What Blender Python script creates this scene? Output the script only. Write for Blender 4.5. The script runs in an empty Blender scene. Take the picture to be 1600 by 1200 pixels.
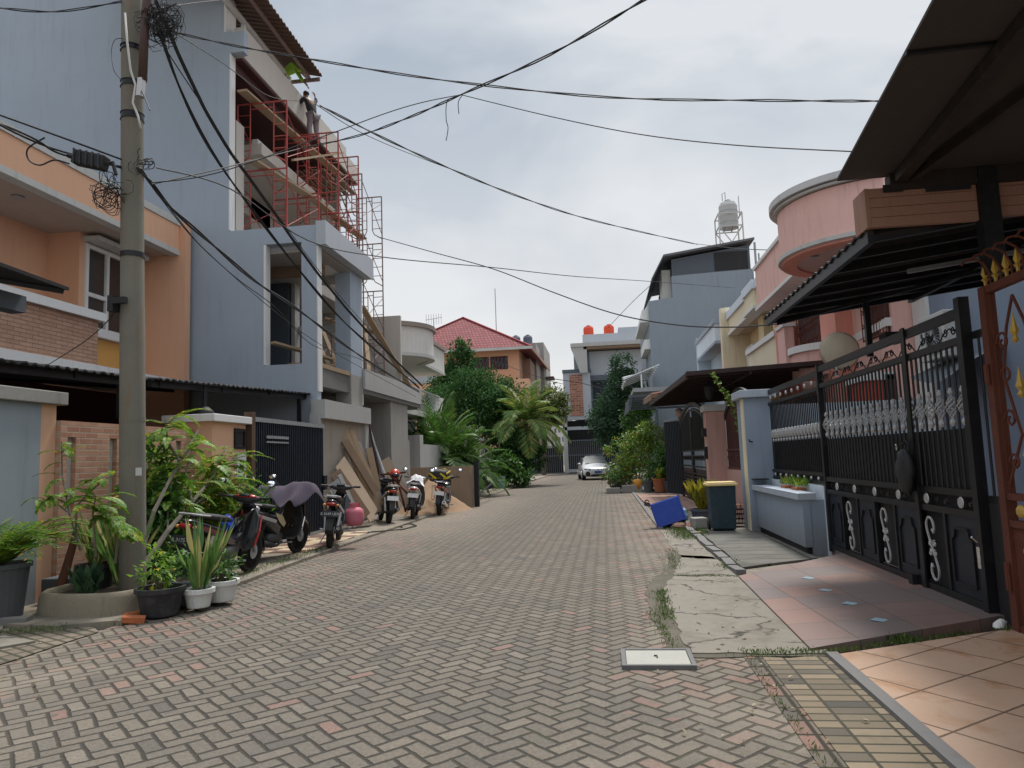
import bpy, math, random
import numpy as np
from mathutils import Vector, Matrix
R_ = math.radians
random.seed(7)
rng = np.random.default_rng(11)
SC = bpy.context.scene
COL = SC.collection

# ------------------------------------------------------------ camera
F_PX, CAM_H = 1130.0, 1.45
YAW, ROLL, PITCH = math.atan(140/F_PX), 0.035, math.atan(118/F_PX)
cf = Vector((-math.sin(YAW)*math.cos(PITCH), math.cos(YAW)*math.cos(PITCH), math.sin(PITCH)))
cr0 = Vector((math.cos(YAW), math.sin(YAW), 0)); cu0 = cr0.cross(cf)
cr = math.cos(ROLL)*cr0 - math.sin(ROLL)*cu0
cu = math.sin(ROLL)*cr0 + math.cos(ROLL)*cu0
CAM = Vector((0, 0, CAM_H))
cam = bpy.data.cameras.new('camera'); cob = bpy.data.objects.new('camera', cam); COL.objects.link(cob)
cam.sensor_width = 36; cam.lens = F_PX/1600*36; cam.clip_end = 2000; cam.clip_start = .05
m3 = Matrix((cr, cu, -cf)).transposed()
cob.matrix_world = Matrix.Translation(CAM) @ m3.to_4x4()
SC.camera = cob
# survey helpers: turn a point seen on the photograph into a place in the street
def ray(px, py): return cf + cr*((px-800)/F_PX) - cu*((py-600)/F_PX)
def onx(px, py, x): d = ray(px, py); return CAM + d*(x/d.x)
def ony(px, py, y): d = ray(px, py); return CAM + d*(y/d.y)
def onz(px, py, z=0): d = ray(px, py); return CAM + d*((z-CAM_H)/d.z)

# ------------------------------------------------------------ world, sun, exposure
SUN_EL, SUN_AZ = R_(62), R_(14)      # azimuth measured from +Y towards +X
W = bpy.data.worlds.new('World'); SC.world = W; W.use_nodes = True
wt = W.node_tree; wt.nodes.clear()
def wn(t, **k):
    n = wt.nodes.new(t)
    for a, b in k.items(): setattr(n, a, b)
    return n
wout = wn('ShaderNodeOutputWorld'); wbg = wn('ShaderNodeBackground')
sky = wn('ShaderNodeTexSky', sky_type='NISHITA', sun_disc=False, sun_elevation=SUN_EL, sun_rotation=SUN_AZ)
sky.air_density = 1.6; sky.dust_density = 4.0
wbg.inputs[1].default_value = .1
# overcast: a layer of cloud mixed over the clear sky, thinner and bluer overhead
tc = wn('ShaderNodeTexCoord'); sep = wn('ShaderNodeSeparateXYZ')
wt.links.new(tc.outputs['Generated'], sep.inputs[0])
mp = wn('ShaderNodeMapping'); mp.inputs['Scale'].default_value = (1, 1, 2.2)
mp.inputs['Location'].default_value = (.35, .2, .1)
wt.links.new(tc.outputs['Generated'], mp.inputs[0])
nz = wn('ShaderNodeTexNoise'); nz.inputs['Scale'].default_value = 2.6; nz.inputs['Detail'].default_value = 5; nz.inputs['Roughness'].default_value = .5
nz.inputs['Distortion'].default_value = .35
wt.links.new(mp.outputs[0], nz.inputs[0])
cr1 = wn('ShaderNodeValToRGB'); cr1.color_ramp.elements[0].position = .36; cr1.color_ramp.elements[1].position = .62
cr1.color_ramp.elements[0].color = (3.35, 3.85, 4.5, 1); cr1.color_ramp.elements[1].color = (5.7, 5.95, 6.25, 1)
wt.links.new(nz.outputs[0], cr1.inputs[0])
crh = wn('ShaderNodeValToRGB'); crh.color_ramp.elements[0].position = .0; crh.color_ramp.elements[1].position = .5
crh.color_ramp.elements[0].color = (1, 1, 1, 1); crh.color_ramp.elements[1].color = (0, 0, 0, 1)
wt.links.new(sep.outputs[2], crh.inputs[0])
mh = wn('ShaderNodeMix', data_type='RGBA'); mh.inputs[7].default_value = (7.0, 7.02, 7.1, 1)
wt.links.new(crh.outputs[0], mh.inputs[0]); wt.links.new(cr1.outputs[0], mh.inputs[6])
mx = wn('ShaderNodeMix', data_type='RGBA'); mx.inputs[0].default_value = .93
wt.links.new(sky.outputs[0], mx.inputs[6]); wt.links.new(mh.outputs[2], mx.inputs[7])
# an overcast sky is brightest overhead
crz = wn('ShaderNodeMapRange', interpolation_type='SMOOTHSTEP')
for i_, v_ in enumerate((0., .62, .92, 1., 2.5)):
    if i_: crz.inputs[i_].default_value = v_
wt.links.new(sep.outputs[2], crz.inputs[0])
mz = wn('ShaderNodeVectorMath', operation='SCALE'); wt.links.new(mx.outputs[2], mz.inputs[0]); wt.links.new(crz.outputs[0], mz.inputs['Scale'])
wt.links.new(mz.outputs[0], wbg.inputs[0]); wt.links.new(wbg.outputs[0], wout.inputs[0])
sl = bpy.data.lights.new('sun', 'SUN'); sl.energy = 2.8; sl.angle = R_(11); sl.color = (1, .95, .88)
so = bpy.data.objects.new('sun', sl); COL.objects.link(so)
sd = Vector((math.sin(SUN_AZ)*math.cos(SUN_EL), math.cos(SUN_AZ)*math.cos(SUN_EL), math.sin(SUN_EL)))
so.rotation_euler = sd.to_track_quat('Z', 'Y').to_euler(); so.location = (0, 0, 40)
SC.view_settings.view_transform = 'Standard'; SC.view_settings.look = 'None'
SC.view_settings.exposure = 0.35; SC.view_settings.gamma = 1
SC.render.engine = 'CYCLES'
try:
    SC.cycles.max_bounces = 6; SC.cycles.transparent_max_bounces = 8; SC.cycles.diffuse_bounces = 3
except Exception: pass

# ------------------------------------------------------------ node helper
class NT:
    def __init__(s, name):
        s.m = bpy.data.materials.new(name); s.m.use_nodes = True; s.t = s.m.node_tree
        s.p = s.t.nodes['Principled BSDF']
    def n(s, t, **k):
        n = s.t.nodes.new(t)
        for a, b in k.items(): setattr(n, a, b)
        return n
    def put(s, sock, v):
        if isinstance(v, (int, float)): sock.default_value = v
        elif isinstance(v, tuple): sock.default_value = v if len(v) == len(sock.default_value) else (*v, 1)
        else: s.t.links.new(v, sock)
    def math(s, op, a, b=0, c=0, clamp=False):
        n = s.n('ShaderNodeMath', operation=op); n.use_clamp = clamp
        s.put(n.inputs[0], a); s.put(n.inputs[1], b); s.put(n.inputs[2], c); return n.outputs[0]
    def sstep(s, x, a, b, lo=0., hi=1.):
        n = s.n('ShaderNodeMapRange', interpolation_type='SMOOTHSTEP')
        for i, v in enumerate((x, a, b, lo, hi)): s.put(n.inputs[i], v)
        return n.outputs[0]
    def mix(s, f, a, b, bt='MIX'):
        n = s.n('ShaderNodeMix', data_type='RGBA', blend_type=bt)
        s.put(n.inputs[0], f); s.put(n.inputs[6], a); s.put(n.inputs[7], b); return n.outputs[2]
    def obj(s): return s.n('ShaderNodeTexCoord').outputs['Object']
    def scale(s, v, sx, sy, sz, rot=(0, 0, 0)):
        n = s.n('ShaderNodeMapping'); n.inputs['Scale'].default_value = (sx, sy, sz); n.inputs['Rotation'].default_value = rot
        s.put(n.inputs[0], v); return n.outputs[0]
    def noise(s, v, sc, det=3, rough=.55, dist=0):
        n = s.n('ShaderNodeTexNoise'); s.put(n.inputs['Vector'], v); n.inputs['Scale'].default_value = sc
        n.inputs['Detail'].default_value = det; n.inputs['Roughness'].default_value = rough; n.inputs['Distortion'].default_value = dist
        return n.outputs[0]
    def xyz(s, v):
        n = s.n('ShaderNodeSeparateXYZ'); s.put(n.inputs[0], v); return n.outputs
    def comb(s, x, y, z):
        n = s.n('ShaderNodeCombineXYZ'); s.put(n.inputs[0], x); s.put(n.inputs[1], y); s.put(n.inputs[2], z); return n.outputs[0]
    def white(s, v):
        n = s.n('ShaderNodeTexWhiteNoise'); s.put(n.inputs[0], v); return n.outputs[0]
    def ramp(s, f, pts, const=False):
        n = s.n('ShaderNodeValToRGB'); e = n.color_ramp.elements
        if const: n.color_ramp.interpolation = 'CONSTANT'
        while len(e) < len(pts): e.new(.5)
        for i, (p, c) in enumerate(pts): e[i].position = p; e[i].color = (*c, 1)
        s.put(n.inputs[0], f); return n.outputs[0]
    def bump(s, h, strength=.3, dist=.01):
        n = s.n('ShaderNodeBump'); n.inputs['Strength'].default_value = strength; n.inputs['Distance'].default_value = dist
        s.put(n.inputs['Height'], h); s.t.links.new(n.outputs[0], s.p.inputs['Normal'])
    def done(s, col, rough=.8, metal=0.):
        s.put(s.p.inputs['Base Color'], col); s.put(s.p.inputs['Roughness'], rough); s.put(s.p.inputs['Metallic'], metal); return s.m

MAT = {}
def paint(name, col, rough=.8, var=.12, streak=.18, bump=.15, metal=0., scale=1., dirtc=(.12, .1, .08), low=0.):
    """plaster, paint, concrete or metal: mottled, streaked by rain, finely uneven"""
    if name in MAT: return MAT[name]
    n = NT(name); o = n.obj()
    big = n.noise(o, .9*scale, 4, .6); fine = n.noise(o, 14*scale, 4, .65)
    st = n.noise(n.scale(o, 5*scale, 5*scale, .45*scale), 1.6, 4, .6)
    f = n.math('ADD', n.math('MULTIPLY', n.math('SUBTRACT', big, .5), 2*var), n.math('MULTIPLY', n.math('SUBTRACT', fine, .5), var))
    g = n.math('ADD', f, 1.0)
    c = n.mix(1., col, n.comb(g, g, g), 'MULTIPLY')
    c = n.mix(n.sstep(st, .5, .8, 0., streak), c, dirtc)
    if low:   # splash dirt towards the foot of a wall
        z = n.xyz(o)[2]
        c = n.mix(n.math('MULTIPLY', n.sstep(z, .0, .7, low, 0.), n.math('ADD', fine, .3)), c, dirtc)
    n.bump(n.math('ADD', fine, big), bump, .01)
    rr = n.math('ADD', rough-.06, n.math('MULTIPLY', fine, .14))
    MAT[name] = n.done(c, rr, metal); return MAT[name]
def gloss(name, col, rough=.25, metal=0., coat=0., dust=.25):
    if name in MAT: return MAT[name]
    n = NT(name); o = n.obj(); a = n.noise(o, 9, 4, .6)
    c = n.mix(n.sstep(a, .45, .75, 0., dust), col, tuple(min(1, x*.6+.10) for x in col))
    if coat: n.p.inputs['Coat Weight'].default_value = coat; n.p.inputs['Coat Roughness'].default_value = .08
    MAT[name] = n.done(c, n.math('ADD', rough, n.math('MULTIPLY', a, dust*.7)), metal); return MAT[name]
def leafm(name, c1, c2, c3=None, rough=.45, trans=.28, third=.12):
    if name in MAT: return MAT[name]
    n = NT(name)
    ri = n.n('ShaderNodeNewGeometry').outputs['Random Per Island']
    pts = [(0, c1), (.85, c2)]
    if c3: pts = [(0, c1), (1-third-.04, c2), (1-third, c3)]
    c = n.ramp(ri, pts)
    b = n.noise(n.obj(), 1.7, 3)
    k = n.math('ADD', .72, n.math('MULTIPLY', b, .56))
    c = n.mix(1., c, n.comb(k, k, k), 'MULTIPLY')
    n.done(c, rough)
    tb = n.n('ShaderNodeBsdfTranslucent'); n.t.links.new(c, tb.inputs[0])
    ms = n.n('ShaderNodeMixShader'); ms.inputs[0].default_value = trans
    n.t.links.new(n.p.outputs[0], ms.inputs[1]); n.t.links.new(tb.outputs[0], ms.inputs[2])
    n.t.links.new(ms.outputs[0], n.t.nodes['Material Output'].inputs[0])
    MAT[name] = n.m; return n.m
def bricks(name, c1, c2, mortar, bw=.2, bh=.065, face='x', msize=.008, bumps=.6, rough=.85, var=.25):
    """face 'x': wall whose face looks along X (u runs along Y); 'y': the other way; 'z': floor"""
    if name in MAT: return MAT[name]
    n = NT(name); x, y, z = n.xyz(n.obj())
    v = {'x': (y, z), 'y': (x, z), 'z': (x, y)}[face]
    t = n.n('ShaderNodeTexBrick'); n.put(t.inputs['Vector'], n.comb(v[0], v[1], 0.))
    for k, q in (('Color1', c1), ('Color2', c2), ('Mortar', mortar)): t.inputs[k].default_value = (*q, 1)
    t.inputs['Scale'].default_value = 1; t.inputs['Brick Width'].default_value = bw; t.inputs['Row Height'].default_value = bh
    t.inputs['Mortar Size'].default_value = msize; t.inputs['Mortar Smooth'].default_value = .2
    a = n.noise(n.obj(), 6, 5, .65); b = n.noise(n.obj(), 40, 2)
    k = n.math('ADD', 1-var, n.math('MULTIPLY', a, 2*var))
    c = n.mix(1., t.outputs[0], n.comb(k, k, k), 'MULTIPLY')
    n.bump(n.math('ADD', n.math('SUBTRACT', 1., t.outputs[1]), n.math('MULTIPLY', b, .4)), bumps, .012)
    MAT[name] = n.done(c, rough); return MAT[name]

# ------------------------------------------------------------ mesh builder
def basis(d):
    d = Vector(d).normalized(); u = Vector((0, 0, 1)) if abs(d.z) < .92 else Vector((1, 0, 0))
    a = d.cross(u).normalized(); return a, d.cross(a).normalized()
class MB:
    def __init__(s): s.v = []; s.f = []; s.mi = []; s.cur = 0; s.M = None; s.k = []
    def mark(s): s.k.append((len(s.v), len(s.f))); return s
    def add(s, vs, fs):
        o = len(s.v)
        if s.M is not None: vs = [s.M @ Vector(q) for q in vs]
        s.v += [tuple(q) for q in vs]; s.f += [tuple(o+i for i in f) for f in fs]; s.mi += [s.cur]*len(fs); return s
    def box(s, x0, x1, y0, y1, z0, z1):
        x0, x1 = sorted((x0, x1)); y0, y1 = sorted((y0, y1)); z0, z1 = sorted((z0, z1))
        return s.add([(x0,y0,z0),(x1,y0,z0),(x1,y1,z0),(x0,y1,z0),(x0,y0,z1),(x1,y0,z1),(x1,y1,z1),(x0,y1,z1)],
                     [(0,3,2,1),(4,5,6,7),(0,1,5,4),(1,2,6,5),(2,3,7,6),(3,0,4,7)])
    def obox(s, c, dims, rot):
        """box of full sizes dims about c, rot = (rx,ry,rz)"""
        from mathutils import Euler
        m = Euler(rot).to_matrix(); c = Vector(c); h = [q/2 for q in dims]
        vs = [c + m @ Vector((sx*h[0], sy*h[1], sz*h[2])) for sz in (-1, 1) for sx, sy in ((-1,-1),(1,-1),(1,1),(-1,1))]
        return s.add(vs, [(0,3,2,1),(4,5,6,7),(0,1,5,4),(1,2,6,5),(2,3,7,6),(3,0,4,7)])
    def bar(s, a, b, w, h=None, up=(0, 0, 1)):
        """rectangular bar from a to b; h is the size along 'up'"""
        a, b = Vector(a), Vector(b); h = h or w; d = (b-a).normalized(); up = Vector(up)
        if abs(d.dot(up)) > .99: up = Vector((0, 1, 0))
        x = d.cross(up).normalized()*w/2; y = x.cross(d).normalized()*h/2
        return s.add([a-x-y, a+x-y, a+x+y, a-x+y, b-x-y, b+x-y, b+x+y, b-x+y], [(3,2,1,0),(4,5,6,7),(0,1,5,4),(1,2,6,5),(2,3,7,6),(3,0,4,7)])
    def tube(s, pts, r, n=6, closed=False, caps=True):
        pts = [Vector(p) for p in pts]; k = len(pts); rr = r if hasattr(r, '__len__') else [r]*k
        vs = []; a = None
        for i, p in enumerate(pts):
            d = (pts[(i+1) % k]-pts[i-1]) if closed else (pts[min(i+1, k-1)]-pts[max(i-1, 0)])
            if d.length < 1e-9: d = Vector((0, 0, 1))
            d.normalize()
            if a is None: a, b = basis(d)
            else:
                a = a - d*a.dot(d)
                a = a.normalized() if a.length > 1e-6 else basis(d)[0]
                b = d.cross(a)
            vs += [p + (a*math.cos(t)+b*math.sin(t))*rr[i] for t in [2*math.pi*j/n for j in range(n)]]
        fs = [(i*n+j, i*n+(j+1) % n, (i+1)*n+(j+1) % n, (i+1)*n+j) for i in range(k-1) for j in range(n)]
        if closed: fs += [((k-1)*n+j, (k-1)*n+(j+1) % n, (j+1) % n, j) for j in range(n)]
        elif caps: fs += [tuple(range(n))[::-1], tuple((k-1)*n+j for j in range(n))]
        return s.add(vs, fs)
    def lathe(s, prof, c=(0, 0, 0), n=20, axis='z', arc=None):
        """prof: (radius, height) pairs about an axis through c"""
        vs = []; a0, a1 = arc or (0, 2*math.pi); full = arc is None; m = n if full else n+1
        for r, h in prof:
            for j in range(m):
                t = a0+(a1-a0)*j/n; x, y = r*math.cos(t), r*math.sin(t)
                q = {'z': (x, y, h), 'x': (h, x, y), 'y': (x, h, y)}[axis]; vs.append((c[0]+q[0], c[1]+q[1], c[2]+q[2]))
        fs = [(i*m+j, i*m+(j+1) % m, (i+1)*m+(j+1) % m, (i+1)*m+j) for i in range(len(prof)-1) for j in range(n)]
        if full:
            if prof[0][0] > 1e-5: fs.append(tuple(range(m))[::-1])
            if prof[-1][0] > 1e-5: fs.append(tuple((len(prof)-1)*m+j for j in range(m)))
        return s.add(vs, fs)
    def prism(s, poly, axis, a, b):
        """extrude a 2D polygon along an axis from a to b. axis x: (y,z); y: (x,z); z: (x,y)"""
        f = {'x': lambda p, t: (t, p[0], p[1]), 'y': lambda p, t: (p[0], t, p[1]), 'z': lambda p, t: (p[0], p[1], t)}[axis]
        n = len(poly); vs = [f(p, a) for p in poly]+[f(p, b) for p in poly]
        return s.add(vs, [tuple(range(n))[::-1], tuple(range(n, 2*n))]+[(i, (i+1) % n, n+(i+1) % n, n+i) for i in range(n)])
    def quad(s, *p): return s.add(p, [tuple(range(len(p)))])
    def loft(s, rings, cap=True):
        n = len(rings[0]); vs = [q for r in rings for q in r]
        fs = [(i*n+j, i*n+(j+1) % n, (i+1)*n+(j+1) % n, (i+1)*n+j) for i in range(len(rings)-1) for j in range(n)]
        if cap: fs += [tuple(range(n))[::-1], tuple((len(rings)-1)*n+j for j in range(n))]
        return s.add(vs, fs)
    def blob(s, c, rx, ry, rz, n=10, m=7, jit=0, seed=0):
        rnd = random.Random(seed); vs = []
        for i in range(m+1):
            t = math.pi*i/m
            for j in range(n):
                p = 2*math.pi*j/n; k = 1+rnd.uniform(-jit, jit)
                vs.append((c[0]+rx*k*math.sin(t)*math.cos(p), c[1]+ry*k*math.sin(t)*math.sin(p), c[2]+rz*k*math.cos(t)))
        return s.add(vs, [(i*n+j, (i+1)*n+j, (i+1)*n+(j+1) % n, i*n+(j+1) % n) for i in range(m) for j in range(n)])
    def wallx(s, x0, x1, y0, y1, z0, z1, holes):
        """slab between x0,x1 spanning y0..y1,z0..z1 with rectangular openings (ya,yb,za,zb)"""
        ys = sorted({y0, y1, *[q for h in holes for q in h[:2] if y0 < q < y1]}); zs = sorted({z0, z1, *[q for h in holes for q in h[2:] if z0 < q < z1]})
        for i in range(len(ys)-1):
            run = None
            for j in range(len(zs)-1):
                cy, cz = (ys[i]+ys[i+1])/2, (zs[j]+zs[j+1])/2
                if any(h[0] < cy < h[1] and h[2] < cz < h[3] for h in holes):
                    if run: s.box(x0, x1, ys[i], ys[i+1], *run); run = None
                else: run = (run[0] if run else zs[j], zs[j+1])
            if run: s.box(x0, x1, ys[i], ys[i+1], *run)
        return s
    def wally(s, y0, y1, x0, x1, z0, z1, holes):
        q = MB().wallx(y0, y1, x0, x1, z0, z1, holes)
        return s.add([(v[1], v[0], v[2]) for v in q.v], [f[::-1] for f in q.f])

ORG = {}
def org(o):
    while o is not None and o.name not in ORG: o = o.parent
    return ORG[o.name] if o is not None else Vector((0, 0, 0))
def link(name, vs, fs, mats, parent=None, loc=None, smooth=False, mi=None, bevel=0, sub=0):
    loc = Vector(loc) if loc is not None else org(parent)
    me = bpy.data.meshes.new(name)
    me.from_pydata([tuple(Vector(v)-loc) for v in vs], [], fs)
    for m in (mats if isinstance(mats, (list, tuple)) else [mats]): me.materials.append(m)
    if mi and any(mi): me.polygons.foreach_set('material_index', mi)
    if smooth: me.polygons.foreach_set('use_smooth', [True]*len(me.polygons))
    me.update()
    o = bpy.data.objects.new(name, me); COL.objects.link(o)
    if parent is None: o.location = loc; ORG[o.name] = loc.copy()
    else: o.parent = parent
    if smooth == 'auto':
        try: me.shade_smooth_by_angle = None
        except Exception: pass
    if bevel:
        b = o.modifiers.new('bevel', 'BEVEL'); b.width = bevel; b.segments = 2; b.limit_method = 'ANGLE'; b.angle_limit = R_(40)
    if sub:
        q = o.modifiers.new('sub', 'SUBSURF'); q.levels = q.render_levels = sub
    return o
def part(name, mb, mat, parent, smooth=False, bevel=0, sub=0, label=None):
    if mb.k:      # a builder with marks becomes one part per marked piece
        ks = mb.k+[(len(mb.v), len(mb.f))]; out = None
        for (v0, f0), (v1, f1) in zip(ks, ks[1:]):
            if f1 > f0:
                q = MB(); q.v = mb.v[v0:v1]; q.f = [tuple(i-v0 for i in f) for f in mb.f[f0:f1]]; q.mi = mb.mi[f0:f1]
                out = part(name, q, mat, parent, smooth, bevel, sub, label)
        return out
    o = link(name, mb.v, mb.f, mat, parent, None, smooth, mb.mi, bevel, sub)
    if label: o['label'] = label
    return o
def tag(o, label, cat, group=None):
    o['label'] = label; o['category'] = cat
    if group: o['group'] = group
    return o
def thing(name, label, cat, loc=(0, 0, 0), group=None):
    o = bpy.data.objects.new(name, None); COL.objects.link(o); o.location = loc; o.empty_display_size = .1
    ORG[o.name] = Vector(loc); return tag(o, label, cat, group)
def solo(name, mb, mat, label, cat, loc, group=None, smooth=False, bevel=0, sub=0):
    return tag(link(name, mb.v, mb.f, mat, None, loc, smooth, mb.mi, bevel, sub), label, cat, group)
def struct(name, mb, mat, loc=(0, 0, 0), smooth=False, kind='structure'):
    o = link(name, mb.v, mb.f, mat, None, loc, smooth, mb.mi); o['kind'] = kind; return o
def copy_tree(o, parent=None):
    c = o.copy(); COL.objects.link(c); c.parent = parent
    if parent is None: ORG[c.name] = ORG.get(o.name, Vector()).copy()
    for ch in list(o.children): copy_tree(ch, c)
    return c
def text(s, size, loc, rot, mat, parent, name='lettering', ext=.002, align='CENTER'):
    cu_ = bpy.data.curves.new('t', 'FONT'); cu_.body = s; cu_.size = size; cu_.extrude = ext; cu_.align_x = align; cu_.align_y = 'CENTER'
    cu_.resolution_u = 2
    t = bpy.data.objects.new('t', cu_); COL.objects.link(t)
    dg = bpy.context.evaluated_depsgraph_get(); me = bpy.data.meshes.new_from_object(t.evaluated_get(dg))
    bpy.data.objects.remove(t)
    from mathutils import Euler
    M = Matrix.Translation(Vector(loc)-org(parent)) @ Euler(rot).to_matrix().to_4x4(); me.transform(M)
    me.materials.clear(); me.materials.append(mat); o = bpy.data.objects.new(name, me); COL.objects.link(o); o.parent = parent; return o
def arc(c, r, a0, a1, n=8, plane='yz', x=0):
    out = []
    for i in range(n+1):
        t = R_(a0+(a1-a0)*i/n); p, q = c[0]+r*math.cos(t), c[1]+r*math.sin(t)
        out.append({'yz': (x, p, q), 'xz': (p, x, q), 'xy': (p, q, x)}[plane])
    return out
def spiral(c, r0, r1, a0, a1, x, plane='yz', n=14):
    out = []
    for i in range(n+1):
        k = i/n; t = R_(a0+(a1-a0)*k); r = r0+(r1-r0)*k; p, q = c[0]+r*math.cos(t), c[1]+r*math.sin(t)
        out.append({'yz': (x, p, q), 'xz': (p, x, q)}[plane])
    return out

# ------------------------------------------------------------ leaves (numpy)
class Leaves:
    """cloud of small folded leaf faces"""
    def __init__(s): s.V = []; s.n = 0
    def put(s, P, D, N, L, Wd, fold=.25):
        """P base points, D directions, N normals (k x 3), L lengths, Wd widths"""
        P = np.asarray(P, float); D = np.asarray(D, float); N = np.asarray(N, float)
        D /= np.linalg.norm(D, axis=1)[:, None]+1e-9
        S = np.cross(D, N); S /= np.linalg.norm(S, axis=1)[:, None]+1e-9; N = np.cross(S, D)
        L = np.broadcast_to(L, (len(P),))[:, None]; Wd = np.broadcast_to(Wd, (len(P),))[:, None]
        a = P; m1 = P+D*L*.45+S*Wd*.5+N*Wd*fold; t = P+D*L-N*L*.08; m2 = P+D*L*.45-S*Wd*.5+N*Wd*fold
        s.V.append(np.stack([a, m1, t, m2], 1)); s.n += len(P); return s
    def build(s, name, mat, parent=None, **k):
        V = np.concatenate(s.V).reshape(-1, 3); n = len(V)//4
        loc = org(parent) if parent is not None else Vector(k['loc'])
        V = V-np.array(loc)
        me = bpy.data.meshes.new(name); me.vertices.add(len(V)); me.vertices.foreach_set('co', V.ravel())
        idx = (np.arange(n)[:, None]*4+np.array([0, 1, 2, 0, 2, 3])).ravel()
        me.loops.add(len(idx)); me.loops.foreach_set('vertex_index', idx)
        me.polygons.add(2*n); me.polygons.foreach_set('loop_start', np.arange(2*n)*3); me.polygons.foreach_set('loop_total', np.full(2*n, 3))
        me.update(calc_edges=True); me.validate(); me.materials.append(mat)
        o = bpy.data.objects.new(name, me); COL.objects.link(o)
        if parent is not None: o.parent = parent
        else: o.location = loc; ORG[o.name] = loc
        return o
def rdirs(n, up=0.):
    d = rng.normal(size=(n, 3)); d[:, 2] += up; return d/np.linalg.norm(d, axis=1)[:, None]
def crown(L, blobs, n, leaf=.12, wid=.5, shell=.55, droop=.2, sparse=.0):
    """leaves in clumps through a set of ellipsoids (cx,cy,cz,rx,ry,rz)"""
    vol = np.array([b[3]*b[4]*b[5] for b in blobs])**.67; vol /= vol.sum()
    for b, w in zip(blobs, vol):
        m = max(30, int(n*w)); nc = max(6, m//26)
        cd = rdirs(nc); cr_ = (shell+(1-shell)*rng.random(nc)**.7)[:, None]*(1+rng.normal(size=(nc, 1))*.07)
        cc = np.array(b[:3])+cd*cr_*np.array(b[3:6]); k = rng.integers(0, nc, m)
        sp = .17*np.array(b[3:6])*(1-sparse*.4)+leaf*.5
        P = cc[k]+rng.normal(size=(m, 3))*sp*.62
        D = (P-np.array(b[:3]))/np.array(b[3:6])*.8+rng.normal(size=(m, 3))*.6; D[:, 2] -= droop
        N = rng.normal(size=(m, 3))*.5+np.array([0, 0, 1.]); s_ = leaf*rng.uniform(.65, 1.3, m)
        L.put(P, D, N, s_, s_*wid)
def pinnate(L, p0, d0, length, pairs, ll, lw, droop=.5, mb=None, r=.004, vshape=.75, curl=0., seed=None, taper=True):
    """compound leaf or palm frond: arching midrib with leaflets in two rows"""
    rs = rng; p = Vector(p0); d = Vector(d0).normalized(); st = length/pairs; pts = [p.copy()]; PP = []; DD = []; NN = []; LL = []
    a = d.cross(Vector((0, 0, 1)));  a = a.normalized() if a.length > .05 else Vector((1, 0, 0))
    for i in range(pairs):
        d = (d + Vector((0, 0, -droop*st/length*(1.2+i/pairs*1.2)))).normalized(); p = p+d*st; pts.append(p.copy())
        t = (i+1)/pairs; k = (math.sin(math.pi*min(1, .18+.8*t))**.6 if taper else 1) * rs.uniform(.9, 1.1)
        if t < .12 and length > .8: continue
        up = a.cross(d).normalized()
        for s_ in (-1, 1):
            dd = a*s_*math.cos(R_(35))*1. + d*(.45+.5*t) + up*(vshape-.5) + Vector((0, 0, -.25*rs.random()))
            PP.append(p); DD.append(dd); NN.append(up + a*(-s_)*.4); LL.append(ll*k)
    LL = np.array(LL); L.put([tuple(q) for q in PP], [tuple(q) for q in DD], [tuple(q) for q in NN], LL, lw, .12)
    if mb is not None: mb.tube(pts[::max(1, pairs//8)]+[pts[-1]], np.linspace(r, r*.35, len(pts[::max(1, pairs//8)])+1).tolist(), 4)
# ------------------------------------------------------------ palette
concrete = paint('concrete', (.30, .29, .27), .9, .16, .35, .3)
concrete_d = paint('concrete_dark', (.17, .165, .16), .9, .2, .4, .3)
conc_light = paint('concrete_light', (.40, .40, .39), .85, .12, .25, .2)
greywall = paint('grey_paint', (.34, .395, .465), .8, .09, .34, .12, dirtc=(.24, .26, .29), low=0)
greylite = paint('grey_paint_light', (.42, .45, .49), .8, .06, .08, .12)
greybeige = paint('plaster_beige', (.50, .47, .43), .85, .08, .15, .2)
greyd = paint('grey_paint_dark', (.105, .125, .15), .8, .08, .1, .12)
greyr = paint('grey_paint_plain', (.25, .29, .335), .8, .08, .3, .1)
white = paint('white_paint', (.72, .72, .71), .6, .06, .2, .1)
whited = paint('white_paint_worn', (.52, .52, .50), .7, .1, .35, .15)
peach = paint('peach_paint', (.70, .40, .255), .8, .06, .1, .12)
peachl = paint('peach_paint_light', (.72, .42, .27), .8, .05, .1, .12)
ochre = paint('ochre_paint', (.62, .33, .09), .8, .05, .1, .1)
pink = paint('pink_paint', (.80, .49, .43), .75, .10, .32, .12)
pinkd = paint('salmon_paint', (.70, .29, .22), .75, .10, .32, .12)
pinkw = paint('pink_wall_paint', (.58, .34, .29), .85, .1, .25, .15, low=.5)
cream = paint('cream_paint', (.72, .58, .34), .8, .10, .32, .12)
creaml = paint('cream_paint_light', (.76, .68, .50), .8, .10, .32, .12)
pblue = paint('pale_blue_paint', (.50, .58, .66), .8, .10, .32, .12)
pbluel = paint('pale_blue_trim', (.66, .73, .80), .75, .10, .32, .12)
gateblue = paint('blue_grey_wall_paint', (.27, .33, .41), .85, .09, .22, .15, low=.7)
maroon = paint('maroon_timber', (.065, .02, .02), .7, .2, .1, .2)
black = gloss('black_metal', (.012, .013, .016), .4, .3, dust=.12)
blackm = paint('black_matt', (.014, .014, .016), .7, .3, .1, .2)
navy = gloss('dark_blue_metal', (.016, .022, .036), .42, .3, dust=.18)
silver = gloss('silver_paint', (.50, .50, .50), .4, .4, dust=.2)
chrome = gloss('chrome', (.7, .7, .72), .12, 1., dust=.1)
steel = paint('galvanised_steel', (.38, .40, .42), .5, .12, .25, .1, metal=.6)
rust = paint('rusty_red_iron', (.13, .038, .022), .75, .35, .35, .6, metal=.2, scale=4, dirtc=(.20, .075, .035))
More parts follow.
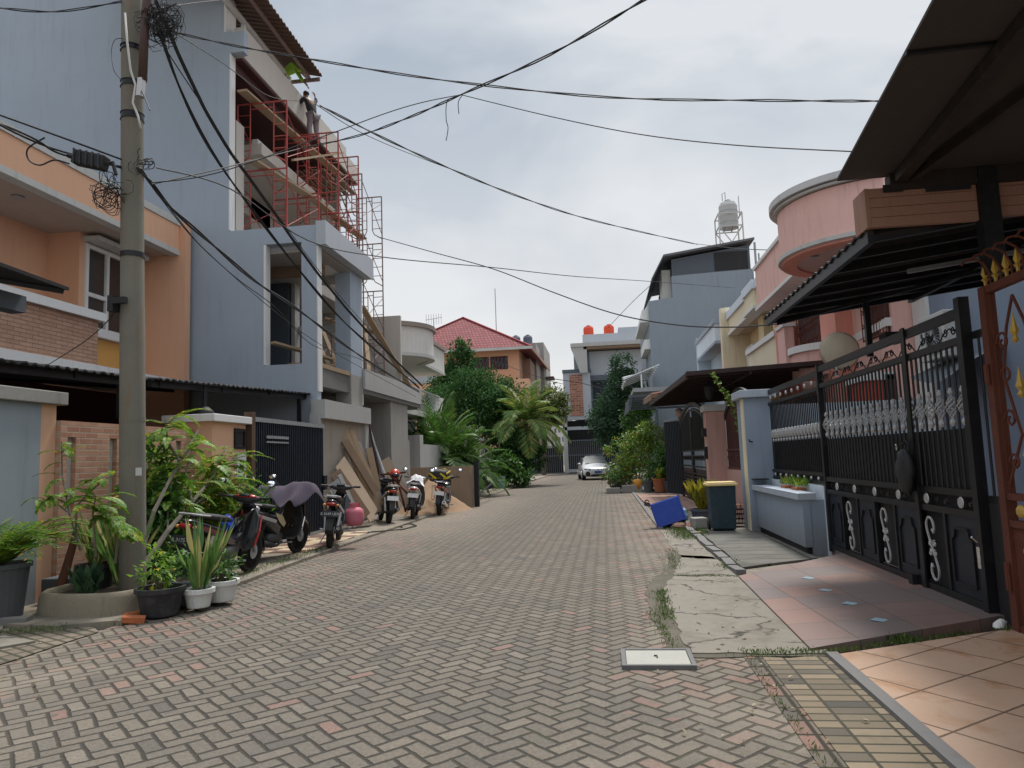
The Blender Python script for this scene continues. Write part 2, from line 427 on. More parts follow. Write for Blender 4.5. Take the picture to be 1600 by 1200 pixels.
gold = gloss('gold_paint', (.55, .36, .07), .4, .3, dust=.3)
redsc = paint('red_scaffold_paint', (.34, .05, .04), .6, .2, .3, .2, scale=3, dirtc=(.22, .1, .07))
steelsc = paint('bare_scaffold_steel', (.24, .17, .15), .6, .25, .4, .2, scale=3, dirtc=(.2, .08, .05), metal=.3)
rubber = paint('rubber', (.016, .016, .017), .85, .2, .1, .3, scale=6)
plastic = gloss('black_plastic', (.02, .02, .022), .5, 0, dust=.3)
darkglass = gloss('dark_glass', (.02, .024, .028), .06, 0, dust=.06)
wood = paint('bare_timber', (.34, .245, .155), .8, .2, .25, .3, scale=2.5, dirtc=(.2, .13, .08))
woodd = paint('weathered_timber', (.24, .16, .105), .85, .25, .35, .4, scale=2.5)
ply = paint('plywood', (.29, .215, .15), .8, .13, .3, .2, scale=2)
soil = paint('soil', (.07, .05, .035), .95, .3, .1, .8, scale=4)
terra = paint('terracotta', (.38, .13, .06), .85, .15, .3, .3, scale=3)
potblack = gloss('black_pot_plastic', (.018, .019, .022), .5, 0, dust=.35)
potgrey = paint('grey_stone_pot', (.10, .105, .115), .9, .2, .2, .6, scale=5)
potwhite = paint('white_pot_plastic', (.62, .63, .60), .5, .08, .35, .1, scale=4)
bark = paint('bark', (.11, .085, .06), .95, .3, .3, 1., scale=6)
barkl = paint('grey_bark', (.17, .15, .12), .95, .3, .3, .8, scale=6)
brickwall = bricks('brick_cladding', (.36, .17, .11), (.50, .28, .19), (.42, .32, .24), .21, .07, 'x')
stoneclad = bricks('stone_cladding', (.42, .24, .16), (.50, .31, .22), (.27, .16, .11), .26, .07, 'x', .006, .9)
redbrick = bricks('red_brick', (.22, .075, .045), (.46, .20, .13), (.38, .28, .22), .55, .22, 'y', .03)
lf_fresh = leafm('leaf_fresh', (.07, .18, .018), (.26, .44, .05), (.55, .42, .04), third=.07, trans=.45)
lf_mid = leafm('leaf_mid', (.03, .095, .016), (.10, .22, .035), trans=.35)
lf_dark = leafm('leaf_dark', (.018, .06, .012), (.05, .14, .03), trans=.3, rough=.8)
lf_deep = leafm('leaf_blue_green', (.02, .06, .028), (.06, .13, .055), trans=.25, rough=.8)
lf_palm = leafm('palm_leaf', (.035, .10, .018), (.12, .24, .045), (.30, .26, .06), third=.07)
lf_coco = leafm('coconut_leaf', (.07, .16, .03), (.19, .30, .06), (.44, .40, .10), third=.12)
lf_yel = leafm('croton_leaf', (.12, .17, .015), (.48, .40, .03), (.30, .20, .02), third=.15)
lf_snake = leafm('sword_leaf', (.06, .15, .03), (.17, .30, .07), (.46, .42, .16), third=.28)
lf_shrub = leafm('shrub_leaf', (.07, .16, .02), (.24, .36, .045), (.55, .15, .04), third=.02)

# ------------------------------------------------------------ road of herringbone pavers
def paver_material(name, edges=True):
    n = NT(name); o = n.obj(); x, y, z = n.xyz(o)
    wv = n.n('ShaderNodeTexNoise'); n.put(wv.inputs['Vector'], o); wv.inputs['Scale'].default_value = 2.2; wv.inputs['Detail'].default_value = 3
    wx, wy, _ = n.xyz(wv.outputs[1])
    xw = n.math('ADD', x, n.math('MULTIPLY', n.math('SUBTRACT', wx, .5), .05)); yw = n.math('ADD', y, n.math('MULTIPLY', n.math('SUBTRACT', wy, .5), .05))
    K = 1/(math.sqrt(2)*.105)
    a = n.math('MULTIPLY', n.math('ADD', xw, yw), K); b = n.math('MULTIPLY', n.math('SUBTRACT', yw, xw), K)
    i = n.math('FLOOR', a); j = n.math('FLOOR', b); fu = n.math('SUBTRACT', a, i); fv = n.math('SUBTRACT', b, j)
    k = n.math('FLOORED_MODULO', n.math('SUBTRACT', i, j), 4.)
    isH = n.math('LESS_THAN', k, 1.5); k1 = n.math('COMPARE', k, 1., .3); k2 = n.math('COMPARE', k, 2., .3)
    def sel(h, v): return n.math('ADD', n.math('MULTIPLY', isH, h), n.math('MULTIPLY', n.math('SUBTRACT', 1., isH), v))
    Lg = sel(n.math('ADD', fu, k1), n.math('ADD', fv, k2)); Sh = sel(fv, fu)
    e = n.math('MINIMUM', n.math('MINIMUM', Lg, n.math('SUBTRACT', 2., Lg)), n.math('MINIMUM', Sh, n.math('SUBTRACT', 1., Sh)))
    idv = n.comb(n.math('SUBTRACT', i, k1), n.math('SUBTRACT', j, k2), isH)
    r1 = n.white(idv); r2 = n.white(n.scale(idv, 1.7, 1.3, 2.1))
    rough_e = n.noise(o, 34, 3, .7)
    joint = n.sstep(n.math('ADD', e, n.math('MULTIPLY', n.math('SUBTRACT', rough_e, .5), .16)), .045, .14)
    base = n.ramp(r1, [(0, (.085, .075, .062)), (.08, (.112, .098, .080)), (.4, (.124, .106, .084)), (.85, (.138, .117, .091)), (1, (.165, .142, .113))])
    big = n.noise(o, .5, 4, .6)
    # pink bricks: common along both edges, rare in the middle
    pm = n.math('ADD', n.sstep(x, -.4, .8, 0., .60), n.sstep(x, -4.1, -2.9, .60, 0.))
    pm = n.math('MULTIPLY', pm, n.sstep(big, .35, .62)); 
    pk = n.math('GREATER_THAN', n.math('ADD', pm, .015), r2)
    base = n.mix(n.math('MULTIPLY', pk, .7), base, (.215, .125, .10))
    sp = n.noise(o, 150, 2, .8); sp2 = n.noise(o, 42, 4, .7)
    g = n.math('MAXIMUM', .15, n.math('ADD', -.55, n.math('ADD', n.math('MULTIPLY', sp, 1.7), n.math('MULTIPLY', sp2, 1.5))))
    base = n.mix(1., base, n.comb(g, g, g), 'MULTIPLY')
    # pale dust and sand lying over the bricks
    m2 = n.noise(o, 1.3, 5, .65)
    dust = n.math('MULTIPLY', n.math('ADD', n.sstep(x, -.6, 1.0, 0., .75), n.sstep(x, -4.7, -2.4, .6, 0.)), n.sstep(m2, .36, .66))
    sand = n.math('MULTIPLY', n.sstep(x, -4.6, -1.8, .8, 0.), n.math('MULTIPLY', n.sstep(y, 11., 17.), n.sstep(y, 24., 32., 1., 0.)))
    base = n.mix(n.math('MAXIMUM', dust, sand, 0.), base, (.26, .22, .17))
    base = n.mix(n.sstep(n.noise(o, .33, 4, .6), .45, .75, 0., .35), base, (.10, .095, .09))
    trk = n.math('ADD', n.math('POWER', n.math('ABSOLUTE', n.math('SINE', n.math('MULTIPLY', n.math('ADD', x, 2.9), 1.75))), 3.), 0.)
    base = n.mix(n.math('MULTIPLY', n.sstep(n.noise(n.scale(o, 1, .25, 1), .9, 4, .6), .42, .68), n.math('MULTIPLY', trk, .35)), base, (.085, .08, .075))
    base = n.mix(n.sstep(n.noise(o, 4.6, 4, .7, .4), .6, .72, 0., .5), base, (.07, .065, .055))
    moss = n.noise(o, 3.1, 4, .6)
    jc = n.mix(n.sstep(moss, .5, .72, 0., n.math('ADD', .12, n.sstep(x, -1.5, 1., 0., .8))), (.034, .029, .022), (.05, .06, .018))
    jc = n.mix(n.math('MULTIPLY', n.math('MAXIMUM', dust, sand), .5), jc, (.2, .165, .12))
    col = n.mix(joint, jc, base)
    tilt = n.math('MULTIPLY', r1, .45)
    n.bump(n.math('ADD', n.math('MULTIPLY', joint, n.math('ADD', 1., tilt)), n.math('MULTIPLY', n.math('ADD', sp2, sp), .22)), .85, .012)
    return n.done(col, .88)
m_paver = paver_material('herringbone_pavers')

def slab_mat(name, col, joint_c, px, py, jw, var, stain=(.1, .08, .06), stain_amt=.4, colors=None, rot=0., rough=.6, dust=(.4, .36, .3)):
    """floor tiles in a grid of px by py metres, every tile its own tone"""
    n = NT(name); o = n.obj(); x, y, z = n.xyz(n.scale(o, 1, 1, 1, (0, 0, rot)) if rot else o)
    a = n.math('DIVIDE', x, px); b = n.math('DIVIDE', y, py); i = n.math('FLOOR', a); j = n.math('FLOOR', b)
    fu = n.math('SUBTRACT', a, i); fv = n.math('SUBTRACT', b, j)
    ex = n.math('MULTIPLY', n.math('MINIMUM', fu, n.math('SUBTRACT', 1., fu)), px); ey = n.math('MULTIPLY', n.math('MINIMUM', fv, n.math('SUBTRACT', 1., fv)), py)
    e = n.math('MINIMUM', ex, ey); r = n.white(n.comb(i, j, 3.))
    w = n.noise(o, 9, 4, .65)
    jn = n.sstep(n.math('ADD', e, n.math('MULTIPLY', n.math('SUBTRACT', w, .5), jw*.5)), jw*.5, jw)
    if colors: base = n.ramp(r, colors)
    else:
        g = n.math('ADD', 1-var, n.math('MULTIPLY', r, 2*var)); base = n.mix(1., col, n.comb(g, g, g), 'MULTIPLY')
    big = n.noise(o, 1.4, 5, .65); fine = n.noise(o, 55, 3, .6)
    g = n.math('ADD', .78, n.math('ADD', n.math('MULTIPLY', big, .22), n.math('MULTIPLY', fine, .24)))
    base = n.mix(1., base, n.comb(g, g, g), 'MULTIPLY')
    base = n.mix(n.sstep(n.noise(o, 2.3, 5, .7, .6), .5, .74, 0., stain_amt), base, stain)
    base = n.mix(n.sstep(n.noise(o, .8, 5, .6), .5, .8, 0., .3), base, dust)
    n.bump(n.math('ADD', jn, n.math('MULTIPLY', fine, .3)), .5, .006)
    return n.done(n.mix(jn, joint_c, base), n.math('ADD', rough, n.math('MULTIPLY', big, .2)))
m_redtile = slab_mat('red_floor_tiles', (.30, .16, .13), (.10, .075, .06), .52, .52, .007, .2, (.10, .085, .075), .55,
    colors=[(0, (.145, .115, .108)), (.5, (.165, .118, .108)), (.8, (.195, .118, .098)), (1, (.215, .125, .10))], rot=-.05, rough=.5, dust=(.24, .2, .18))
m_creamtile = slab_mat('cream_floor_tiles', (.47, .31, .215), (.14, .085, .05), .46, .46, .010, .1, (.33, .15, .05), 1.0, rot=-.62, rough=.4, dust=(.5, .4, .32))
m_yelbrick = slab_mat('yellow_brown_pavers', (.30, .22, .13), (.05, .045, .03), .235, .105, .012, .2, (.11, .10, .07), .6, rough=.85,
    colors=[(0, (.075, .07, .06)), (.25, (.13, .11, .08)), (.6, (.19, .15, .10)), (1, (.235, .19, .13))])
m_oldpave = slab_mat('brown_path_pavers', (.16, .13, .10), (.05, .05, .03), .21, .105, .02, .22, (.08, .07, .05), .6, rough=.9, rot=.5)
m_check = slab_mat('chequer_tiles', (.3, .25, .2), (.12, .1, .08), .33, .33, .01, .2, rough=.6, colors=[(0, (.13, .06, .045)), (.48, (.17, .085, .06)), (.52, (.46, .36, .22)), (1, (.5, .4, .26))])
m_terr = slab_mat('worn_terracotta_tiles', (.36, .22, .17), (.16, .12, .1), .3, .3, .01, .15, rough=.8)
def cracked(name, col, crack_amt=1., moss=True):
    n = NT(name); o = n.obj()
    big = n.noise(o, 1.1, 5, .65); fine = n.noise(o, 30, 5, .7); med = n.noise(o, 5, 5, .7)
    vo = n.n('ShaderNodeTexVoronoi', feature='DISTANCE_TO_EDGE'); 
    wn_ = n.n('ShaderNodeTexNoise'); n.put(wn_.inputs['Vector'], o); wn_.inputs['Scale'].default_value = 3; wn_.inputs['Detail'].default_value = 5
    mxv = n.n('ShaderNodeMix', data_type='VECTOR'); mxv.inputs[0].default_value = .35; n.put(mxv.inputs[4], o); n.put(mxv.inputs[5], wn_.outputs[1])
    n.put(vo.inputs['Vector'], mxv.outputs[1]); vo.inputs['Scale'].default_value = .85
    ck = n.math('MULTIPLY', n.sstep(vo.outputs[0], .0, .014, 1., 0.), n.sstep(big, .34, .5, 0., crack_amt))
    g = n.math('ADD', .62, n.math('ADD', n.math('MULTIPLY', big, .32), n.math('ADD', n.math('MULTIPLY', fine, .22), n.math('MULTIPLY', med, .24))))
    c = n.mix(1., col, n.comb(g, g, g), 'MULTIPLY')
    c = n.mix(n.sstep(n.noise(o, 1.9, 5, .7, .5), .46, .66, 0., .65), c, (.13, .115, .09))
    c = n.mix(n.sstep(med, .63, .72, 0., .6), c, (.09, .08, .065))
    c = n.mix(ck, c, (.035, .032, .025))
    n.bump(n.math('SUBTRACT', n.math('ADD', med, n.math('MULTIPLY', fine, .5)), ck), .5, .02)
    return n.done(c, .9)
m_apron = cracked('cracked_concrete', (.205, .187, .155))
m_dirty = cracked('dusty_ground', (.22, .19, .15), .4)
m_darkslab = slab_mat('dark_gutter_slabs', (.13, .125, .11), (.04, .04, .03), 1.3, .42, .02, .2, (.06, .055, .05), .7, rough=.9)

def sheet(poly, z, mat, name, thick=0., step=.35, wob=0.):
    """flat ground sheet with a slightly wandering edge"""
    pts = []
    for i, p in enumerate(poly):
        q = poly[(i+1) % len(poly)]; L = math.hypot(q[0]-p[0], q[1]-p[1]); k = max(1, int(L/step)) if wob else 1
        for t in range(k):
            x, y = p[0]+(q[0]-p[0])*t/k, p[1]+(q[1]-p[1])*t/k
            if t and wob: x += random.uniform(-wob, wob); y += random.uniform(-wob, wob)
            pts.append((x, y))
    mb = MB(); zz = z if callable(z) else (lambda x, y: z)
    n = len(pts); vs = [(x, y, zz(x, y)) for x, y in pts]+[(x, y, -.03) for x, y in pts]
    mb.add(vs, [tuple(range(n))]+([(i, n+i, n+(i+1) % n, (i+1) % n) for i in range(n)] if thick else []))
    a = sum((pts[i][0]*pts[(i+1) % n][1]-pts[(i+1) % n][0]*pts[i][1]) for i in range(n))
    if a < 0: mb.f = [f[::-1] for f in mb.f]
    return struct(name, mb, mat)
# ground to the horizon, road, verges and driveways, each a few mm above the one below
g = MB(); g.add([(-500, -200, -.03), (500, -200, -.03), (500, 900, -.03), (-500, 900, -.03)], [(0, 1, 2, 3)])
struct('ground', g, m_dirty)
sheet([(-4.85, -4), (1.25, -4), (1.2, 5.4), (1.0, 9), (1.0, 20), (1.0, 62), (-4.9, 62), (-4.9, 36), (-4.7, 9)], 0.0, m_paver, 'road', step=.4, wob=0.)
sheet([(-30, 61.5), (30, 61.5), (30, 69.5), (-30, 69.5)], 0.005, m_paver, 'road')
# right side
m_soil = cracked('dark_dirt', (.085, .075, .052), .2)
sheet([(.46, 5.46), (1.5, 5.44), (1.56, 8.8), (1.52, 10.5), (.88, 10.9), (.68, 9.4), (.38, 8.3), (.34, 6.8)], 0.006, m_soil, 'pavement', 0, .12, .035)
sheet([(.56, 5.53), (1.5, 5.5), (1.5, 7.1), (1.53, 8.75), (1.25, 9.0), (1.0, 8.8), (.75, 8.95), (.58, 8.2), (.50, 7.2)], 0.014, m_apron, 'pavement', 1, .12, .025)
sheet([(.76, 8.96), (1.2, 9.05), (1.5, 8.85), (1.47, 10.2), (1.0, 10.5), (.86, 9.7)], 0.012, m_apron, 'pavement', 1, .12, .03)
m_edgebrick = slab_mat('edge_pavers', (.2, .15, .12), (.035, .032, .02), .2, .2, .016, .2, (.07, .06, .05), .6, rough=.9, colors=[(0, (.10, .09, .075)), (.4, (.15, .125, .10)), (.7, (.20, .125, .10)), (1, (.22, .13, .105))])
sheet([(.90, -3), (1.03, -3), (1.03, 5.46), (.91, 5.46)], 0.006, m_edgebrick, 'pavement')
sheet([(1.035, -3), (1.47, -3), (1.47, 5.46), (1.035, 5.46)], 0.006, m_yelbrick, 'pavement')
sheet([(1.47, -3), (1.55, -3), (1.55, 5.47), (1.47, 5.47)], 0.035, concrete_d, 'kerb', 1)
sheet([(1.55, -3), (5.5, -3), (5.5, 6.1), (2.9, 6.02), (1.55, 5.46)], lambda x, y: .02+.02*(x-1.5), m_creamtile, 'driveway', 1)
sheet([(1.40, 5.58), (3.0, 6.22), (5, 6.3), (5, 10.4), (2.98, 10.4), (2.95, 9.9), (1.46, 8.75)], lambda x, y: .03+.05*max(0, min(1.6, x-1.4)), m_redtile, 'driveway', 1)
sheet([(.98, 8.9), (3.2, 8.9), (3.2, 21), (.98, 21)], -.002, m_dirty, 'pavement', 1)
sheet([(1.62, 9.4), (2.72, 10.1), (2.66, 14.2), (1.66, 14.2)], .03, m_darkslab, 'pavement', 1, .5, .02)
sheet([(1.0, 10.4), (1.42, 9.9), (1.5, 13.4), (1.25, 14.6), (1.0, 13.8)], .006, m_apron, 'pavement', 1, .3, .04)
sheet([(1.15, 19.5), (3.0, 18.6), (3.0, 27.5), (1.1, 27)], .03, m_terr, 'driveway', 1)
sheet([(1.05, 15), (1.75, 15), (1.55, 19.0), (1.05, 19.2)], .014, m_apron, 'pavement', 1, .4, .03)
mb = MB()
y = 8.95
while y < 14.4:
    l = random.uniform(.35, .8); x = 1.52; mb.obox((x, y+l/2, .02), (.12, l-.02, .07), (random.uniform(-.05, .05), random.uniform(-.04, .04), random.uniform(-.04, .04))); y += l
y = 14.6
while y < 60:
    l = random.uniform(.6, 1); mb.obox((1.02, y+l/2, .01), (.10, l-.03, .05), (0, 0, random.uniform(-.02, .02))); y += l
struct('kerb', mb, concrete_d)
sheet([(1.08, 27), (3.1, 27), (3.1, 61), (1.08, 61)], .02, m_dirty, 'pavement', 1)
# left side
sheet([(-4.72, 7.4), (-4.6, 9.0), (-4.75, 12), (-4.8, 16), (-4.85, 36), (-6.4, 36), (-6.6, 6.6), (-5.2, 6.4), (-4.75, 6.6)], .045, m_dirty, 'pavement', 1, .5, .02)
sheet([(-4.86, 3), (-4.68, 6.3), (-5.6, 7.3), (-7.2, 7.3), (-7.2, 3)], .010, m_oldpave, 'path', 0, .3, .02)
sheet([(-5.55, 6.15), (-4.98, 5.9), (-5.2, 5.6), (-7.4, 4.6), (-7.4, 6.6), (-6.3, 7.0)], .03, m_apron, 'pavement', 1, .3, .02)
sheet([(-6.05, 11.6), (-4.95, 11.6), (-4.9, 15.0), (-6.05, 15.1)], .055, m_check, 'driveway', 1)
sheet([(-4.85, 30), (-4.7, 61), (-9, 61), (-9, 30)], .05, m_dirty, 'pavement', 1)
mb = MB(); y = 6.6
while y < 60:
    l = random.uniform(.5, .9); mb.obox((-4.72-.05*(y > 12), y+l/2, .012), (.10, l-.02, .062), (0, 0, random.uniform(-.02, .02))); y += l
struct('kerb', mb, m_dirty)
sheet([(-30, 69.5), (30, 69.5), (30, 72), (-30, 72)], .1, m_apron, 'pavement', 1)
# thin grass and moss in the cracks
L = Leaves()
def tuft(x0, y0, x1, y1, n, h=.05, sp=.05, z=.01):
    t = rng.random(n); P = np.stack([x0+(x1-x0)*t+rng.normal(size=n)*sp, y0+(y1-y0)*t+rng.normal(size=n)*sp, np.full(n, z)], 1)
    D = rng.normal(size=(n, 3))*.5; D[:, 2] = 1; L.put(P, D, rng.normal(size=(n, 3)), rng.uniform(.5, 1.3, n)*h, .008)
tuft(1.42, 5.55, .9, 5.5, 260, .03); tuft(1.42, 5.5, 2.7, 6.05, 420, .035, .03); tuft(2.05, 5.8, 2.2, 5.82, 160, .07, .04)
tuft(.52, 8.0, .48, 6.6, 420, .04, .04); tuft(.93, 5.4, .93, 2.5, 150, .03, .015); tuft(2.9, 6.05, 3.0, 6.0, 120, .07, .03)
tuft(.75, 8.93, 1.5, 8.82, 200, .025, .03); tuft(.45, 5.6, .36, 7, 260, .025, .04); tuft(.8, 9.4, .95, 11.5, 300, .03, .06); tuft(1.35, 12.6, 1.3, 14.3, 700, .07, .12); tuft(1.7, 13.2, 1.72, 14.6, 420, .07, .05); tuft(1.1, 15.2, 1.4, 17, 300, .06, .1); tuft(1.45, 9.4, 1.6, 10.2, 240, .05, .07)
tuft(-4.75, 6.5, -4.7, 9, 260, .04, .05); tuft(-5.6, 6.2, -5.0, 6.3, 200, .04, .08, .03); tuft(-4.85, 9, -4.85, 12, 420, .06, .08, .05); tuft(-5.1, 30, -5.0, 38, 700, .1, .2, .05)
L.build('grass', leafm('grass_blade', (.05, .10, .02), (.14, .2, .05)), None, loc=(0, 0, 0))['kind'] = 'stuff'
# bedding of the manhole
t = thing('manhole_cover', 'pale square concrete manhole cover in a steel frame set in the herringbone road', 'manhole cover', (.3, 5.37, 0))
mb = MB(); mb.box(.05, .55, 5.15, 5.18, 0, .03).box(.05, .55, 5.56, 5.59, 0, .03).box(.05, .08, 5.18, 5.56, 0, .03).box(.52, .55, 5.18, 5.56, 0, .03); part('frame', mb, paint('dull_steel_frame', (.12, .12, .12), .6, .3, .4), t)
part('slab', MB().box(.084, .516, 5.184, 5.556, 0, .024), paint('pale_cement', (.36, .355, .32), .8, .12, .2, .3, scale=3), t)
part('handle', MB().bar((.3, 5.35, .03), (.3, 5.40, .03), .008).bar((.28, 5.395, .03), (.3, 5.395, .03), .008), blackm, t)
# blue glass insets in the red tile drive
for i, (px, py) in enumerate(((1263, 904), (1290, 923), (1328, 944), (1374, 970))):
    p = onz(px, py, .06); z = .03+.05*(p.x-1.4)+.003
    s = .075; mb = MB().add([(p.x-s, p.y, z), (p.x, p.y-s*1.1, z), (p.x+s, p.y, z), (p.x, p.y+s*1.1, z)], [(0, 1, 2, 3)])
    struct('driveway', mb, gloss('blue_tile', (.30, .42, .48), .3, dust=.3))
# ============================================================ LEFT SIDE: HOUSES
# ---- peach house
t = thing('peach_house', 'peach two-storey house with brown stone balcony and white trim behind the concrete utility pole', 'house', (-10, 11, 0))
mb = MB()
mb.box(-14, -10.9, 4, 12.9, 0, 6.3)                       # recessed wall behind the balcony
mb.box(-14, -10.2, 12.9, 12.98, 3.3, 6.3)                 # cheek
mb.wallx(-10.4, -10.2, 12.98, 14.8, 3.3, 6.3, [(13.05, 14.35, 4.35, 6.1)])
mb.box(-14, -9.14, 14.86, 15.06, 0, 7.05)                 # party fin
part('wall', mb, peach, t)
part('wall_panel', MB().box(-10.198, -10.18, 12.99, 14.85, 3.35, 4.2), ochre, t, label='ochre panel below the window')
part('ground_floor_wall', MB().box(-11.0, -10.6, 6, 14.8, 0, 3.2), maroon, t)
mb = MB(); mb.box(-9.5, -9.3, 4, 14.855, 6.4, 6.96); part('fascia', mb, peachl, t)
mb = MB(); mb.box(-9.6, -9.27, 4, 14.855, 6.962, 7.12).box(-9.5, -9.285, 4, 14.855, 6.28, 6.398); part('trim', mb, whited, t)
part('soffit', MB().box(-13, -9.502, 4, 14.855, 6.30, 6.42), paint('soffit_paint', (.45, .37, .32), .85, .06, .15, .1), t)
part('ceiling_lamp', MB().lathe([(.0, 0), (.10, 0), (.10, .02), (.0, .03)], (-9.9, 11, 6.27), 12), steel, t)
rf = part('roof', MB().box(-20, -9.62, 4, 15.0, 6.6, 6.9), concrete_d, t)
mb = MB(); mb.box(-11, -9.3, 7, 12.3, 3.46, 4.30); part('balcony', mb, stoneclad, t)
mb = MB(); mb.box(-11, -9.22, 7, 12.42, 4.302, 4.46).box(-11, -9.24, 7, 14.8, 3.28, 3.458); part('balcony_coping', mb, white, t)
w = part('window', MB().wallx(-10.26, -10.16, 13.05, 14.35, 4.35, 6.1, [(13.13, 13.66, 4.43, 5.03), (13.13, 13.66, 5.11, 6.02), (13.74, 14.27, 4.43, 5.03), (13.74, 14.27, 5.11, 6.02)]), white, t)
part('pane', MB().box(-10.23, -10.22, 13.1, 14.3, 4.4, 6.05), gloss('brown_glass', (.05, .04, .035), .08, dust=.1), w)
part('sill', MB().box(-10.2, -10.06, 12.97, 14.45, 4.22, 4.34), white, w)
part('window_hood', MB().box(-10.2, -9.85, 12.99, 14.6, 6.13, 6.22), whited, t)

# dark awning at the very left edge
t = thing('awning', 'dark metal awning cutting in at the left edge above the stone balcony', 'awning', (-7, 7, 3.5))
a, b = ony(0, 388, 6.9), ony(108, 458, 7.9)
mb = MB(); mb.add([(-6.35, 3, 3.9), (-6.25, 7.75, 3.68), (-8.4, 7.75, 4.15), (-8.4, 3, 4.5), (-6.35, 3, 3.86), (-6.25, 7.75, 3.64), (-8.4, 7.75, 4.11), (-8.4, 3, 4.46)], [(0, 1, 2, 3), (7, 6, 5, 4), (0, 4, 5, 1), (1, 5, 6, 2)]); part('sheet', mb, blackm, t)
mb = MB(); mb.box(-7.0, -6.8, 3, 7.74, 3.40, 3.60).box(-8.4, -6.9, 7.5, 7.6, 3.42, 3.6); part('beam', mb, greyd, t)
mb = MB(); mb.bar((-6.3, 7.7, 3.62), (-8.35, 7.7, 4.08), .05); part('rafter', mb, black, t)

# low carport canopies
def corrug(x0, x1, y0, y1, z0, z1, z0b=None, z1b=None, wav=.16, amp=.015, th=.02, wob=0.):
    """corrugated sheet, ribs running along X; z0 at x0 edge, z1 at x1 edge; z0b, z1b at y1"""
    z0b = z0 if z0b is None else z0b; z1b = z1 if z1b is None else z1b
    n = max(4, int((y1-y0)/wav*4)); vs = []
    for i in range(n+1):
        k = i/n; y = y0+(y1-y0)*k; d = amp*math.sin(2*math.pi*(y-y0)/wav); e = random.uniform(-wob, wob)
        a_, b_ = z0+(z0b-z0)*k+d, z1+(z1b-z1)*k+d
        vs += [(x0+e, y, a_), (x1, y, b_), (x1, y, b_-th), (x0+e, y, a_-th)]
    fs = []
    for i in range(n):
        o = 4*i
        for q in range(4): fs.append((o+q, o+(q+1) % 4, o+4+(q+1) % 4, o+4+q))
    fs += [(0, 1, 2, 3)[::-1], (4*n, 4*n+1, 4*n+2, 4*n+3)]
    return MB().add(vs, [f[::-1] for f in fs])
for nm, y0, y1, zz, lab in (('carport_canopy', 5.6, 9.55, (2.67, 2.78), 'low black corrugated carport canopy of the peach house left of the pole'), ('carport_canopy', 9.7, 15.4, (2.80, 3.06), 'low black corrugated carport canopy above the dark sliding gate')):
    t = thing(nm, lab, 'canopy', (-6.4, (y0+y1)/2, 2.9), 'low black carport canopies on the left')
    part('sheet', corrug(-6.35, -9.6, y0, y1, zz[0], zz[0]+.34, zz[1], zz[1]+.34, wob=.02), blackm, t)
    mb = MB(); mb.bar((-6.5, y0, zz[0]-.07), (-6.5, y1, zz[1]-.07), .06, .10).bar((-9.4, y0, zz[0]+.2), (-9.4, y1, zz[1]+.2), .06, .1)
    for k in range(4):
        y = y0+.2+(y1-y0-.4)*k/3; z = zz[0]+(zz[1]-zz[0])*k/3-.06; mb.bar((-6.45, y, z), (-9.4, y, z+.3), .04, .08)
    part('beam', mb, black, t)
    part('post', MB().box(-6.55, -6.48, y1-.5, y1-.43, 2.2, zz[1]-.05), black, t)

# ---- front wall, pillars, gate
t = thing('gate_pillar', 'tall blue-grey gate pillar with stepped cap at the left edge of the street', 'pillar', (-6.8, 7.2, 0))
part('shaft', MB().box(-7.4, -6.35, 6.82, 7.50, 0, 2.27), paint('pillar_grey', (.30, .34, .38), .85, .08, .25, .2, low=.5), t)
part('cap', MB().box(-7.5, -6.27, 6.74, 7.82, 2.272, 2.42), concrete, t, bevel=.01)
part('pier', MB().box(-7.4, -6.36, 7.502, 7.74, 0, 2.27), peachl, t)
part('spearhead', MB().lathe([(.0, .16), (.02, .1), (.035, .05), (.015, .0), (.02, -.05)], (-7.3, 7.0, 2.5), 8), gold, t)
t = thing('garden_wall', 'brick clad garden wall with narrow white vertical slots behind the potted plants', 'wall', (-6.3, 9, 0))
slots = [(y, y+.17, 1.0, 1.88) for y in (7.86, 8.62, 9.5, 10.0)]
slots = [(7.86, 8.00, 1.0, 1.9), (8.60, 8.74, 1.0, 1.9), (9.35, 9.49, 1.0, 1.9), (10.05, 10.19, 1.0, 1.9)]
part('wall', MB().wallx(-6.42, -6.30, 7.745, 10.55, 0, 2.09, slots), brickwall, t)
mb = MB()
for a, b, c, d in slots: mb.box(-6.40, -6.36, a+.002, b-.002, c+.002, d-.002)
part('slot_infill', mb, whited, t)
t = thing('gate_pillar', 'peach gate pillar with white cap left of the dark sliding gate', 'pillar', (-6.2, 11.1, 0))
part('shaft', MB().box(-6.75, -6.02, 10.56, 11.62, 0, 2.20), peachl, t)
part('cap', MB().box(-6.82, -5.94, 10.48, 11.70, 2.202, 2.32), white, t, bevel=.01)
t = thing('letter_box', 'white letter box under a black framed meter opening on the peach pillar', 'letter box', (-6.0, 11.4, 1.6))
mb = MB(); mb.box(-6.018, -5.97, 11.25, 11.55, 1.30, 1.72); part('body', mb, whited, t)
part('slot', MB().box(-5.972, -5.965, 11.34, 11.46, 1.45, 1.6), blackm, t)
mb = MB().wallx(-6.018, -5.99, 11.22, 11.58, 1.78, 2.12, [(11.27, 11.53, 1.83, 2.07)]); part('meter_frame', mb, black, t); part('meter_back', MB().box(-6.016, -6.01, 11.28, 11.52, 1.84, 2.06), blackm, t)
t = thing('lantern', 'small black dome lantern on the white cap of the peach gate pillar', 'lantern', (-6.4, 11.2, 2.32))
part('dome', MB().lathe([(.0, .15), (.06, .14), (.13, .08), (.15, .0), (.0, .0)], (-6.4, 11.0, 2.33), 14), blackm, t, smooth=True)
part('stem', MB().tube([(-6.4, 11.0, 2.46), (-6.4, 11.0, 2.8)], .03, 8), black, t)
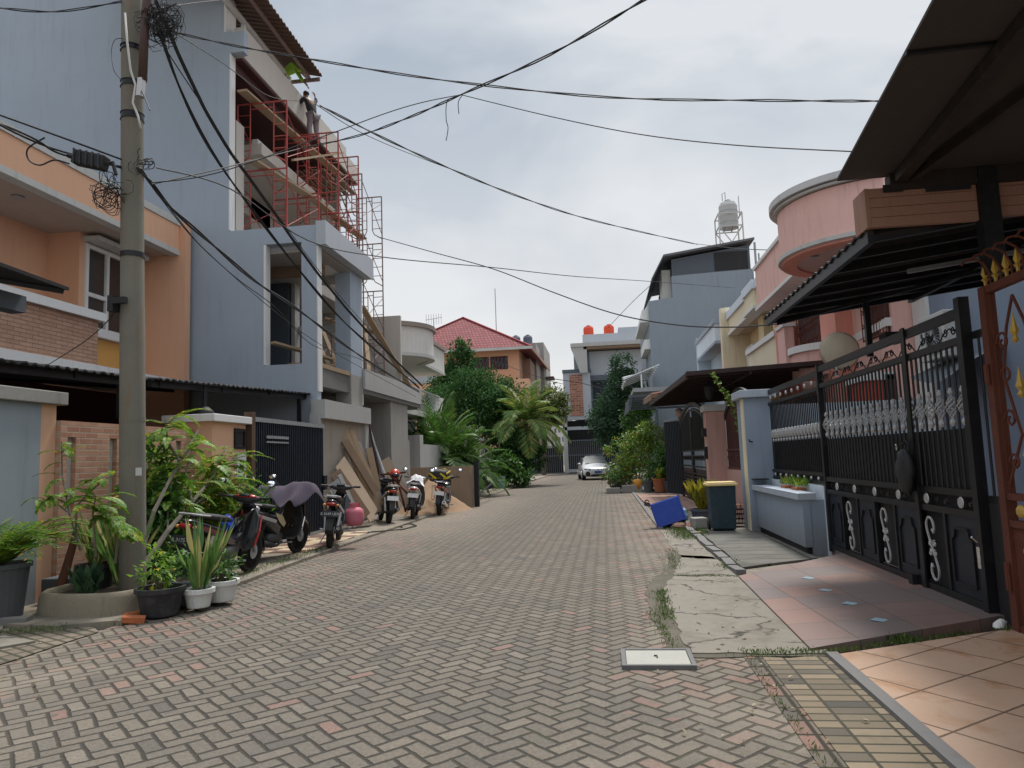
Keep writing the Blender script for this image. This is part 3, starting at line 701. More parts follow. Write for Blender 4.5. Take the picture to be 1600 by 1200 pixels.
t = thing('sliding_gate', 'dark vertical-ribbed sliding gate with rusty left post between the peach pillar and the concrete wall', 'gate', (-6, 13.3, .05))
mb = MB(); y = 11.86
while y < 14.96: mb.box(-6.03, -5.985, y, y+.035, .12, 2.26); y += .085
part('rib', mb, navy, t)
part('sheet', MB().box(-6.045, -6.032, 11.84, 14.98, .12, 2.26), blackm, t)
mb = MB(); mb.mark().box(-6.06, -5.97, 11.84, 15.0, 2.262, 2.34).mark().box(-6.06, -5.97, 11.84, 15.0, .05, .118).mark().box(-5.984, -5.965, 12.3, 13.2, 1.98, 2.03).mark().box(-5.984, -5.965, 12.3, 13.2, 1.90, 1.93); part('rail', mb, steel, t)
part('post', MB().box(-6.09, -5.95, 11.70, 11.835, .05, 2.42), paint('brown_rusted_steel', (.085, .05, .03), .8, .3, .5, .4, scale=4, dirtc=(.16, .07, .03)), t, label='rusty gate post')
part('lock_plate', MB().box(-5.97, -5.94, 14.9, 15.06, .95, 1.25), black, t)

# ---- grey house under construction
t = thing('unfinished_house', 'tall grey house under construction with open floors and a long blank side wall', 'house', (-8, 18, 0))
mb = MB()
x0 = -26
# side wall (faces the camera), stepped outline, one window opening
def wy(x0, x1, z0, z1, holes=()): mb.wally(15.2, 15.4, x0, x1, z0, z1, list(holes))
wy(-26, -8.3, 0, 11.2); wy(-8.3, -6.2, 0, 6.88, [(-7.45, -6.56, 3.73, 6.5)]); wy(-26, -7.95, 11.2, 11.72); wy(-26, -8.45, 11.72, 13.35)
part('side_wall', mb, greywall, t)
mb = MB(); mb.box(-8.298, -8.27, 15.19, 15.41, 6.9, 11.18).box(-7.452, -7.40, 15.19, 15.41, 3.74, 6.49).box(-6.2, -6.17, 15.19, 15.41, 3.1, 6.39).box(-8.45, -8.42, 15.2, 15.7, 11.73, 13.3); part('edge_strip', mb, white, t)
mb = MB(); mb.box(-9, -6.0, 15.42, 18.55, 6.42, 6.90); part('terrace_slab', mb, greylite, t)
part('terrace_fascia', MB().box(-6.0, -5.97, 15.15, 18.56, 6.40, 6.95).box(-6.2, -6.0, 15.15, 15.2, 6.40, 6.95), greylite, t)
mb = MB(); mb.box(-6.6, -6.2, 17.35, 18.2, 3.72, 6.42); part('column', mb, greywall, t)
mb = MB(); mb.box(-6.6, -6.2, 17.35, 18.2, 0, 3.72); part('column', mb, concrete, t)
part('column_edge', MB().box(-6.25, -6.195, 18.2, 18.26, 3.0, 6.42), white, t)
mb = MB(); mb.box(-12, -6.25, 15.4, 24, 3.25, 3.68); part('floor_slab', mb, concrete_d, t)
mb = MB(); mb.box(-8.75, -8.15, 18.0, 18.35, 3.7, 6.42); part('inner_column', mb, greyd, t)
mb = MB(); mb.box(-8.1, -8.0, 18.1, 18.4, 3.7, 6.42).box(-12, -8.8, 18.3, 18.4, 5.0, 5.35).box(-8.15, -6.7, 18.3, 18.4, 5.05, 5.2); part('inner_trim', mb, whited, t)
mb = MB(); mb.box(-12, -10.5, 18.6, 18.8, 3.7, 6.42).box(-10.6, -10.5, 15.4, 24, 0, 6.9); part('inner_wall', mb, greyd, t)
mb = MB(); mb.box(-12, -8.7, 23.3, 23.5, 0, 11.2).box(-7.9, -6.6, 23.3, 23.45, 3.9, 6.4); part('end_wall', mb, greybeige, t)
mb = MB(); mb.box(-9, -6.22, 15.42, 18.5, 6.34, 6.418); part('ceiling', mb, paint('ceiling_plaster', (.36, .34, .32), .85, .1, .2, .2), t)
part('ceiling_light_panel', MB().box(-7.0, -6.5, 16.6, 17.5, 6.325, 6.338), white, t)
mb = MB(); mb.box(-8.3, -6.6, 16.5, 16.7, 6.1, 6.338); part('ceiling_beam', mb, woodd, t)
# upper storeys
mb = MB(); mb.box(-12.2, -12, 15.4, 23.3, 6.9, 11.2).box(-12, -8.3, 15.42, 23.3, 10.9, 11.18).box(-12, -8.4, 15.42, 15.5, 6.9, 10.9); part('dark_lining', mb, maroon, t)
mb = MB(); mb.box(-12, -9.7, 15.6, 23.3, 8.6, 9.2).box(-9.8, -9.7, 15.6, 18, 6.9, 8.6).box(-9.9, -9.7, 19, 20.2, 6.9, 11).box(-9.3, -8.3, 15.52, 15.9, 6.9, 9.7); part('inner_partition', mb, greybeige, t)
part('doorway', MB().box(-9.69, -9.66, 16.2, 17.1, 6.9, 8.5), greyd, t)
mb = MB(); mb.box(-9.7, -8.1, 16.4, 22.0, 9.22, 9.5).box(-9.7, -8.2, 15.45, 23.3, 6.6, 6.9); part('mid_slab', mb, greybeige, t)
mb = MB(); mb.box(-8.35, -8.2, 16.4, 22.0, 9.5, 9.62); part('mid_slab_lip', mb, whited, t)
mb = MB(); mb.box(-8.3, -8.05, 15.405, 22.3, 11.18, 11.95).box(-8.3, -8.07, 22.3, 23.6, 11.18, 11.75).box(-12, -8.3, 23.35, 23.6, 11.18, 11.7); part('parapet', mb, greybeige, t)
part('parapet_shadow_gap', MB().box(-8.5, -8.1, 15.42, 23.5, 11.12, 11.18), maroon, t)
mb = MB(); mb.box(-12, -8.3, 15.4, 23.35, 11.19, 11.3); part('roof_slab', mb, concrete, t)
# lower balcony slab over the ground-floor opening
mb = MB(); mb.box(-8.2, -6.15, 18.22, 24.05, 3.30, 3.42); part('balcony_slab', mb, concrete_d, t)
part('balcony_fascia', MB().box(-6.30, -6.12, 18.20, 24.05, 3.42, 3.95).box(-8.2, -6.30, 18.20, 18.35, 3.42, 3.95), conc_light, t)
mb = MB(); mb.box(-6.9, -6.2, 20.7, 22.55, 0, 3.30).box(-7.2, -6.9, 20.7, 20.8, 0, 3.3).box(-6.7, -6.3, 22.55, 23.1, 0, 2.2); part('column', mb, concrete, t)
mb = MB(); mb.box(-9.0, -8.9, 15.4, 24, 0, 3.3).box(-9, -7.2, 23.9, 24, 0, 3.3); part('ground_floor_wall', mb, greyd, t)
part('panel_door', MB().box(-8.88, -8.84, 21.2, 22.0, 0.2, 1.9), steel, t)
# concrete yard wall
t = thing('concrete_wall', 'raw concrete yard wall with a beam on top that the planks lean against', 'wall', (-6.1, 16.6, 0))
part('wall', MB().box(-6.28, -6.12, 15.12, 17.95, 0, 2.49), paint('formwork_concrete', (.34, .30, .25), .9, .2, .35, .4), t)
part('beam', MB().box(-6.3, -5.98, 15.06, 18.2, 2.492, 2.9), conc_light, t)
part('post', MB().box(-6.30, -6.08, 14.98, 15.118, 0, 2.6).box(-6.3, -6.05, 17.955, 18.2, 0, 2.49), conc_light, t)
# corrugated canopy on the roof terrace
t = thing('roof_canopy', 'rust-brown corrugated canopy on the roof terrace of the unfinished house', 'canopy', (-8, 16, 12.5))
part('sheet', corrug(-7.45, -11.0, 11.6, 18.75, 12.62, 13.5, 12.5, 13.4, .18, .03), paint('rusty_corrugated', (.13, .075, .055), .7, .2, .4, .2, metal=.3), t)
mb = MB(); mb.bar((-8.35, 11.6, 12.55), (-8.35, 18.6, 12.38), .1, .12); part('beam', mb, white, t)
mb = MB(); mb.bar((-7.8, 11.6, 12.58), (-7.8, 18.7, 12.42), .06, .08).bar((-9.2, 11.6, 12.9), (-9.2, 18.7, 12.75), .06, .08).bar((-7.5, 18.7, 12.36), (-9.5, 18.7, 12.36), .05, .1)
part('purlin', mb, steelsc, t)
for y in (15.9, 18.4): part('post', MB().box(-8.4, -8.3, y, y+.08, 11.3, 12.36), white, t)

# ---- white house with the round balcony
def round_band(cx, cy, r, a0, a1, z0, z1, th, n=24, tail=()):
    """curved wall band (arc in plan) plus optional straight tail points in plan"""
    pts = [(cx+r*math.cos(R_(a0+(a1-a0)*i/n)), cy+r*math.sin(R_(a0+(a1-a0)*i/n))) for i in range(n+1)]
    pts = list(pts)+list(tail); mb = MB()
    m = len(pts); nr = []
    for i in range(m):
        p, q = pts[max(0, i-1)], pts[min(m-1, i+1)]; dx, dy = q[0]-p[0], q[1]-p[1]; l = math.hypot(dx, dy) or 1
        nr.append((-dy/l, dx/l))
    vs = []
    for i, (x, y) in enumerate(pts):
        xi, yi = x+nr[i][0]*th, y+nr[i][1]*th
        vs += [(x, y, z0), (x, y, z1), (xi, yi, z1), (xi, yi, z0)]
    fs = [(4*i+q, 4*i+4+q, 4*i+4+(q+1) % 4, 4*i+(q+1) % 4) for i in range(m-1) for q in range(4)]
    fs += [(0, 1, 2, 3)[::-1], tuple(4*(m-1)+q for q in range(4))]
    return mb.add(vs, fs), pts
bw = paint('grey_white_paint', (.66, .64, .61), .8, .06, .2, .1)
t = thing('round_balcony_house', 'off-white house with a rounded upper roof band and grille windows beyond the unfinished house', 'house', (-9, 28, 0))
part('wall', MB().box(-14, -8.6, 24.1, 31.8, 0, 5.9), bw, t)
part('cream_wall', MB().box(-12, -8.2, 24.15, 25.6, 3.5, 5.6), creaml, t)
ring, pts = round_band(-8.0, 26.4, 1.75, -118, 35, 5.42, 6.38, .15, 26, tail=((-6.95, 27.9), (-6.95, 31.6)))
part('parapet', ring, bw, t)
o2, _ = round_band(-8.0, 26.4, 1.85, -118, 35, 6.38, 6.54, .3, 26, tail=((-6.87, 27.85), (-6.87, 31.7))); part('cornice', o2, paint('brown_cornice', (.30, .24, .21), .8), t)
o2, _ = round_band(-8.0, 26.4, 1.79, -118, 35, 5.30, 5.42, .3, 26, tail=((-6.92, 27.9), (-6.92, 31.6))); part('lower_trim', o2, whited, t)
mb = MB(); pp = [(x, y) for x, y in pts]+[(-13, 31.6), (-13, 24.8), (-9.2, 24.8)]; mb.prism(pp, 'z', 5.34, 5.41); part('soffit', mb, bw, t)
part('side_parapet', MB().box(-12, -8.7, 24.2, 24.6, 5.2, 6.5), greylite, t)
for y in (25.6, 28.6):
    w = part('window', MB().wallx(-8.62, -8.52, y, y+1.4, 3.9, 5.4, [(y+.1, y+.65, 4.0, 5.3), (y+.75, y+1.3, 4.0, 5.3)]), white, t)
    part('pane', MB().box(-8.6, -8.58, y+.05, y+1.35, 3.95, 5.35), darkglass, w)
    mb = MB()
    for k in range(9): mb.bar((-8.5, y+.05+k*.16, 3.9), (-8.5, y+.05+k*.16, 5.4), .02)
    for k in range(4): mb.bar((-8.5, y, 4.1+k*.4), (-8.5, y+1.4, 4.1+k*.4), .02)
    part('grille', mb, white, w)
mb = MB(); mb.box(-8.3, -7.2, 25.2, 31.8, 3.3, 3.5); part('balcony_floor', mb, bw, t)
mb = MB()
for k in range(33): mb.bar((-7.25, 25.3+k*.2, 3.5), (-7.25, 26.3+k*.2, 4.35), .02)
mb.bar((-7.25, 25.2, 4.37), (-7.25, 31.8, 4.37), .04); part('railing', mb, whited, t)
part('roof', MB().add([(-14, 24, 5.95), (-9, 24, 5.95), (-9, 31.7, 5.95), (-14, 31.7, 5.95), (-12, 26, 7.5), (-12, 30, 7.5)], [(0, 1, 4), (1, 2, 5, 4), (2, 3, 5), (3, 0, 4, 5), (0, 3, 2, 1)]), terra, t)
part('ground_floor', MB().box(-9.0, -8.4, 24.1, 31.8, 0, 3.3), greyd, t)
part('front_wall', MB().box(-6.6, -6.35, 24.1, 29.2, 0, 2.1).box(-6.7, -6.2, 24.05, 24.5, 0, 2.4), conc_light, t)
t = thing('air_conditioner', 'outdoor air conditioner unit standing by the parapet of the white house', 'air conditioner', (-8.4, 25.2, 5.9))
part('case', MB().box(-8.85, -8.15, 24.9, 25.2, 5.62, 6.2), whited, t, bevel=.01)
part('fan_guard', MB().lathe([(.2, 0), (.2, -.02), (.15, -.03), (.0, -.02)], (-8.42, 24.9, 5.92), 14, 'y'), blackm, t)
part('bracket', MB().box(-8.8, -8.2, 24.95, 25.15, 5.5, 5.62), steel, t)
t = thing('yard_wall', 'pale wall with a raised diamond pattern at the end of the left row', 'wall', (-6.4, 36, 0))
part('wall', MB().box(-6.6, -6.45, 33.2, 41, 0.0, 2.5), paint('pale_pink_render', (.42, .33, .29), .85, .1, .3, .2), t)
mb = MB()
for k in range(6):
    y = 33.6+k*1.2
    for s_ in (0, .3): mb.bar((-6.43, y, 1.2+s_), (-6.43, y+.45, 1.75+s_), .03).bar((-6.43, y+.45, 1.75+s_), (-6.43, y+.9, 1.2+s_), .03).bar((-6.43, y, 1.2+s_), (-6.43, y+.45, .65+s_), .03).bar((-6.43, y+.45, .65+s_), (-6.43, y+.9, 1.2+s_), .03)
part('diamond_relief', mb, whited, t)
part('coping', MB().box(-6.65, -6.4, 33.15, 41.05, 2.502, 2.62), conc_light, t)

# ---- scaffolding
def frame(mb, x0, x1, y, z, h=1.7, r=.021):
    """door-type scaffold frame in the plane y"""
    mb.tube([(x0, y, z), (x0, y, z+h)], r, 6); mb.tube([(x1, y, z), (x1, y, z+h)], r, 6)
    mb.tube([(x0, y, z+h), (x1, y, z+h)], r, 6); w = .33
    for s_, xa in ((1, x0), (-1, x1)):
        mb.tube([(xa+s_*w, y, z+h), (xa+s_*w, y, z+.45), (xa+s_*w*.8, y, z+.3), (xa, y, z+.14)], r*.8, 5)
        for k in range(4): mb.tube([(xa, y, z+.5+k*.3), (xa+s_*w, y, z+.5+k*.3)], r*.6, 4)
    mb.tube([(x0+w, y, z+h-.14), (x1-w, y, z+h-.14)], r*.7, 5)
def scaffold(lab, xs, ys, z0, lifts, mat, grp='scaffold towers on the unfinished house', h=1.7):
    t = thing('scaffold_tower', lab, 'scaffold', ((xs[0]+xs[1])/2, ys[0], z0), grp)
    for l in range(lifts):
        for y in ys:
            mb = MB(); frame(mb, xs[0], xs[1], y, z0+l*h, h-.02); part('frame', mb, mat, t)
        for a, b in zip(ys, ys[1:]):
            for x in xs: part('cross_brace', MB().tube([(x, a, z0+l*h+.25), (x, b, z0+l*h+1.35)], .012, 5).tube([(x+.01, a, z0+l*h+1.35), (x+.01, b, z0+l*h+.25)], .012, 5), mat, t)
    return t
scaffold('red scaffold tower nearest the camera on the grey terrace', (-8.5, -7.24), (15.95, 17.9), 6.92, 2, redsc)
scaffold('rust-red scaffold tower behind the nearest one, under the standing worker', (-8.02, -6.85), (18.35, 20.0), 7.2, 2, redsc)
scaffold('tall bare steel scaffold tower rising above the lower balcony against the sky', (-7.9, -7.05), (20.9, 22.9), 3.96, 4, steelsc, h=1.62)
scaffold('small rust-brown scaffold inside the open first floor', (-7.8, -6.85), (18.6, 20.2), 3.72, 1, steelsc)
scaffold('brown scaffold with extra planks at the far end of the upper floors', (-9.0, -7.75), (20.6, 22.4), 7.0, 2, steelsc)
# scaffold boards
def plank(lab, a, b, w, th, mat=wood, up=(0, 0, 1), cat='plank', name='plank', grp=None):
    return solo(name, MB().bar(a, b, w, th, up), mat, lab, cat, a, grp)
G1 = 'timber boards on the scaffolding'
plank('long scaffold board running up to the top of the red tower', (-8.1, 15.4, 10.36), (-7.75, 20.9, 10.42), .25, .05, grp=G1)
plank('second scaffold board lying at the middle level of the red tower', (-7.9, 15.5, 8.66), (-7.5, 18.4, 8.68), .25, .05, grp=G1)
plank('scaffold board sagging between the two red towers', (-7.9, 18.2, 9.0), (-7.6, 22.6, 8.9), .25, .05, grp=G1)
plank('thin diagonal timber brace on the red scaffold', (-7.2, 16.2, 8.9), (-7.15, 19.5, 10.5), .07, .05, grp=G1)
for k in range(5): plank('dark board laid in a row on top of the far scaffold frames', (-8.9+k*.25, 20.4, 10.46), (-8.9+k*.25, 22.5, 10.46), .16, .05, woodd, grp='dark boards in a row on the far scaffold')
plank('short board across the open first-floor scaffold', (-7.4, 18.4, 5.42), (-6.75, 21, 5.42), .25, .05, grp=G1)
plank('edge board of the open first floor', (-6.27, 15.45, 3.72), (-6.23, 17.3, 3.72), .06, .1, grp=G1)
for k in range(3): plank('loose board in the heap inside the window opening', (-7.4+.12*k, 15.7+.1*k, 3.72+.06*k), (-6.7+.1*k, 16.9, 3.76+.07*k), .2, .04, wood, grp='heap of boards inside the window opening')
plank('board poking out of the window opening at an angle', (-7.2, 15.1, 4.22), (-6.4, 16.6, 4.0), .18, .05, wood, grp=G1)
for k in range(6):
    a = (-7.2+.1*k, 18.6+.35*k, 3.97); b = (-8.1+.12*k, 19.0+.7*k+random.uniform(-.4, .4), 5.4+random.uniform(-.3, .7))
    plank('raw timber leaning on the lower balcony beside the steel scaffold', a, b, .12, .04, wood, grp='raw timbers leaning on the lower balcony')
plank('long pale timber slanting across the lower balcony towards the white house', (-6.6, 19.4, 5.9), (-6.6, 24.6, 4.0), .18, .05, wood)
# ============================================================ PEOPLE
def figure(joints, edges, radii, mat, name, parent, sub=2):
    """one continuous skinned surface; joints dict name->(x,y,z)"""
    names = list(joints); idx = {n: i for i, n in enumerate(names)}
    o0 = org(parent)
    me = bpy.data.meshes.new(name); me.from_pydata([tuple(Vector(joints[n])-o0) for n in names], [(idx[a], idx[b]) for a, b in edges], [])
    o = bpy.data.objects.new(name, me); COL.objects.link(o)
    sk = o.modifiers.new('skin', 'SKIN'); sv = me.skin_vertices[0].data
    for n in names:
        r = radii[n]; sv[idx[n]].radius = r if isinstance(r, tuple) else (r, r)
    sv[idx[names[0]]].use_root = True
    ss = o.modifiers.new('sub', 'SUBSURF'); ss.levels = ss.render_levels = sub
    dg = bpy.context.evaluated_depsgraph_get(); nm = bpy.data.meshes.new_from_object(o.evaluated_get(dg))
    bpy.data.objects.remove(o); nm.materials.clear(); nm.materials.append(mat)
    nm.polygons.foreach_set('use_smooth', [True]*len(nm.polygons))
    q = bpy.data.objects.new(name, nm); COL.objects.link(q); q.parent = parent; return q
def person(label, base, yaw, pose, top, trousers, boots, hairm, skin, group=None):
    """pose: dict of joint positions in the figure's own frame (x right, y forward, z up)"""
    t = thing('person', label, 'person', base, group)
    c, s = math.cos(yaw), math.sin(yaw)
    W_ = lambda p: (base[0]+p[0]*c-p[1]*s, base[1]+p[0]*s+p[1]*c, base[2]+p[2])
    J = {k: W_(v) for k, v in pose.items()}
    E_ = [('hip', 'waist'), ('waist', 'chest'), ('chest', 'neck'), ('neck', 'head'), ('head', 'crown'), ('head', 'nose')]
    Rr = dict(hip=(.13, .11), waist=(.12, .095), chest=(.15, .11), neck=.052, head=(.075, .088), crown=(.06, .07), nose=.028)
    for q in 'lr':
        E_ += [('hip', 'hj'+q), ('hj'+q, 'kn'+q), ('kn'+q, 'an'+q), ('an'+q, 'to'+q), ('chest', 'sh'+q), ('sh'+q, 'el'+q), ('el'+q, 'wr'+q), ('wr'+q, 'pm'+q)]
        Rr.update({'hj'+q: .088, 'kn'+q: .058, 'an'+q: .038, 'to'+q: .034, 'sh'+q: .056, 'el'+q: .04, 'wr'+q: .027, 'pm'+q: (.04, .018)})
    body = figure(J, E_, Rr, skin, 'body', t)
    d = {k: Vector(v) for k, v in J.items()}
    for q in 'lr':     # five fingers rooted in the palm
        ax = (d['pm'+q]-d['wr'+q]).normalized(); sd_ = ax.cross(Vector((0, 0, 1))); sd_ = sd_.normalized() if sd_.length > .1 else Vector((1, 0, 0)); dn = ax.cross(sd_)
        mb = MB()
        for k, (off, ln) in enumerate(((-.03, .07), (-.01, .08), (.01, .075), (.03, .06), (-.045, .05))):
            b0 = d['pm'+q]+sd_*off+ax*(-.03 if k == 4 else .01); dr = (ax+sd_*off*(9 if k == 4 else 3)).normalized()
            mb.tube([b0, b0+dr*ln*.5, b0+dr*ln*.8+dn*.012, b0+dr*ln+dn*.028], [.010, .009, .0085, .006], 6)
        part('fingers', mb, skin, body, smooth=True)
    # clothing shells, slightly wider than the body beneath
    tj = {k: J[k] for k in ('hip', 'waist', 'chest')}; te = [('hip', 'waist'), ('waist', 'chest')]; tr = dict(hip=(.145, .125), waist=(.137, .112), chest=(.167, .128))
    ne = d['chest']+(d['neck']-d['chest'])*.75; tj['col'] = tuple(ne); te.append(('chest', 'col')); tr['col'] = .062
    for q in 'lr':
        mid = d['el'+q]+(d['wr'+q]-d['el'+q])*.5
        tj['sh'+q] = J['sh'+q]; tj['el'+q] = J['el'+q]; tj['sl'+q] = tuple(mid)
        te += [('chest', 'sh'+q), ('sh'+q, 'el'+q), ('el'+q, 'sl'+q)]; tr.update({'sh'+q: .069, 'el'+q: .053, 'sl'+q: .045})
    figure(tj, te, tr, top, 'shirt', t)
    tj = {'hip': J['hip']}; te = []; tr = {'hip': (.142, .122)}
    for q in 'lr':
        low = d['kn'+q]+(d['an'+q]-d['kn'+q])*.88
        tj.update({'hj'+q: J['hj'+q], 'kn'+q: J['kn'+q], 'lo'+q: tuple(low)}); te += [('hip', 'hj'+q), ('hj'+q, 'kn'+q), ('kn'+q, 'lo'+q)]
        tr.update({'hj'+q: .102, 'kn'+q: .075, 'lo'+q: .060})
    figure(tj, te, tr, trousers, 'trousers', t)
    for q in 'lr':
        a, b = d['an'+q], d['to'+q]
        figure({'a': tuple(a+Vector((0, 0, .07))), 'b': tuple(a), 'c': tuple(b)}, [('a', 'b'), ('b', 'c')], dict(a=.05, b=.052, c=(.047, .042)), boots, 'boot', t, 1)
    hc = d['head']+(d['crown']-d['head'])*.55; fwd = (d['nose']-d['head']); fwd.normalize()
    hb = MB().blob(tuple(hc-fwd*.018), .088, .092, .085, 12, 8, .03, 3); part('hair', hb, hairm, t, smooth=True)
    side = fwd.cross(Vector((0, 0, 1))).normalized(); up = side.cross(fwd)
    mb = MB()
    for s_ in (-1, 1): mb.mark().blob(tuple(d['head']+fwd*.078+side*.03*s_+up*.02), .011, .011, .009, 6, 4)
    part('eye', mb, blackm, body)
    mb = MB(); mb.bar(d['head']+fwd*.083-side*.024-up*.045, d['head']+fwd*.083+side*.024-up*.045, .008, .008); part('mouth', mb, pinkd, body)
    mb = MB()
    for s_ in (-1, 1): mb.mark().blob(tuple(d['head']+side*.082*s_), .014, .022, .03, 6, 5)
    part('ear', mb, skin, body, smooth=True)
    return t
skin = paint('brown_skin', (.23, .115, .07), .6, .08, .0, .1)
hairm = paint('black_hair', (.012, .010, .010), .6, .2, 0, .3)
# worker standing on the red scaffold, one arm raised, torso bent forward against the parapet
pose = dict(hip=(0, 0, .86), waist=(0, .06, 1.03), chest=(0, .15, 1.27), neck=(0, .22, 1.42), head=(0, .27, 1.53), crown=(0, .29, 1.64), nose=(0, .36, 1.51),
    hjl=(-.10, 0, .82), knl=(-.12, .05, .47), anl=(-.12, -.02, .09), tol=(-.14, .12, .04), hjr=(.10, 0, .82), knr=(.14, .02, .47), anr=(.16, -.08, .09), tor=(.18, .06, .04),
    shl=(-.19, .16, 1.34), ell=(-.26, .33, 1.18), wrl=(-.20, .52, 1.28), pml=(-.18, .59, 1.31), shr=(.19, .16, 1.34), elr=(.34, .2, 1.5), wrr=(.38, .28, 1.70), pmr=(.38, .31, 1.77))
person('worker in black shirt and grey trousers standing on the red scaffold, one arm raised', (-7.72, 18.75, 10.46), R_(70), pose,
       paint('black_cloth', (.02, .02, .024), .9, .2), paint('grey_purple_cloth', (.22, .19, .21), .9, .2), paint('dark_red_boot', (.12, .02, .025), .6), hairm, skin)
pose2 = dict(hip=(0, 0, .88), waist=(0, .10, 1.04), chest=(0, .32, 1.20), neck=(0, .47, 1.24), head=(0, .57, 1.27), crown=(0, .66, 1.33), nose=(0, .62, 1.19),
    hjl=(-.10, 0, .84), knl=(-.12, .03, .47), anl=(-.12, -.02, .09), tol=(-.13, .12, .04), hjr=(.10, 0, .84), knr=(.12, .03, .47), anr=(.12, -.02, .09), tor=(.13, .12, .04),
    shl=(-.19, .34, 1.22), ell=(-.24, .48, .98), wrl=(-.18, .62, .80), pml=(-.17, .66, .74), shr=(.19, .34, 1.22), elr=(.25, .50, 1.0), wrr=(.20, .66, .84), pmr=(.19, .71, .78))
person('worker in a lime green shirt leaning over the roof parapet above the scaffold', (-8.46, 18.35, 11.42), R_(-80), pose2,
       paint('lime_cloth', (.28, .50, .05), .85, .1), paint('dark_cloth', (.03, .03, .04), .9), paint('work_boot', (.05, .04, .03), .8), hairm, skin)
# ============================================================ RIGHT SIDE
# ---- black sliding gate with silver ornaments
GY0, GY1, GX = 6.30, 10.42, 3.0
t = thing('sliding_gate', 'tall black wrought sliding gate with silver diamond ornaments and white S-shaped scrolls', 'gate', (GX, 8.3, .06))
mb = MB()
for z0, z1 in ((2.50, 2.58), (2.28, 2.34), (1.01, 1.07), (.84, .90), (.07, .17)): mb.mark().box(GX-.03, GX+.03, GY0+.085, GY1-.04, z0, z1)
part('rails', mb, black, t)
mb = MB().box(GX-.045, GX+.04, GY0, GY0+.085, .06, 2.66); part('post', mb, black, t)
part('post', MB().box(GX-.04, GX+.04, GY1-.04, GY1+.03, .07, 2.60), black, t)
part('post', MB().box(GX-.05, GX-.031, 7.42, 7.50, .02, 2.60).box(GX-.09, GX-.03, 7.62, 7.72, .03, .2), black, t)
mb = MB(); mo = MB(); y = GY0+.17; k = 0
while y < GY1-.1:
    if k % 2: mb.tube([(GX, y, 1.07), (GX, y, 2.28)], .011, 6)
    else:
        mb.tube([(GX, y, 1.07), (GX, y, 1.62)], .011, 6).tube([(GX, y, 1.93), (GX, y, 2.28)], .011, 6)
        # twisted basket ornament
        mo.mark()
        for a in range(5):
            pts = [(GX+math.cos(a*1.256+q*.9)*.048*math.sin(math.pi*q/6), y+math.sin(a*1.256+q*.9)*.048*math.sin(math.pi*q/6), 1.67+.2*q/6) for q in range(7)]
            mo.tube(pts, .0075, 4)
        mo.lathe([(0, 1.87), (.02, 1.885), (.026, 1.90), (.014, 1.935), (0, 1.95)], (GX, y, 0), 8).lathe([(0, 1.59), (.018, 1.61), (.030, 1.635), (.018, 1.665), (0, 1.68)], (GX, y, 0), 8)
    y += .105; k += 1
part('bar', mb, black, t); part('ornament', mo, silver, t)
part('backing_sheet', MB().box(GX+.034, GX+.04, GY0+.09, GY1-.05, .17, 1.58), blackm, t)
mb = MB(); n = 9
for k in range(n):
    yc = GY0+.3+(GY1-GY0-.55)*k/(n-1); mb.mark()
    for s_ in (-1, 1): mb.mark().tube(spiral((yc+s_*.07, 2.42), .045, .012, 90-s_*90, 90-s_*90+s_*-400, GX, n=14), .007, 4)
    mb.mark().tube([(GX, yc-.2, 2.345), (GX, yc-.12, 2.40), (GX, yc, 2.44), (GX, yc+.12, 2.40), (GX, yc+.2, 2.345)], .007, 4)
    for s_ in (-1, 1): mb.mark().tube(spiral((yc+s_*.09, .955), .036, .01, 0, s_*420, GX, n=12), .007, 4)
part('scrollwork', mb, black, t)
mb = MB()
for k in range(6): mb.mark().lathe([(0, -.012), (.045, -.008), (.05, 0), (0, .01)], (GX-.03, 6.62+k*.66, .955), 14, 'x')
part('rosette', mb, silver, t)
cell = (GY1-GY0-.16)/7; mp_ = MB(); mf = MB(); ms_ = MB()
for c in range(7):
    ya = GY0+.10+c*cell; yb = ya+cell
    mf.mark().box(GX-.03, GX+.02, yb-.02, yb+.02, .17, .84)
    if c % 2 == 0:
        a, b = ya+.10, yb-.10; mp_.mark().box(GX-.012, GX+.03, ya+.02, yb-.021, .172, .838)
        pts = [(GX-.02, q, w_) for q, w_ in ((a, .26), (a, .63), (a+.05, .66), (a+.07, .73), (b-.07, .73), (b-.05, .66), (b, .63), (b, .26))]
        for p, q in zip(pts, pts[1:]+pts[:1]): mf.bar(p, q, .018, .022, (1, 0, 0))
    else:
        ym = (ya+yb)/2; x_ = GX-.03; ms_.mark()
        p1 = [(x_, ym+.015+(.078 if q > 0 else .075)*math.cos(R_(q)), .695+.088*math.sin(R_(q))) for q in range(215, -31, -20)]
        p2 = [(x_, ym-.015+.075*math.cos(R_(q)), .30+.088*math.sin(R_(q))) for q in range(155, 396, 20)]
        ms_.tube([(x_, ym-.02, .675)]+p1+[(x_, ym+.02, .52), (x_, ym-.02, .47)]+p2+[(x_, ym+.02, .325)], .0115, 6)
        for s_ in (-1, 1):
            for zz in (.455, .545): ms_.tube(spiral((ym+s_*.045, zz), .030, .009, 90, 90+s_*380, x_, n=10), .010, 5)
part('panel', mp_, navy, t); part('panel_frame', mf, black, t); part('scroll_ornament', ms_, silver, t)
part('latch', MB().box(GX-.06, GX-.046, GY0+.02, GY0+.07, .45, .62).tube([(GX-.06, GY0+.045, .66), (GX-.10, GY0+.045, .70)], .01, 6), chrome, t)
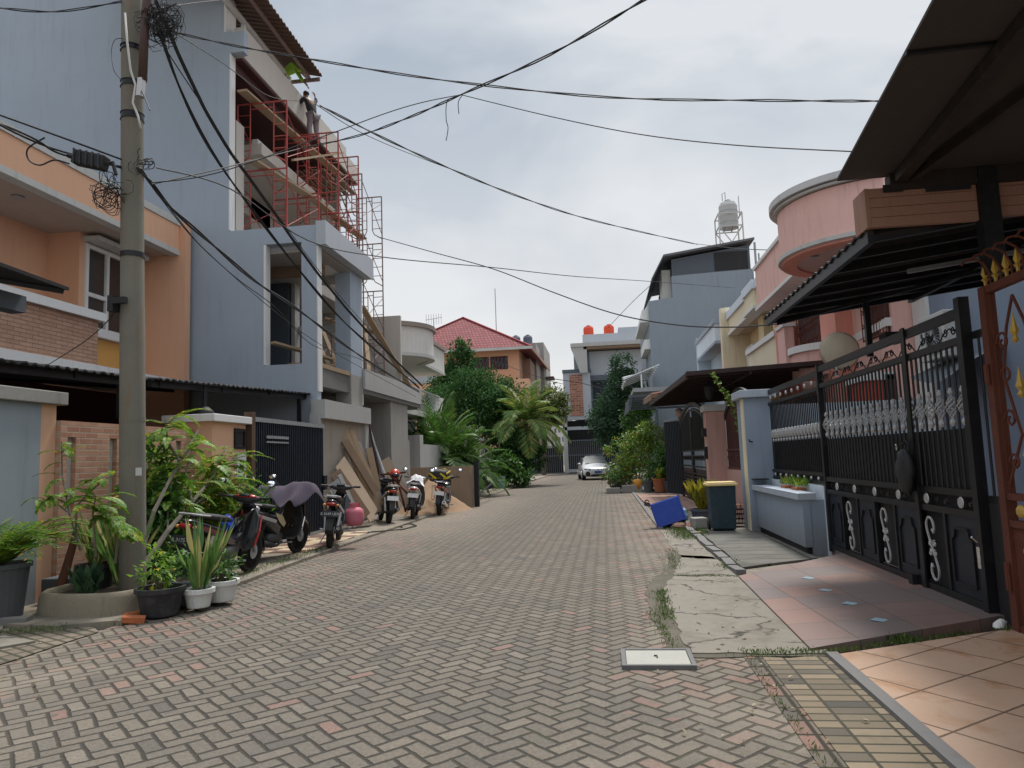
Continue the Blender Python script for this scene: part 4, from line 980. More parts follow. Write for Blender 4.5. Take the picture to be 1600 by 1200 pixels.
# black bag hung on the gate
t = thing('shoulder_bag', 'black bag hanging by its strap from the middle post of the black gate', 'bag', (2.93, 7.5, 1.1))
mb = MB(); mb.blob((2.89, 7.50, 1.20), .07, .17, .22, 14, 10, .08, 4); part('body', mb, paint('black_bag', (.015, .015, .017), .6, .3, 0, .6, scale=5), t, smooth=True)
part('strap', MB().tube([(2.90, 7.42, 1.36), (2.91, 7.44, 1.47), (2.93, 7.52, 1.50), (2.91, 7.60, 1.45), (2.90, 7.58, 1.34)], .012, 6), blackm, t)
part('buckle', MB().lathe([(.02, 0), (.03, .005), (.02, .01)], (2.87, 7.64, 1.44), 10, 'x'), chrome, t)
# door leaf closing the gap beside the sliding gate
t = thing('gate_door', 'narrow plain black door leaf between the black sliding gate and the rusty gate', 'door', (3.05, 6.15, 0))
part('leaf', MB().box(3.03, 3.06, 6.02, 6.29, .06, .98), blackm, t)
mb = MB()
for y in (6.06, 6.14, 6.22): mb.tube([(3.045, y, .98), (3.045, y, 2.3)], .010, 6)
mb.box(3.03, 3.06, 6.02, 6.29, 2.3, 2.36).box(3.025, 3.065, 6.02, 6.29, .98, 1.03); part('frame', mb, black, t)
# ---- fence on the planter wall
FX = 3.0
t = thing('planter_wall', 'low blue-grey planter wall with a coping in front of the black fence', 'wall', (2.75, 12, 0))
part('front_wall', MB().box(2.66, 2.76, 10.46, 13.56, 0.12, .76), gateblue, t)
part('coping', MB().box(2.60, 2.84, 10.44, 13.58, .762, .85), paint('blue_coping', (.40, .45, .52), .8, .1, .3, .2), t)
part('back_wall', MB().box(2.95, 3.05, 10.46, 13.56, 0, .94), pbluel, t); part('end_wall', MB().box(2.762, 2.948, 10.47, 10.54, 0, .758), gateblue, t)
part('plinth', MB().box(2.70, 2.95, 10.55, 13.55, 0, .118), blackm, t); part('soil', MB().box(2.765, 2.945, 10.55, 13.55, .3, .70), soil, t)
t = thing('fence', 'black fence panel with silver ornaments standing on the low planter wall', 'fence', (FX, 12, .94))
mb = MB()
for z0, z1 in ((2.46, 2.54), (2.26, 2.31), (1.07, 1.12), (.95, 1.0)): mb.mark().box(FX-.025, FX+.025, 10.47, 13.56, z0, z1)
part('rails', mb, black, t); mb = MB(); mo = MB(); y = 10.55; k = 0
while y < 13.5:
    mb.tube([(FX, y, 1.12), (FX, y, 2.26)], .010, 5)
    if k % 2 == 0: mo.mark().blob((FX, y, 1.74), .04, .04, .085, 6, 5).blob((FX, y, 1.63), .024, .024, .03, 6, 4)
    y += .095; k += 1
part('bar', mb, black, t); part('ornament', mo, silver, t); part('backing_sheet', MB().box(FX+.03, FX+.036, 10.47, 13.56, 1.0, 1.60), blackm, t)
mb = MB()
for k in range(8): mb.mark().blob((FX-.02, 10.75+k*.37, 2.385), .02, .035, .035, 8, 5).mark().blob((FX-.02, 10.75+k*.37, 1.035), .02, .028, .028, 8, 5)
part('rosette', mb, silver, t)
t = thing('gate_pillar', 'blue-grey pillar with a flat cap between the black fence and the pink wall', 'pillar', (2.75, 13.9, 0))
part('shaft', MB().box(2.56, 3.05, 13.58, 14.3, 0, 2.42), gateblue, t); part('cap', MB().box(2.48, 3.12, 13.50, 14.38, 2.422, 2.56), paint('blue_coping', (.4,.45,.52)), t, bevel=.01)
part('edge_strip', MB().box(2.548, 2.559, 13.62, 13.9, 0.02, 2.41), creaml, t)
part('bracket', MB().tube([(2.66, 13.56, 1.62), (2.60, 13.50, 1.62), (2.58, 13.46, 1.66)], .012, 5).box(2.6, 2.85, 13.3, 13.57, .94, .96), blackm, t)
# tiny pots on the planter
for i, (yy, m) in enumerate(((12.1, terra), (11.4, terra))):
    t = thing('flower_pot', ('small terracotta trough on the planter wall beside the blue pillar', 'small clay trough of thin seedlings on the planter wall nearest the sliding gate')[i], 'flower pot', (2.86, yy, .85))
    part('trough', MB().box(2.79, 2.93, yy-.14, yy+.14, .705, .89), m, t, bevel=.01)
    L = Leaves(); n = 60; P = np.stack([rng.uniform(2.8, 2.92, n), rng.uniform(yy-.3, yy+.2, n), np.full(n, .9)], 1); D = rng.normal(size=(n, 3))*.3; D[:, 2] = 1
    L.put(P, D, rng.normal(size=(n, 3)), rng.uniform(.08, .2, n), .02); L.build('plant', lf_fresh, t)

# ---- blue-grey house behind the black gate
t = thing('blue_grey_house', 'blue-grey house front behind the black gate, with white corner trim', 'house', (6, 10, 0))
part('wall', MB().box(5.9, 9, 5.9, 14.2, 0, 6.0).box(4.1, 4.4, 6.0, 6.12, 0, 3.2), paint('blue_grey_house_paint', (.20, .25, .33), .8, .06, .1, .12), t)
part('trim', MB().box(5.84, 5.899, 13.62, 14.2, 0, 5.9), white, t)
part('ground_sheet', MB().box(3.1, 5.9, 6.3, 14.0, .08, .10), m_terr, t)
part('party_wall', MB().box(3.1, 5.83, 14.05, 14.2, 0, 2.3), pblue, t)
w = part('window', MB().wallx(5.84, 5.9, 8.0, 9.8, .9, 2.3, [(8.08, 8.86, 1.0, 2.2), (8.94, 9.72, 1.0, 2.2)]), white, t); part('pane', MB().box(5.87, 5.88, 8.05, 9.75, .95, 2.25), darkglass, w)
part('door', MB().box(5.86, 5.899, 6.6, 7.5, .1, 2.3), maroon, t)
part('arched_awning', MB().add(*(lambda P: (P, [(i, i+1, i+10, i+9) for i in range(8)]))([(5.3, 11.3+1.9*k/8, 2.62-.18*math.sin(math.pi*k/8)) for k in range(9)]+[(5.89, 11.3+1.9*k/8, 2.9-.02*k/8) for k in range(9)])), greyd, t)
t = thing('air_conditioner', 'white air conditioner unit with round fan grille seen through the black gate', 'air conditioner', (5.7, 13.0, 2.8))
part('case', MB().box(5.52, 5.83, 12.3, 13.25, 2.86, 3.62), whited, t, bevel=.015)
mb = MB().lathe([(.30, 0), (.30, -.02), (.27, -.02), (.27, 0)], (5.515, 12.68, 3.24), 24, 'x')
for k in range(24): a = k*math.pi/12; mb.tube([(5.50, 12.68+.05*math.cos(a), 3.24+.05*math.sin(a)), (5.50, 12.68+.28*math.cos(a+.3), 3.24+.28*math.sin(a+.3))], .004, 4)
part('fan_guard', mb, steel, t); part('fan', MB().lathe([(.0, -.002), (.27, -.001), (.27, .003)], (5.512, 12.68, 3.24), 24, 'x'), blackm, t)
mb = MB()
for k in range(4): mb.box(5.512, 5.519, 13.10, 13.16, 3.02+k*.13, 3.09+k*.13)
part('vent_slot', mb, blackm, t)
for i, (x, y, m, lab) in enumerate(((3.5, 6.9, gloss('pale_green_plastic', (.35, .6, .38), .4), 'pale green pipe standing behind the lower rails of the black gate'), (3.35, 6.15, gloss('teal_plastic', (.03, .30, .36), .4), 'teal bottle standing behind the narrow black door'))):
    solo(('pipe', 'bottle')[i], MB().lathe([(0, .08), (.05, .08), (.05, 1.25 if i == 0 else 1.15), (.03, 1.3 if i == 0 else 1.22), (0, 1.3 if i == 0 else 1.22)], (x, y, 0), 10), m, lab, ('pipe', 'bottle')[i], (x, y, .08))
# carport roof of that house
def sloped(x0, x1, y0, y1, z0, sl, th, mat, nm, par):
    vs = [(x, y, z0+sl*(x-x0)+d) for d in (0, -th) for x, y in ((x0, y0), (x1, y0), (x1, y1), (x0, y1))]
    return part(nm, MB().add(vs, [(0, 1, 2, 3), (7, 6, 5, 4), (0, 4, 5, 1), (1, 5, 6, 2), (2, 6, 7, 3), (3, 7, 4, 0)]), mat, par)
t = thing('carport_roof', 'low black carport roof with a peeling timber fascia above the black gate', 'roof', (3.5, 8, 3.1))
part('sheet', corrug(2.17, 5.9, 6.0, 9.75, 3.20, 3.66, wav=.2, amp=.014), paint('black_roof_underside', (.011, .010, .010), .75, .2, .2, .2), t)
mb = MB()
for k in range(8): y = 6.08+k*.52; mb.bar((2.2, y, 3.13), (5.9, y, 3.59), .05, .06)
mb.bar((2.21, 6.0, 3.13), (2.21, 9.75, 3.13), .05, .10).bar((4.0, 6.0, 3.32), (4.0, 9.75, 3.32), .06, .08)
mb.bar((2.3, 9.6, 3.08), (5.8, 6.2, 3.42), .03, .04)
part('rafter', mb, black, t)
part('lamp_tube', MB().bar((3.0, 7.3, 3.13), (4.3, 7.3, 3.29), .05, .04), steel, t)
fas = paint('peeling_timber', (.34, .19, .135), .8, .14, .4, .5, scale=2)
mb = MB()
for z in (3.19, 3.27, 3.35, 3.43): mb.box(2.2, 2.998, 5.93, 5.98, z, z+.076)
for z in (3.19, 3.27, 3.35, 3.43): mb.box(3.16, 5.0, 5.93, 5.98, z+.02, z+.096)
part('fascia', mb, fas, t); part('fascia_end', MB().box(2.165, 2.198, 5.93, 6.2, 3.19, 3.51), fas, t)
part('post', MB().box(3.0, 3.14, 5.88, 5.99, 2.75, 3.6), black, t); part('post', MB().box(3.10, 3.16, 8.8, 8.86, 2.5, 3.2), black, t)
part('junction_box', MB().box(3.12, 3.3, 8.3, 8.5, 2.58, 2.7), blackm, t)
# big canopy of the nearest house
t = thing('porch_roof', 'large dark flat porch roof with triangular struts filling the top right corner', 'roof', (2.5, 4, 3.6))
pts = [(1.98, 5.98), (1.70, 3.55), (1.45, 1.2), (8, 1.2), (8, 6.02)]
part('sheet', MB().prism(pts[::-1], 'z', 3.61, 3.63), paint('brown_grey_sheet', (.05, .042, .038), .85, .08, .15, .15), t)
part('seam', MB().bar((1.75, 4.03, 3.60), (6, 3.9, 3.60), .03, .02).bar((1.6, 2.2, 3.6), (6, 2.1, 3.6), .03, .02), black, t)
mb = MB(); mb.bar((2.42, 5.86, 3.56), (2.23, 3.8, 3.56), .09, .08).bar((2.5, 5.82, 3.54), (2.75, 3.3, 3.54), .05, .06).bar((2.35, 5.94, 3.54), (8, 5.96, 3.54), .10, .13).bar((2.23, 3.8, 3.56), (2.1, 1.2, 3.56), .09, .08)
part('beam', mb, paint('dark_brown_steel', (.02, .014, .013), .6, .2, .2, .2), t)
part('frayed_edge', MB().box(2.62, 2.95, 5.90, 5.915, 3.44, 3.52).box(2.3, 2.45, 5.90, 5.915, 3.46, 3.52), blackm, t)
# ---- rusty gate
t = thing('ornate_gate', 'rusty red iron gate with gold spearheads and scrolls at the right edge', 'gate', (3.0, 5.3, 0))
part('post', MB().box(2.97, 3.05, 5.92, 6.01, .02, 2.66), rust, t)
part('post', MB().box(2.97, 3.05, 3.85, 3.93, .02, 2.66), rust, t)
mb = MB()
for z0, z1 in ((2.60, 2.66), (1.02, 1.07), (.82, .87), (.04, .10)): mb.mark().box(2.98, 3.04, 3.935, 5.918, z0, z1)
part('rail', mb, rust, t); part('lower_sheet', MB().box(3.0, 3.02, 3.935, 5.918, .10, .82), rust, t)
mb = MB(); mg = MB(); mc = MB()
for k in range(14):
    y = 5.96-k*.15; mg.mark(); mb.mark()
    mg.lathe([(.012, 2.66), (.014, 2.70), (.03, 2.715), (.014, 2.73), (.028, 2.76), (.0, 2.86)], (3.01, y, 0), 6)
    mb.tube([(3.01, y-.075, 2.665), (3.0, y-.09, 2.75), (2.96, y-.09, 2.83), (2.90, y-.085, 2.87), (2.84, y-.08, 2.86), (2.81, y-.08, 2.82)], .009, 5)
for k in range(3):
    yc = 5.62-k*.62; mg.mark(); mb.mark()
    for s_ in (-1, 1):
        mb.mark().tube([(3.01, yc+s_*.30, 1.12), (3.01, yc+s_*.06, 1.5), (3.01, yc+s_*.22, 1.95), (3.01, yc+s_*.12, 2.3), (3.01, yc, 2.52)], .012, 6)
        for zz, r in ((1.3, .07), (1.62, .08), (1.95, .07), (2.2, .085)):
            mb.mark().tube(spiral((yc+s_*.19, zz), r, .018, 90-s_*90, 90-s_*90+s_*430, 3.01, n=16), .010, 5)
    for zz in (2.25, 1.85, 1.35): mg.mark().lathe([(.0, zz-.09), (.026, zz-.06), (.012, zz-.03), (.032, zz), (.02, zz+.04), (.0, zz+.15)], (3.0, yc, 0), 7)
    mg.mark().blob((2.98, yc+.12, .945), .03, .05, .05, 8, 5).mark().blob((2.98, yc+.1, .66), .02, .035, .035, 8, 5).mark().blob((2.98, yc+.1, .25), .02, .03, .03, 8, 5)
    mb.mark().tube([(3.01, yc+.3, 1.07), (3.01, yc+.3, 2.6)], .008, 5)
part('scrollwork', mb, rust, t); part('spearhead', mg, gold, t)
part('hinge', MB().lathe([(.022, .35), (.022, .55)], (2.955, 5.96, 0), 8).lathe([(.022, 1.9), (.022, 2.05)], (2.955, 5.96, 0), 8), rust, t)
t = thing('near_house', 'pale wall and blue panel of the nearest house behind the rusty gate', 'house', (5, 4.5, 0))
part('pier', MB().box(3.55, 3.75, 5.3, 5.9, 0, 3.5), paint('light_grey_pier', (.5, .52, .55), .8, .1, .2), t)
part('wall', MB().box(5.2, 5.4, 0, 5.88, 0, 3.5), paint('olive_wall', (.13, .12, .09), .8), t)
part('blue_panel', MB().box(4.2, 5.19, 5.80, 5.86, 2.3, 3.3), gloss('blue_panel', (.01, .03, .16), .4), t)
part('white_panel', MB().box(3.9, 5.19, 5.80, 5.86, 1.2, 2.1), white, t)
solo('plastic_scrap', MB().blob((2.92, 6.08, .075), .05, .04, .035, 8, 6, .3, 2), white, 'crumpled white plastic scrap at the foot of the rusty gate', 'litter', (2.92, 6.08, .05))

# ---- pink house
t = thing('pink_house', 'pink house with a big rounded upper balcony band and white mouldings', 'house', (6, 17, 0))
part('wall', MB().box(5.5, 11, 14.25, 22.7, 0, 6.6), pink, t)
part('column', MB().box(5.25, 5.499, 20.9, 22.3, 0, 7.4), pinkd, t)
part('column', MB().box(5.15, 5.498, 16.4, 17.5, 2.0, 5.4), pinkd, t)
ring, pts = round_band(5.38, 14.9, 1.62, 70, 262, 5.350, 6.260, .15, 40, tail=((5.2, 13.3),))
part('balcony_band', ring, pink, t)
o2, _ = round_band(5.38, 14.9, 1.70, 70, 262, 6.282, 6.330, .3, 40, tail=((5.2, 13.22),)); part('cornice', o2, whited, t)
o2, _ = round_band(5.38, 14.9, 1.77, 70, 262, 6.352, 6.480, .4, 40, tail=((5.2, 13.15),)); part('cornice', o2, paint('grey_cornice', (.58, .58, .58)), t)
o2, _ = round_band(5.38, 14.9, 1.665, 70, 262, 5.260, 5.340, .3, 40, tail=((5.2, 13.25),)); part('moulding', o2, whited, t)
o2, _ = round_band(5.38, 14.9, 1.60, 70, 262, 5.200, 5.240, .3, 40, tail=((5.2, 13.3),)); part('moulding', o2, pinkd, t)
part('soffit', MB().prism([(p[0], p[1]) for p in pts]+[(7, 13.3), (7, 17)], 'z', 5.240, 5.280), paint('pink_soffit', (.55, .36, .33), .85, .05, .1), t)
mb = MB()
for a_ in ((4.3, 14.6), (4.8, 15.8)): mb.lathe([(0, 0), (.07, 0), (.07, .015), (0, .02)], (a_[0], a_[1], 5.20), 12)
part('ceiling_lamp', mb, steel, t)
part('straight_band', MB().box(4.8, 5.25, 17.6, 22.3, 5.75, 6.9), pink, t); part('straight_moulding', MB().box(4.74, 5.25, 17.55, 22.36, 5.66, 5.75).box(4.74, 5.25, 17.55, 22.36, 6.9, 7.0), white, t)
ring, pts = round_band(5.6, 18.0, 1.0, 95, 265, 3.15, 3.72, .12, 24, tail=((5.45, 14.4),)); part('lower_balcony', ring, pink, t)
o2, _ = round_band(5.6, 18.0, 1.07, 95, 265, 3.72, 3.88, .3, 24, tail=((5.4, 14.3),)); part('lower_coping', o2, white, t)
for ya, yb, za, zb in ((18.6, 20.5, 3.95, 5.2), (14.35, 15.6, 3.6, 5.2)):
    w = part('window', MB().box(5.46, 5.499, ya, yb, za, zb), maroon, t); mb = MB()
    for k in range(9):
        y = ya+(yb-ya)*k/8; mb.tube([(5.42, y, za), (5.42, y, zb)], .012, 5)
        if k < 8: mb.tube(spiral((y+(yb-ya)/16, za+.3), .07, .02, 0, 380, 5.41, n=10), .009, 4).tube(spiral((y+(yb-ya)/16, za+.62), .07, .02, 180, 560, 5.41, n=10), .009, 4)
    mb.bar((5.42, ya, za+.02), (5.42, yb, za+.02), .03).bar((5.42, ya, zb-.02), (5.42, yb, zb-.02), .03).bar((5.42, ya, za+.8), (5.42, yb, za+.8), .02)
    part('grille', mb, rust, w)
part('small_pillar', MB().box(5.1, 5.35, 20.6, 21.4, 3.4, 4.85), pink, t); part('small_pillar_cap', MB().box(5.05, 5.4, 20.55, 21.45, 4.85, 4.95), white, t)
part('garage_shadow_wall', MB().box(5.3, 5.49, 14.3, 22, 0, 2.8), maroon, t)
part('red_cabinet', MB().box(4.95, 5.45, 14.35, 15.2, 2.0, 2.7), gloss('red_cabinet_paint', (.42, .06, .03), .5), t)
part('cabinet_top', MB().box(4.9, 5.45, 14.3, 15.3, 2.702, 2.85), white, t)
t = thing('satellite_dish', 'round beige back of a satellite dish standing in front of the pink house', 'satellite dish', (4.75, 15.2, 3.2))
part('dish', MB().lathe([(0, .0), (.2, .03), (.34, .1), (.40, .16)], (4.86, 15.2, 3.42), 20, 'y'), paint('beige_dish', (.46, .40, .30), .6, .06, .1, .05), t, smooth=True)
part('mast', MB().tube([(4.75, 15.3, 2.9), (4.75, 15.3, 3.6)], .025, 8), steel, t)
part('drain_pipe', MB().tube([(5.42, 22.5, 6.4), (5.42, 22.5, 3.0)], .05, 8), whited, bpy.data.objects['pink_house'])
# pink front wall with grille, pillar and gates
t = thing('pink_wall', 'pink front wall with an arched rusty iron grille beside the blue-grey pillar', 'wall', (2.95, 16.3, 0))
part('wall', MB().wallx(2.92, 3.05, 14.32, 18.28, 0, 1.04, []).box(2.92, 3.05, 14.32, 14.6, 1.04, 2.5), pinkw, t)
mb = MB(); y = 14.65
while y < 18.2: mb.tube([(2.98, y, 1.06), (2.98, y, 2.25+.45*math.sin(math.pi*(y-14.6)/3.7))], .012, 5); y += .13
mb.box(2.96, 3.0, 14.62, 18.26, 1.05, 1.09).box(2.96, 3.0, 14.62, 18.26, 1.48, 1.52)
for k in range(12): mb.tube(spiral((14.8+k*.3, 1.29), .10, .02, 0, 400, 2.97, n=12), .010, 4)
part('grille', mb, paint('dark_rust_iron', (.10, .035, .03), .7, .3, .3, .3), t)
mb = MB(); pts = [(2.98, 14.62+3.64*k/14, 2.28+.5*math.sin(math.pi*k/14)**.8) for k in range(15)]
for p, q in zip(pts, pts[1:]): mb.bar(p, q, .06, .14)
part('arch', mb, black, t); part('grille_backing', MB().box(3.0, 3.006, 14.62, 18.26, 1.5, 2.2), paint('dull_pink_sheet', (.16, .07, .07), .8), t)
t = thing('gate_pillar', 'pink gate pillar with a white cap beside the arched black gate', 'pillar', (2.75, 18.5, 0))
part('shaft', MB().box(2.52, 2.98, 18.29, 18.78, 0, 2.46), pinkw, t); part('cap', MB().box(2.46, 3.04, 18.22, 18.85, 2.462, 2.62), whited, t, bevel=.01)
part('meter_box', MB().box(2.42, 2.518, 18.32, 18.5, 1.85, 2.05).box(2.44, 2.518, 18.3, 18.42, 1.3, 1.6), blackm, t)
t = thing('double_gate', 'black arched double gate with scroll panels beyond the pink pillar', 'gate', (2.55, 21.5, 0))
mb = MB(); 
for a, b in ((18.8, 21.6), (21.7, 24.7)):
    mb.box(2.52, 2.58, a, a+.1, .1, 2.5).box(2.52, 2.58, b-.1, b, .1, 2.5)
    for z in (.12, .45, .55, .65, .75, .85, 1.05, 1.5): mb.box(2.53, 2.57, a+.1, b-.1, z, z+.045)
    y = a+.2
    while y < b-.1: mb.tube([(2.55, y, 1.5), (2.55, y, 2.45+.3*math.sin(math.pi*(y-18.8)/5.9))], .011, 5); y += .12
    for k in range(9): mb.tube(spiral((a+.3+k*.28, 1.3), .11, .02, 0, 400, 2.53, n=12), .010, 4)
part('frame', mb, black, t); part('backing_sheet', MB().box(2.585, 2.59, 18.9, 24.6, .1, 1.0).box(2.585, 2.59, 18.9, 24.6, 1.55, 2.4), maroon, t)
mb = MB(); pts = [(2.55, 18.8+5.9*k/18, 2.45+.42*abs(math.sin(math.pi*k/18))**.7) for k in range(19)]
for p, q in zip(pts, pts[1:]): mb.bar(p, q, .07, .10); mb.bar(Vector(p)-Vector((0, 0, .17)), Vector(q)-Vector((0, 0, .17)), .05, .05)
part('arch', mb, paint('greyed_black_metal', (.06, .06, .065), .5), t)
t = thing('gate_leaf', 'dark blue ribbed gate leaf standing open towards the street beside the shrubs', 'gate', (2.3, 25.5, 0))
mb = MB(); a, b = Vector((2.12, 25.6, 0)), Vector((2.52, 24.75, 0)); d = (b-a)
for k in range(10): p = a+d*(k/9); mb.bar(p+Vector((0, 0, .12)), p+Vector((0, 0, 2.55)), .05, .05, d)
part('rib', mb, navy, t); part('sheet', MB().bar(a+Vector((0, 0, 1.33)), b+Vector((0, 0, 1.33)), .02, 2.4), navy, t); part('rail', MB().bar(a+Vector((0, 0, 2.58)), b+Vector((0, 0, 2.62)), .06, .05).bar(a+Vector((0, 0, .09)), b+Vector((0, 0, .09)), .06, .05), steel, t)
t = thing('globe_lamp', 'round pink-white globe lamp on a post between the open leaf and the arched gate', 'lamp', (2.56, 24.8, 0))
part('globe', MB().blob((2.56, 24.8, 2.82), .16, .16, .16, 14, 10), paint('globe_glass', (.5, .40, .37), .4, .05), t, smooth=True); part('post', MB().tube([(2.56, 24.8, 0), (2.56, 24.8, 2.7)], .035, 8), black, t)
# brown canopy
t = thing('carport_canopy', 'dark brown ribbed carport canopy over the pink house gates', 'canopy', (3.5, 20, 3.3))
vs = [(1.95, 17, 3.30), (5.3, 17, 3.42), (5.3, 27, 3.55), (1.74, 27, 3.38)]
part('sheet', MB().add([*vs, *[(x, y, z-.03) for x, y, z in vs]], [(0, 1, 2, 3), (7, 6, 5, 4), (0, 4, 5, 1), (1, 5, 6, 2), (2, 6, 7, 3), (3, 7, 4, 0)]), paint('brown_canopy_sheet', (.05, .022, .02), .7, .2, .3), t)
mb = MB()
for k in range(18): y = 17.15+k*.57; mb.bar((1.95-.02*k/2, y, 3.22), (5.3, y, 3.36), .05, .07)
mb.bar((1.97, 17, 3.22), (1.76, 27, 3.30), .05, .12).bar((3.4, 17, 3.26), (3.4, 27, 3.38), .06, .1).bar((1.95, 16.98, 3.28), (5.3, 16.98, 3.40), .04, .10)
part('rafter', mb, paint('brown_steel', (.035, .016, .015), .6, .2, .2), t)
t = thing('wall_lantern', 'dark hanging lantern under the brown canopy above the pink pillar', 'lantern', (2.6, 17.6, 2.9))
part('lantern', MB().lathe([(0, 3.18), (.05, 3.1), (.13, 3.02), (.10, 2.8), (.05, 2.72), (0, 2.7)], (2.55, 17.7, 0), 8), blackm, t); part('glass', MB().lathe([(.09, 2.98), (.085, 2.84)], (2.55, 17.7, 0), 8), darkglass, t)
# further canopies
t = thing('tiled_canopy', 'small rusty tiled canopy beyond the brown carport canopy', 'canopy', (2.5, 30, 3.8))
part('sheet', corrug(1.9, 5, 28, 33.5, 3.75, 4.2, 3.95, 4.4, .3, .05), paint('rusty_tiles', (.14, .05, .035), .8, .3, .2), t); part('fascia', MB().bar((1.9, 28, 3.62), (1.9, 33.5, 3.82), .05, .18).box(1.85, 5, 27.95, 28, 3.6, 3.75), woodd, t)
t = thing('grey_awning', 'grey sheet metal awning with lower louvres beyond the brown canopies', 'awning', (2, 38, 4))
part('sheet', MB().box(1.55, 5, 36, 42, 4.55, 4.75), steel, t)
mb = MB()
for k in range(7): mb.bar((1.5-.02*k, 36, 4.4-k*.11), (1.35-.02*k, 42, 4.4-k*.11), .03, .09)
for k in range(6): mb.bar((1.3, 36+.1*k, 4.35-k*.12), (5, 36+.1*k, 4.35-k*.12), .03, .1)
part('louvre', mb, greyd, t); part('post', MB().box(2.6, 2.7, 36.1, 36.2, 0, 4.5), greyd, t)
t = thing('pergola', 'white framed glass pergola roof high beside the tall grey wall', 'pergola', (2, 43, 6))
mb = MB(); mb.bar((1.2, 40, 5.7), (3.2, 44.8, 6.6), .08).bar((1.3, 40, 5.5), (1.3, 45, 5.5), .08).bar((2.9, 40, 6.2), (2.9, 45, 6.2), .08)
for k in range(5): mb.bar((1.2, 40+k*1.2, 5.6), (3.2, 40+k*1.2, 6.35), .06)
mb.bar((2.2, 40.1, 4.3), (2.2, 40.1, 5.9), .08); part('frame', mb, white, t)
part('glazing', MB().quad((1.25, 40, 5.66), (3.15, 40, 6.4), (3.15, 44.8, 6.4), (1.25, 44.8, 5.66)), steel, t)

# ---- cream house, pale blue house, tall grey house
t = thing('cream_house', 'cream house with stepped roof parapet and white mouldings between the pink and pale blue houses', 'house', (6, 26, 0))
part('wall', MB().box(6.1, 11, 22.75, 30.2, 0, 6.4), cream, t)
part('party_wall', MB().box(5.0, 6.1, 30.2, 30.55, 0, 7.35), creaml, t)
mb = MB(); mb.box(5.3, 5.5, 22.75, 30.19, 6.28, 6.85).box(5.2, 5.299, 24.6, 26.2, 6.28, 6.85); part('parapet', mb, creaml, t)
part('parapet_cap', MB().box(5.22, 5.6, 22.75, 30.19, 6.851, 7.15).box(5.12, 5.22, 24.5, 26.3, 6.851, 7.15), pbluel, t)
part('moulding', MB().box(5.24, 5.6, 22.75, 30.19, 6.18, 6.279).box(5.13, 5.24, 24.5, 26.3, 6.18, 6.279), white, t)
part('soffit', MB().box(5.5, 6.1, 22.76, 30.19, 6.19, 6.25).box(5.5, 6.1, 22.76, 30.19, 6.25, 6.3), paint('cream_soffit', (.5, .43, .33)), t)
part('pier', MB().box(5.7, 6.09, 25.8, 26.6, 3, 6.18), cream, t); part('pier', MB().box(5.7, 6.09, 23.6, 24.4, 3, 6.18), cream, t)
part('balcony', MB().box(5.4, 6.09, 22.8, 27.2, 3.2, 4.95), creaml, t); part('balcony_coping', MB().box(5.32, 6.09, 22.78, 27.3, 4.951, 5.12), white, t)
w = part('window', MB().box(6.06, 6.099, 24.5, 25.7, 3.5, 6.0), white, t); part('pane', MB().box(6.05, 6.062, 24.6, 25.6, 3.6, 5.9), darkglass, w)
t = thing('air_conditioner', 'air conditioner unit hanging on the cream house wall above the brown canopy', 'air conditioner', (5.8, 29, 5))
part('case', MB().box(5.72, 6.09, 27.9, 29.2, 4.72, 5.5), whited, t, bevel=.015); part('fan_guard', MB().lathe([(.0, 0), (.3, -.01), (.3, .01)], (5.715, 28.3, 5.1), 18, 'x'), blackm, t); part('bracket', MB().box(5.75, 6.09, 28, 29.1, 4.62, 4.72), steel, t)
t = thing('pale_blue_house', 'pale blue house with stepped parapet beside the tall grey wall', 'house', (6, 34, 0))
part('wall', MB().box(5.6, 11, 30.6, 37.9, 0, 6.5).box(4.95, 5.6, 37.6, 37.9, 0, 7.3), pblue, t)
part('parapet', MB().box(4.95, 5.2, 31.5, 37.59, 6.2, 6.95).box(5.3, 5.5, 30.6, 31.5, 6.5, 7.3), pbluel, t)
part('cornice', MB().box(4.88, 5.25, 31.4, 37.7, 6.951, 7.15).box(5.2, 5.55, 30.56, 31.6, 7.301, 7.45), paint('blue_grey_trim', (.33, .38, .44)), t)
part('moulding', MB().box(4.90, 5.25, 31.4, 37.7, 6.08, 6.199), paint('blue_grey_trim', (.33, .38, .44)), t)
part('soffit', MB().box(5.2, 5.6, 31.5, 37.59, 6.10, 6.18), conc_light, t)
w = part('window', MB().box(5.56, 5.6, 32.2, 33.8, 3.6, 5.9), white, t); part('pane', MB().box(5.55, 5.562, 32.3, 33.7, 3.7, 5.8), darkglass, w)
t = thing('tall_grey_house', 'tall plain grey house with a ribbed dark top storey under the water tower', 'house', (6, 47, 0))
mb = MB(); mb.prism([(3.15, 0), (9.6, 0), (9.6, 12.6), (4.65, 12.45), (4.65, 11.1), (3.15, 10.95)], 'y', 45, 56); part('wall', mb, greyr, t)
part('front_trim', MB().box(2.6, 3.149, 45.3, 52, 9.7, 10.0).box(2.75, 3.149, 45.3, 52, 10.0, 10.5).box(2.8, 3.149, 45.3, 50, 8.0, 8.6), white, t)
part('upper_wall', MB().prism([(4.7, 12.46), (9.45, 12.60), (9.45, 14.1), (4.7, 13.5)], 'y', 45.03, 55.9), greyd, t)
mb = MB()
for k in range(38): x = 4.8+k*.12; mb.box(x, x+.04, 45.0, 45.028, 12.55+.03*(k/38), 13.45+.55*k/38)
part('cladding_rib', mb, greyd, t)
part('louvre', MB().box(7.3, 9.3, 44.97, 45.0, 12.6, 13.75), blackm, t)
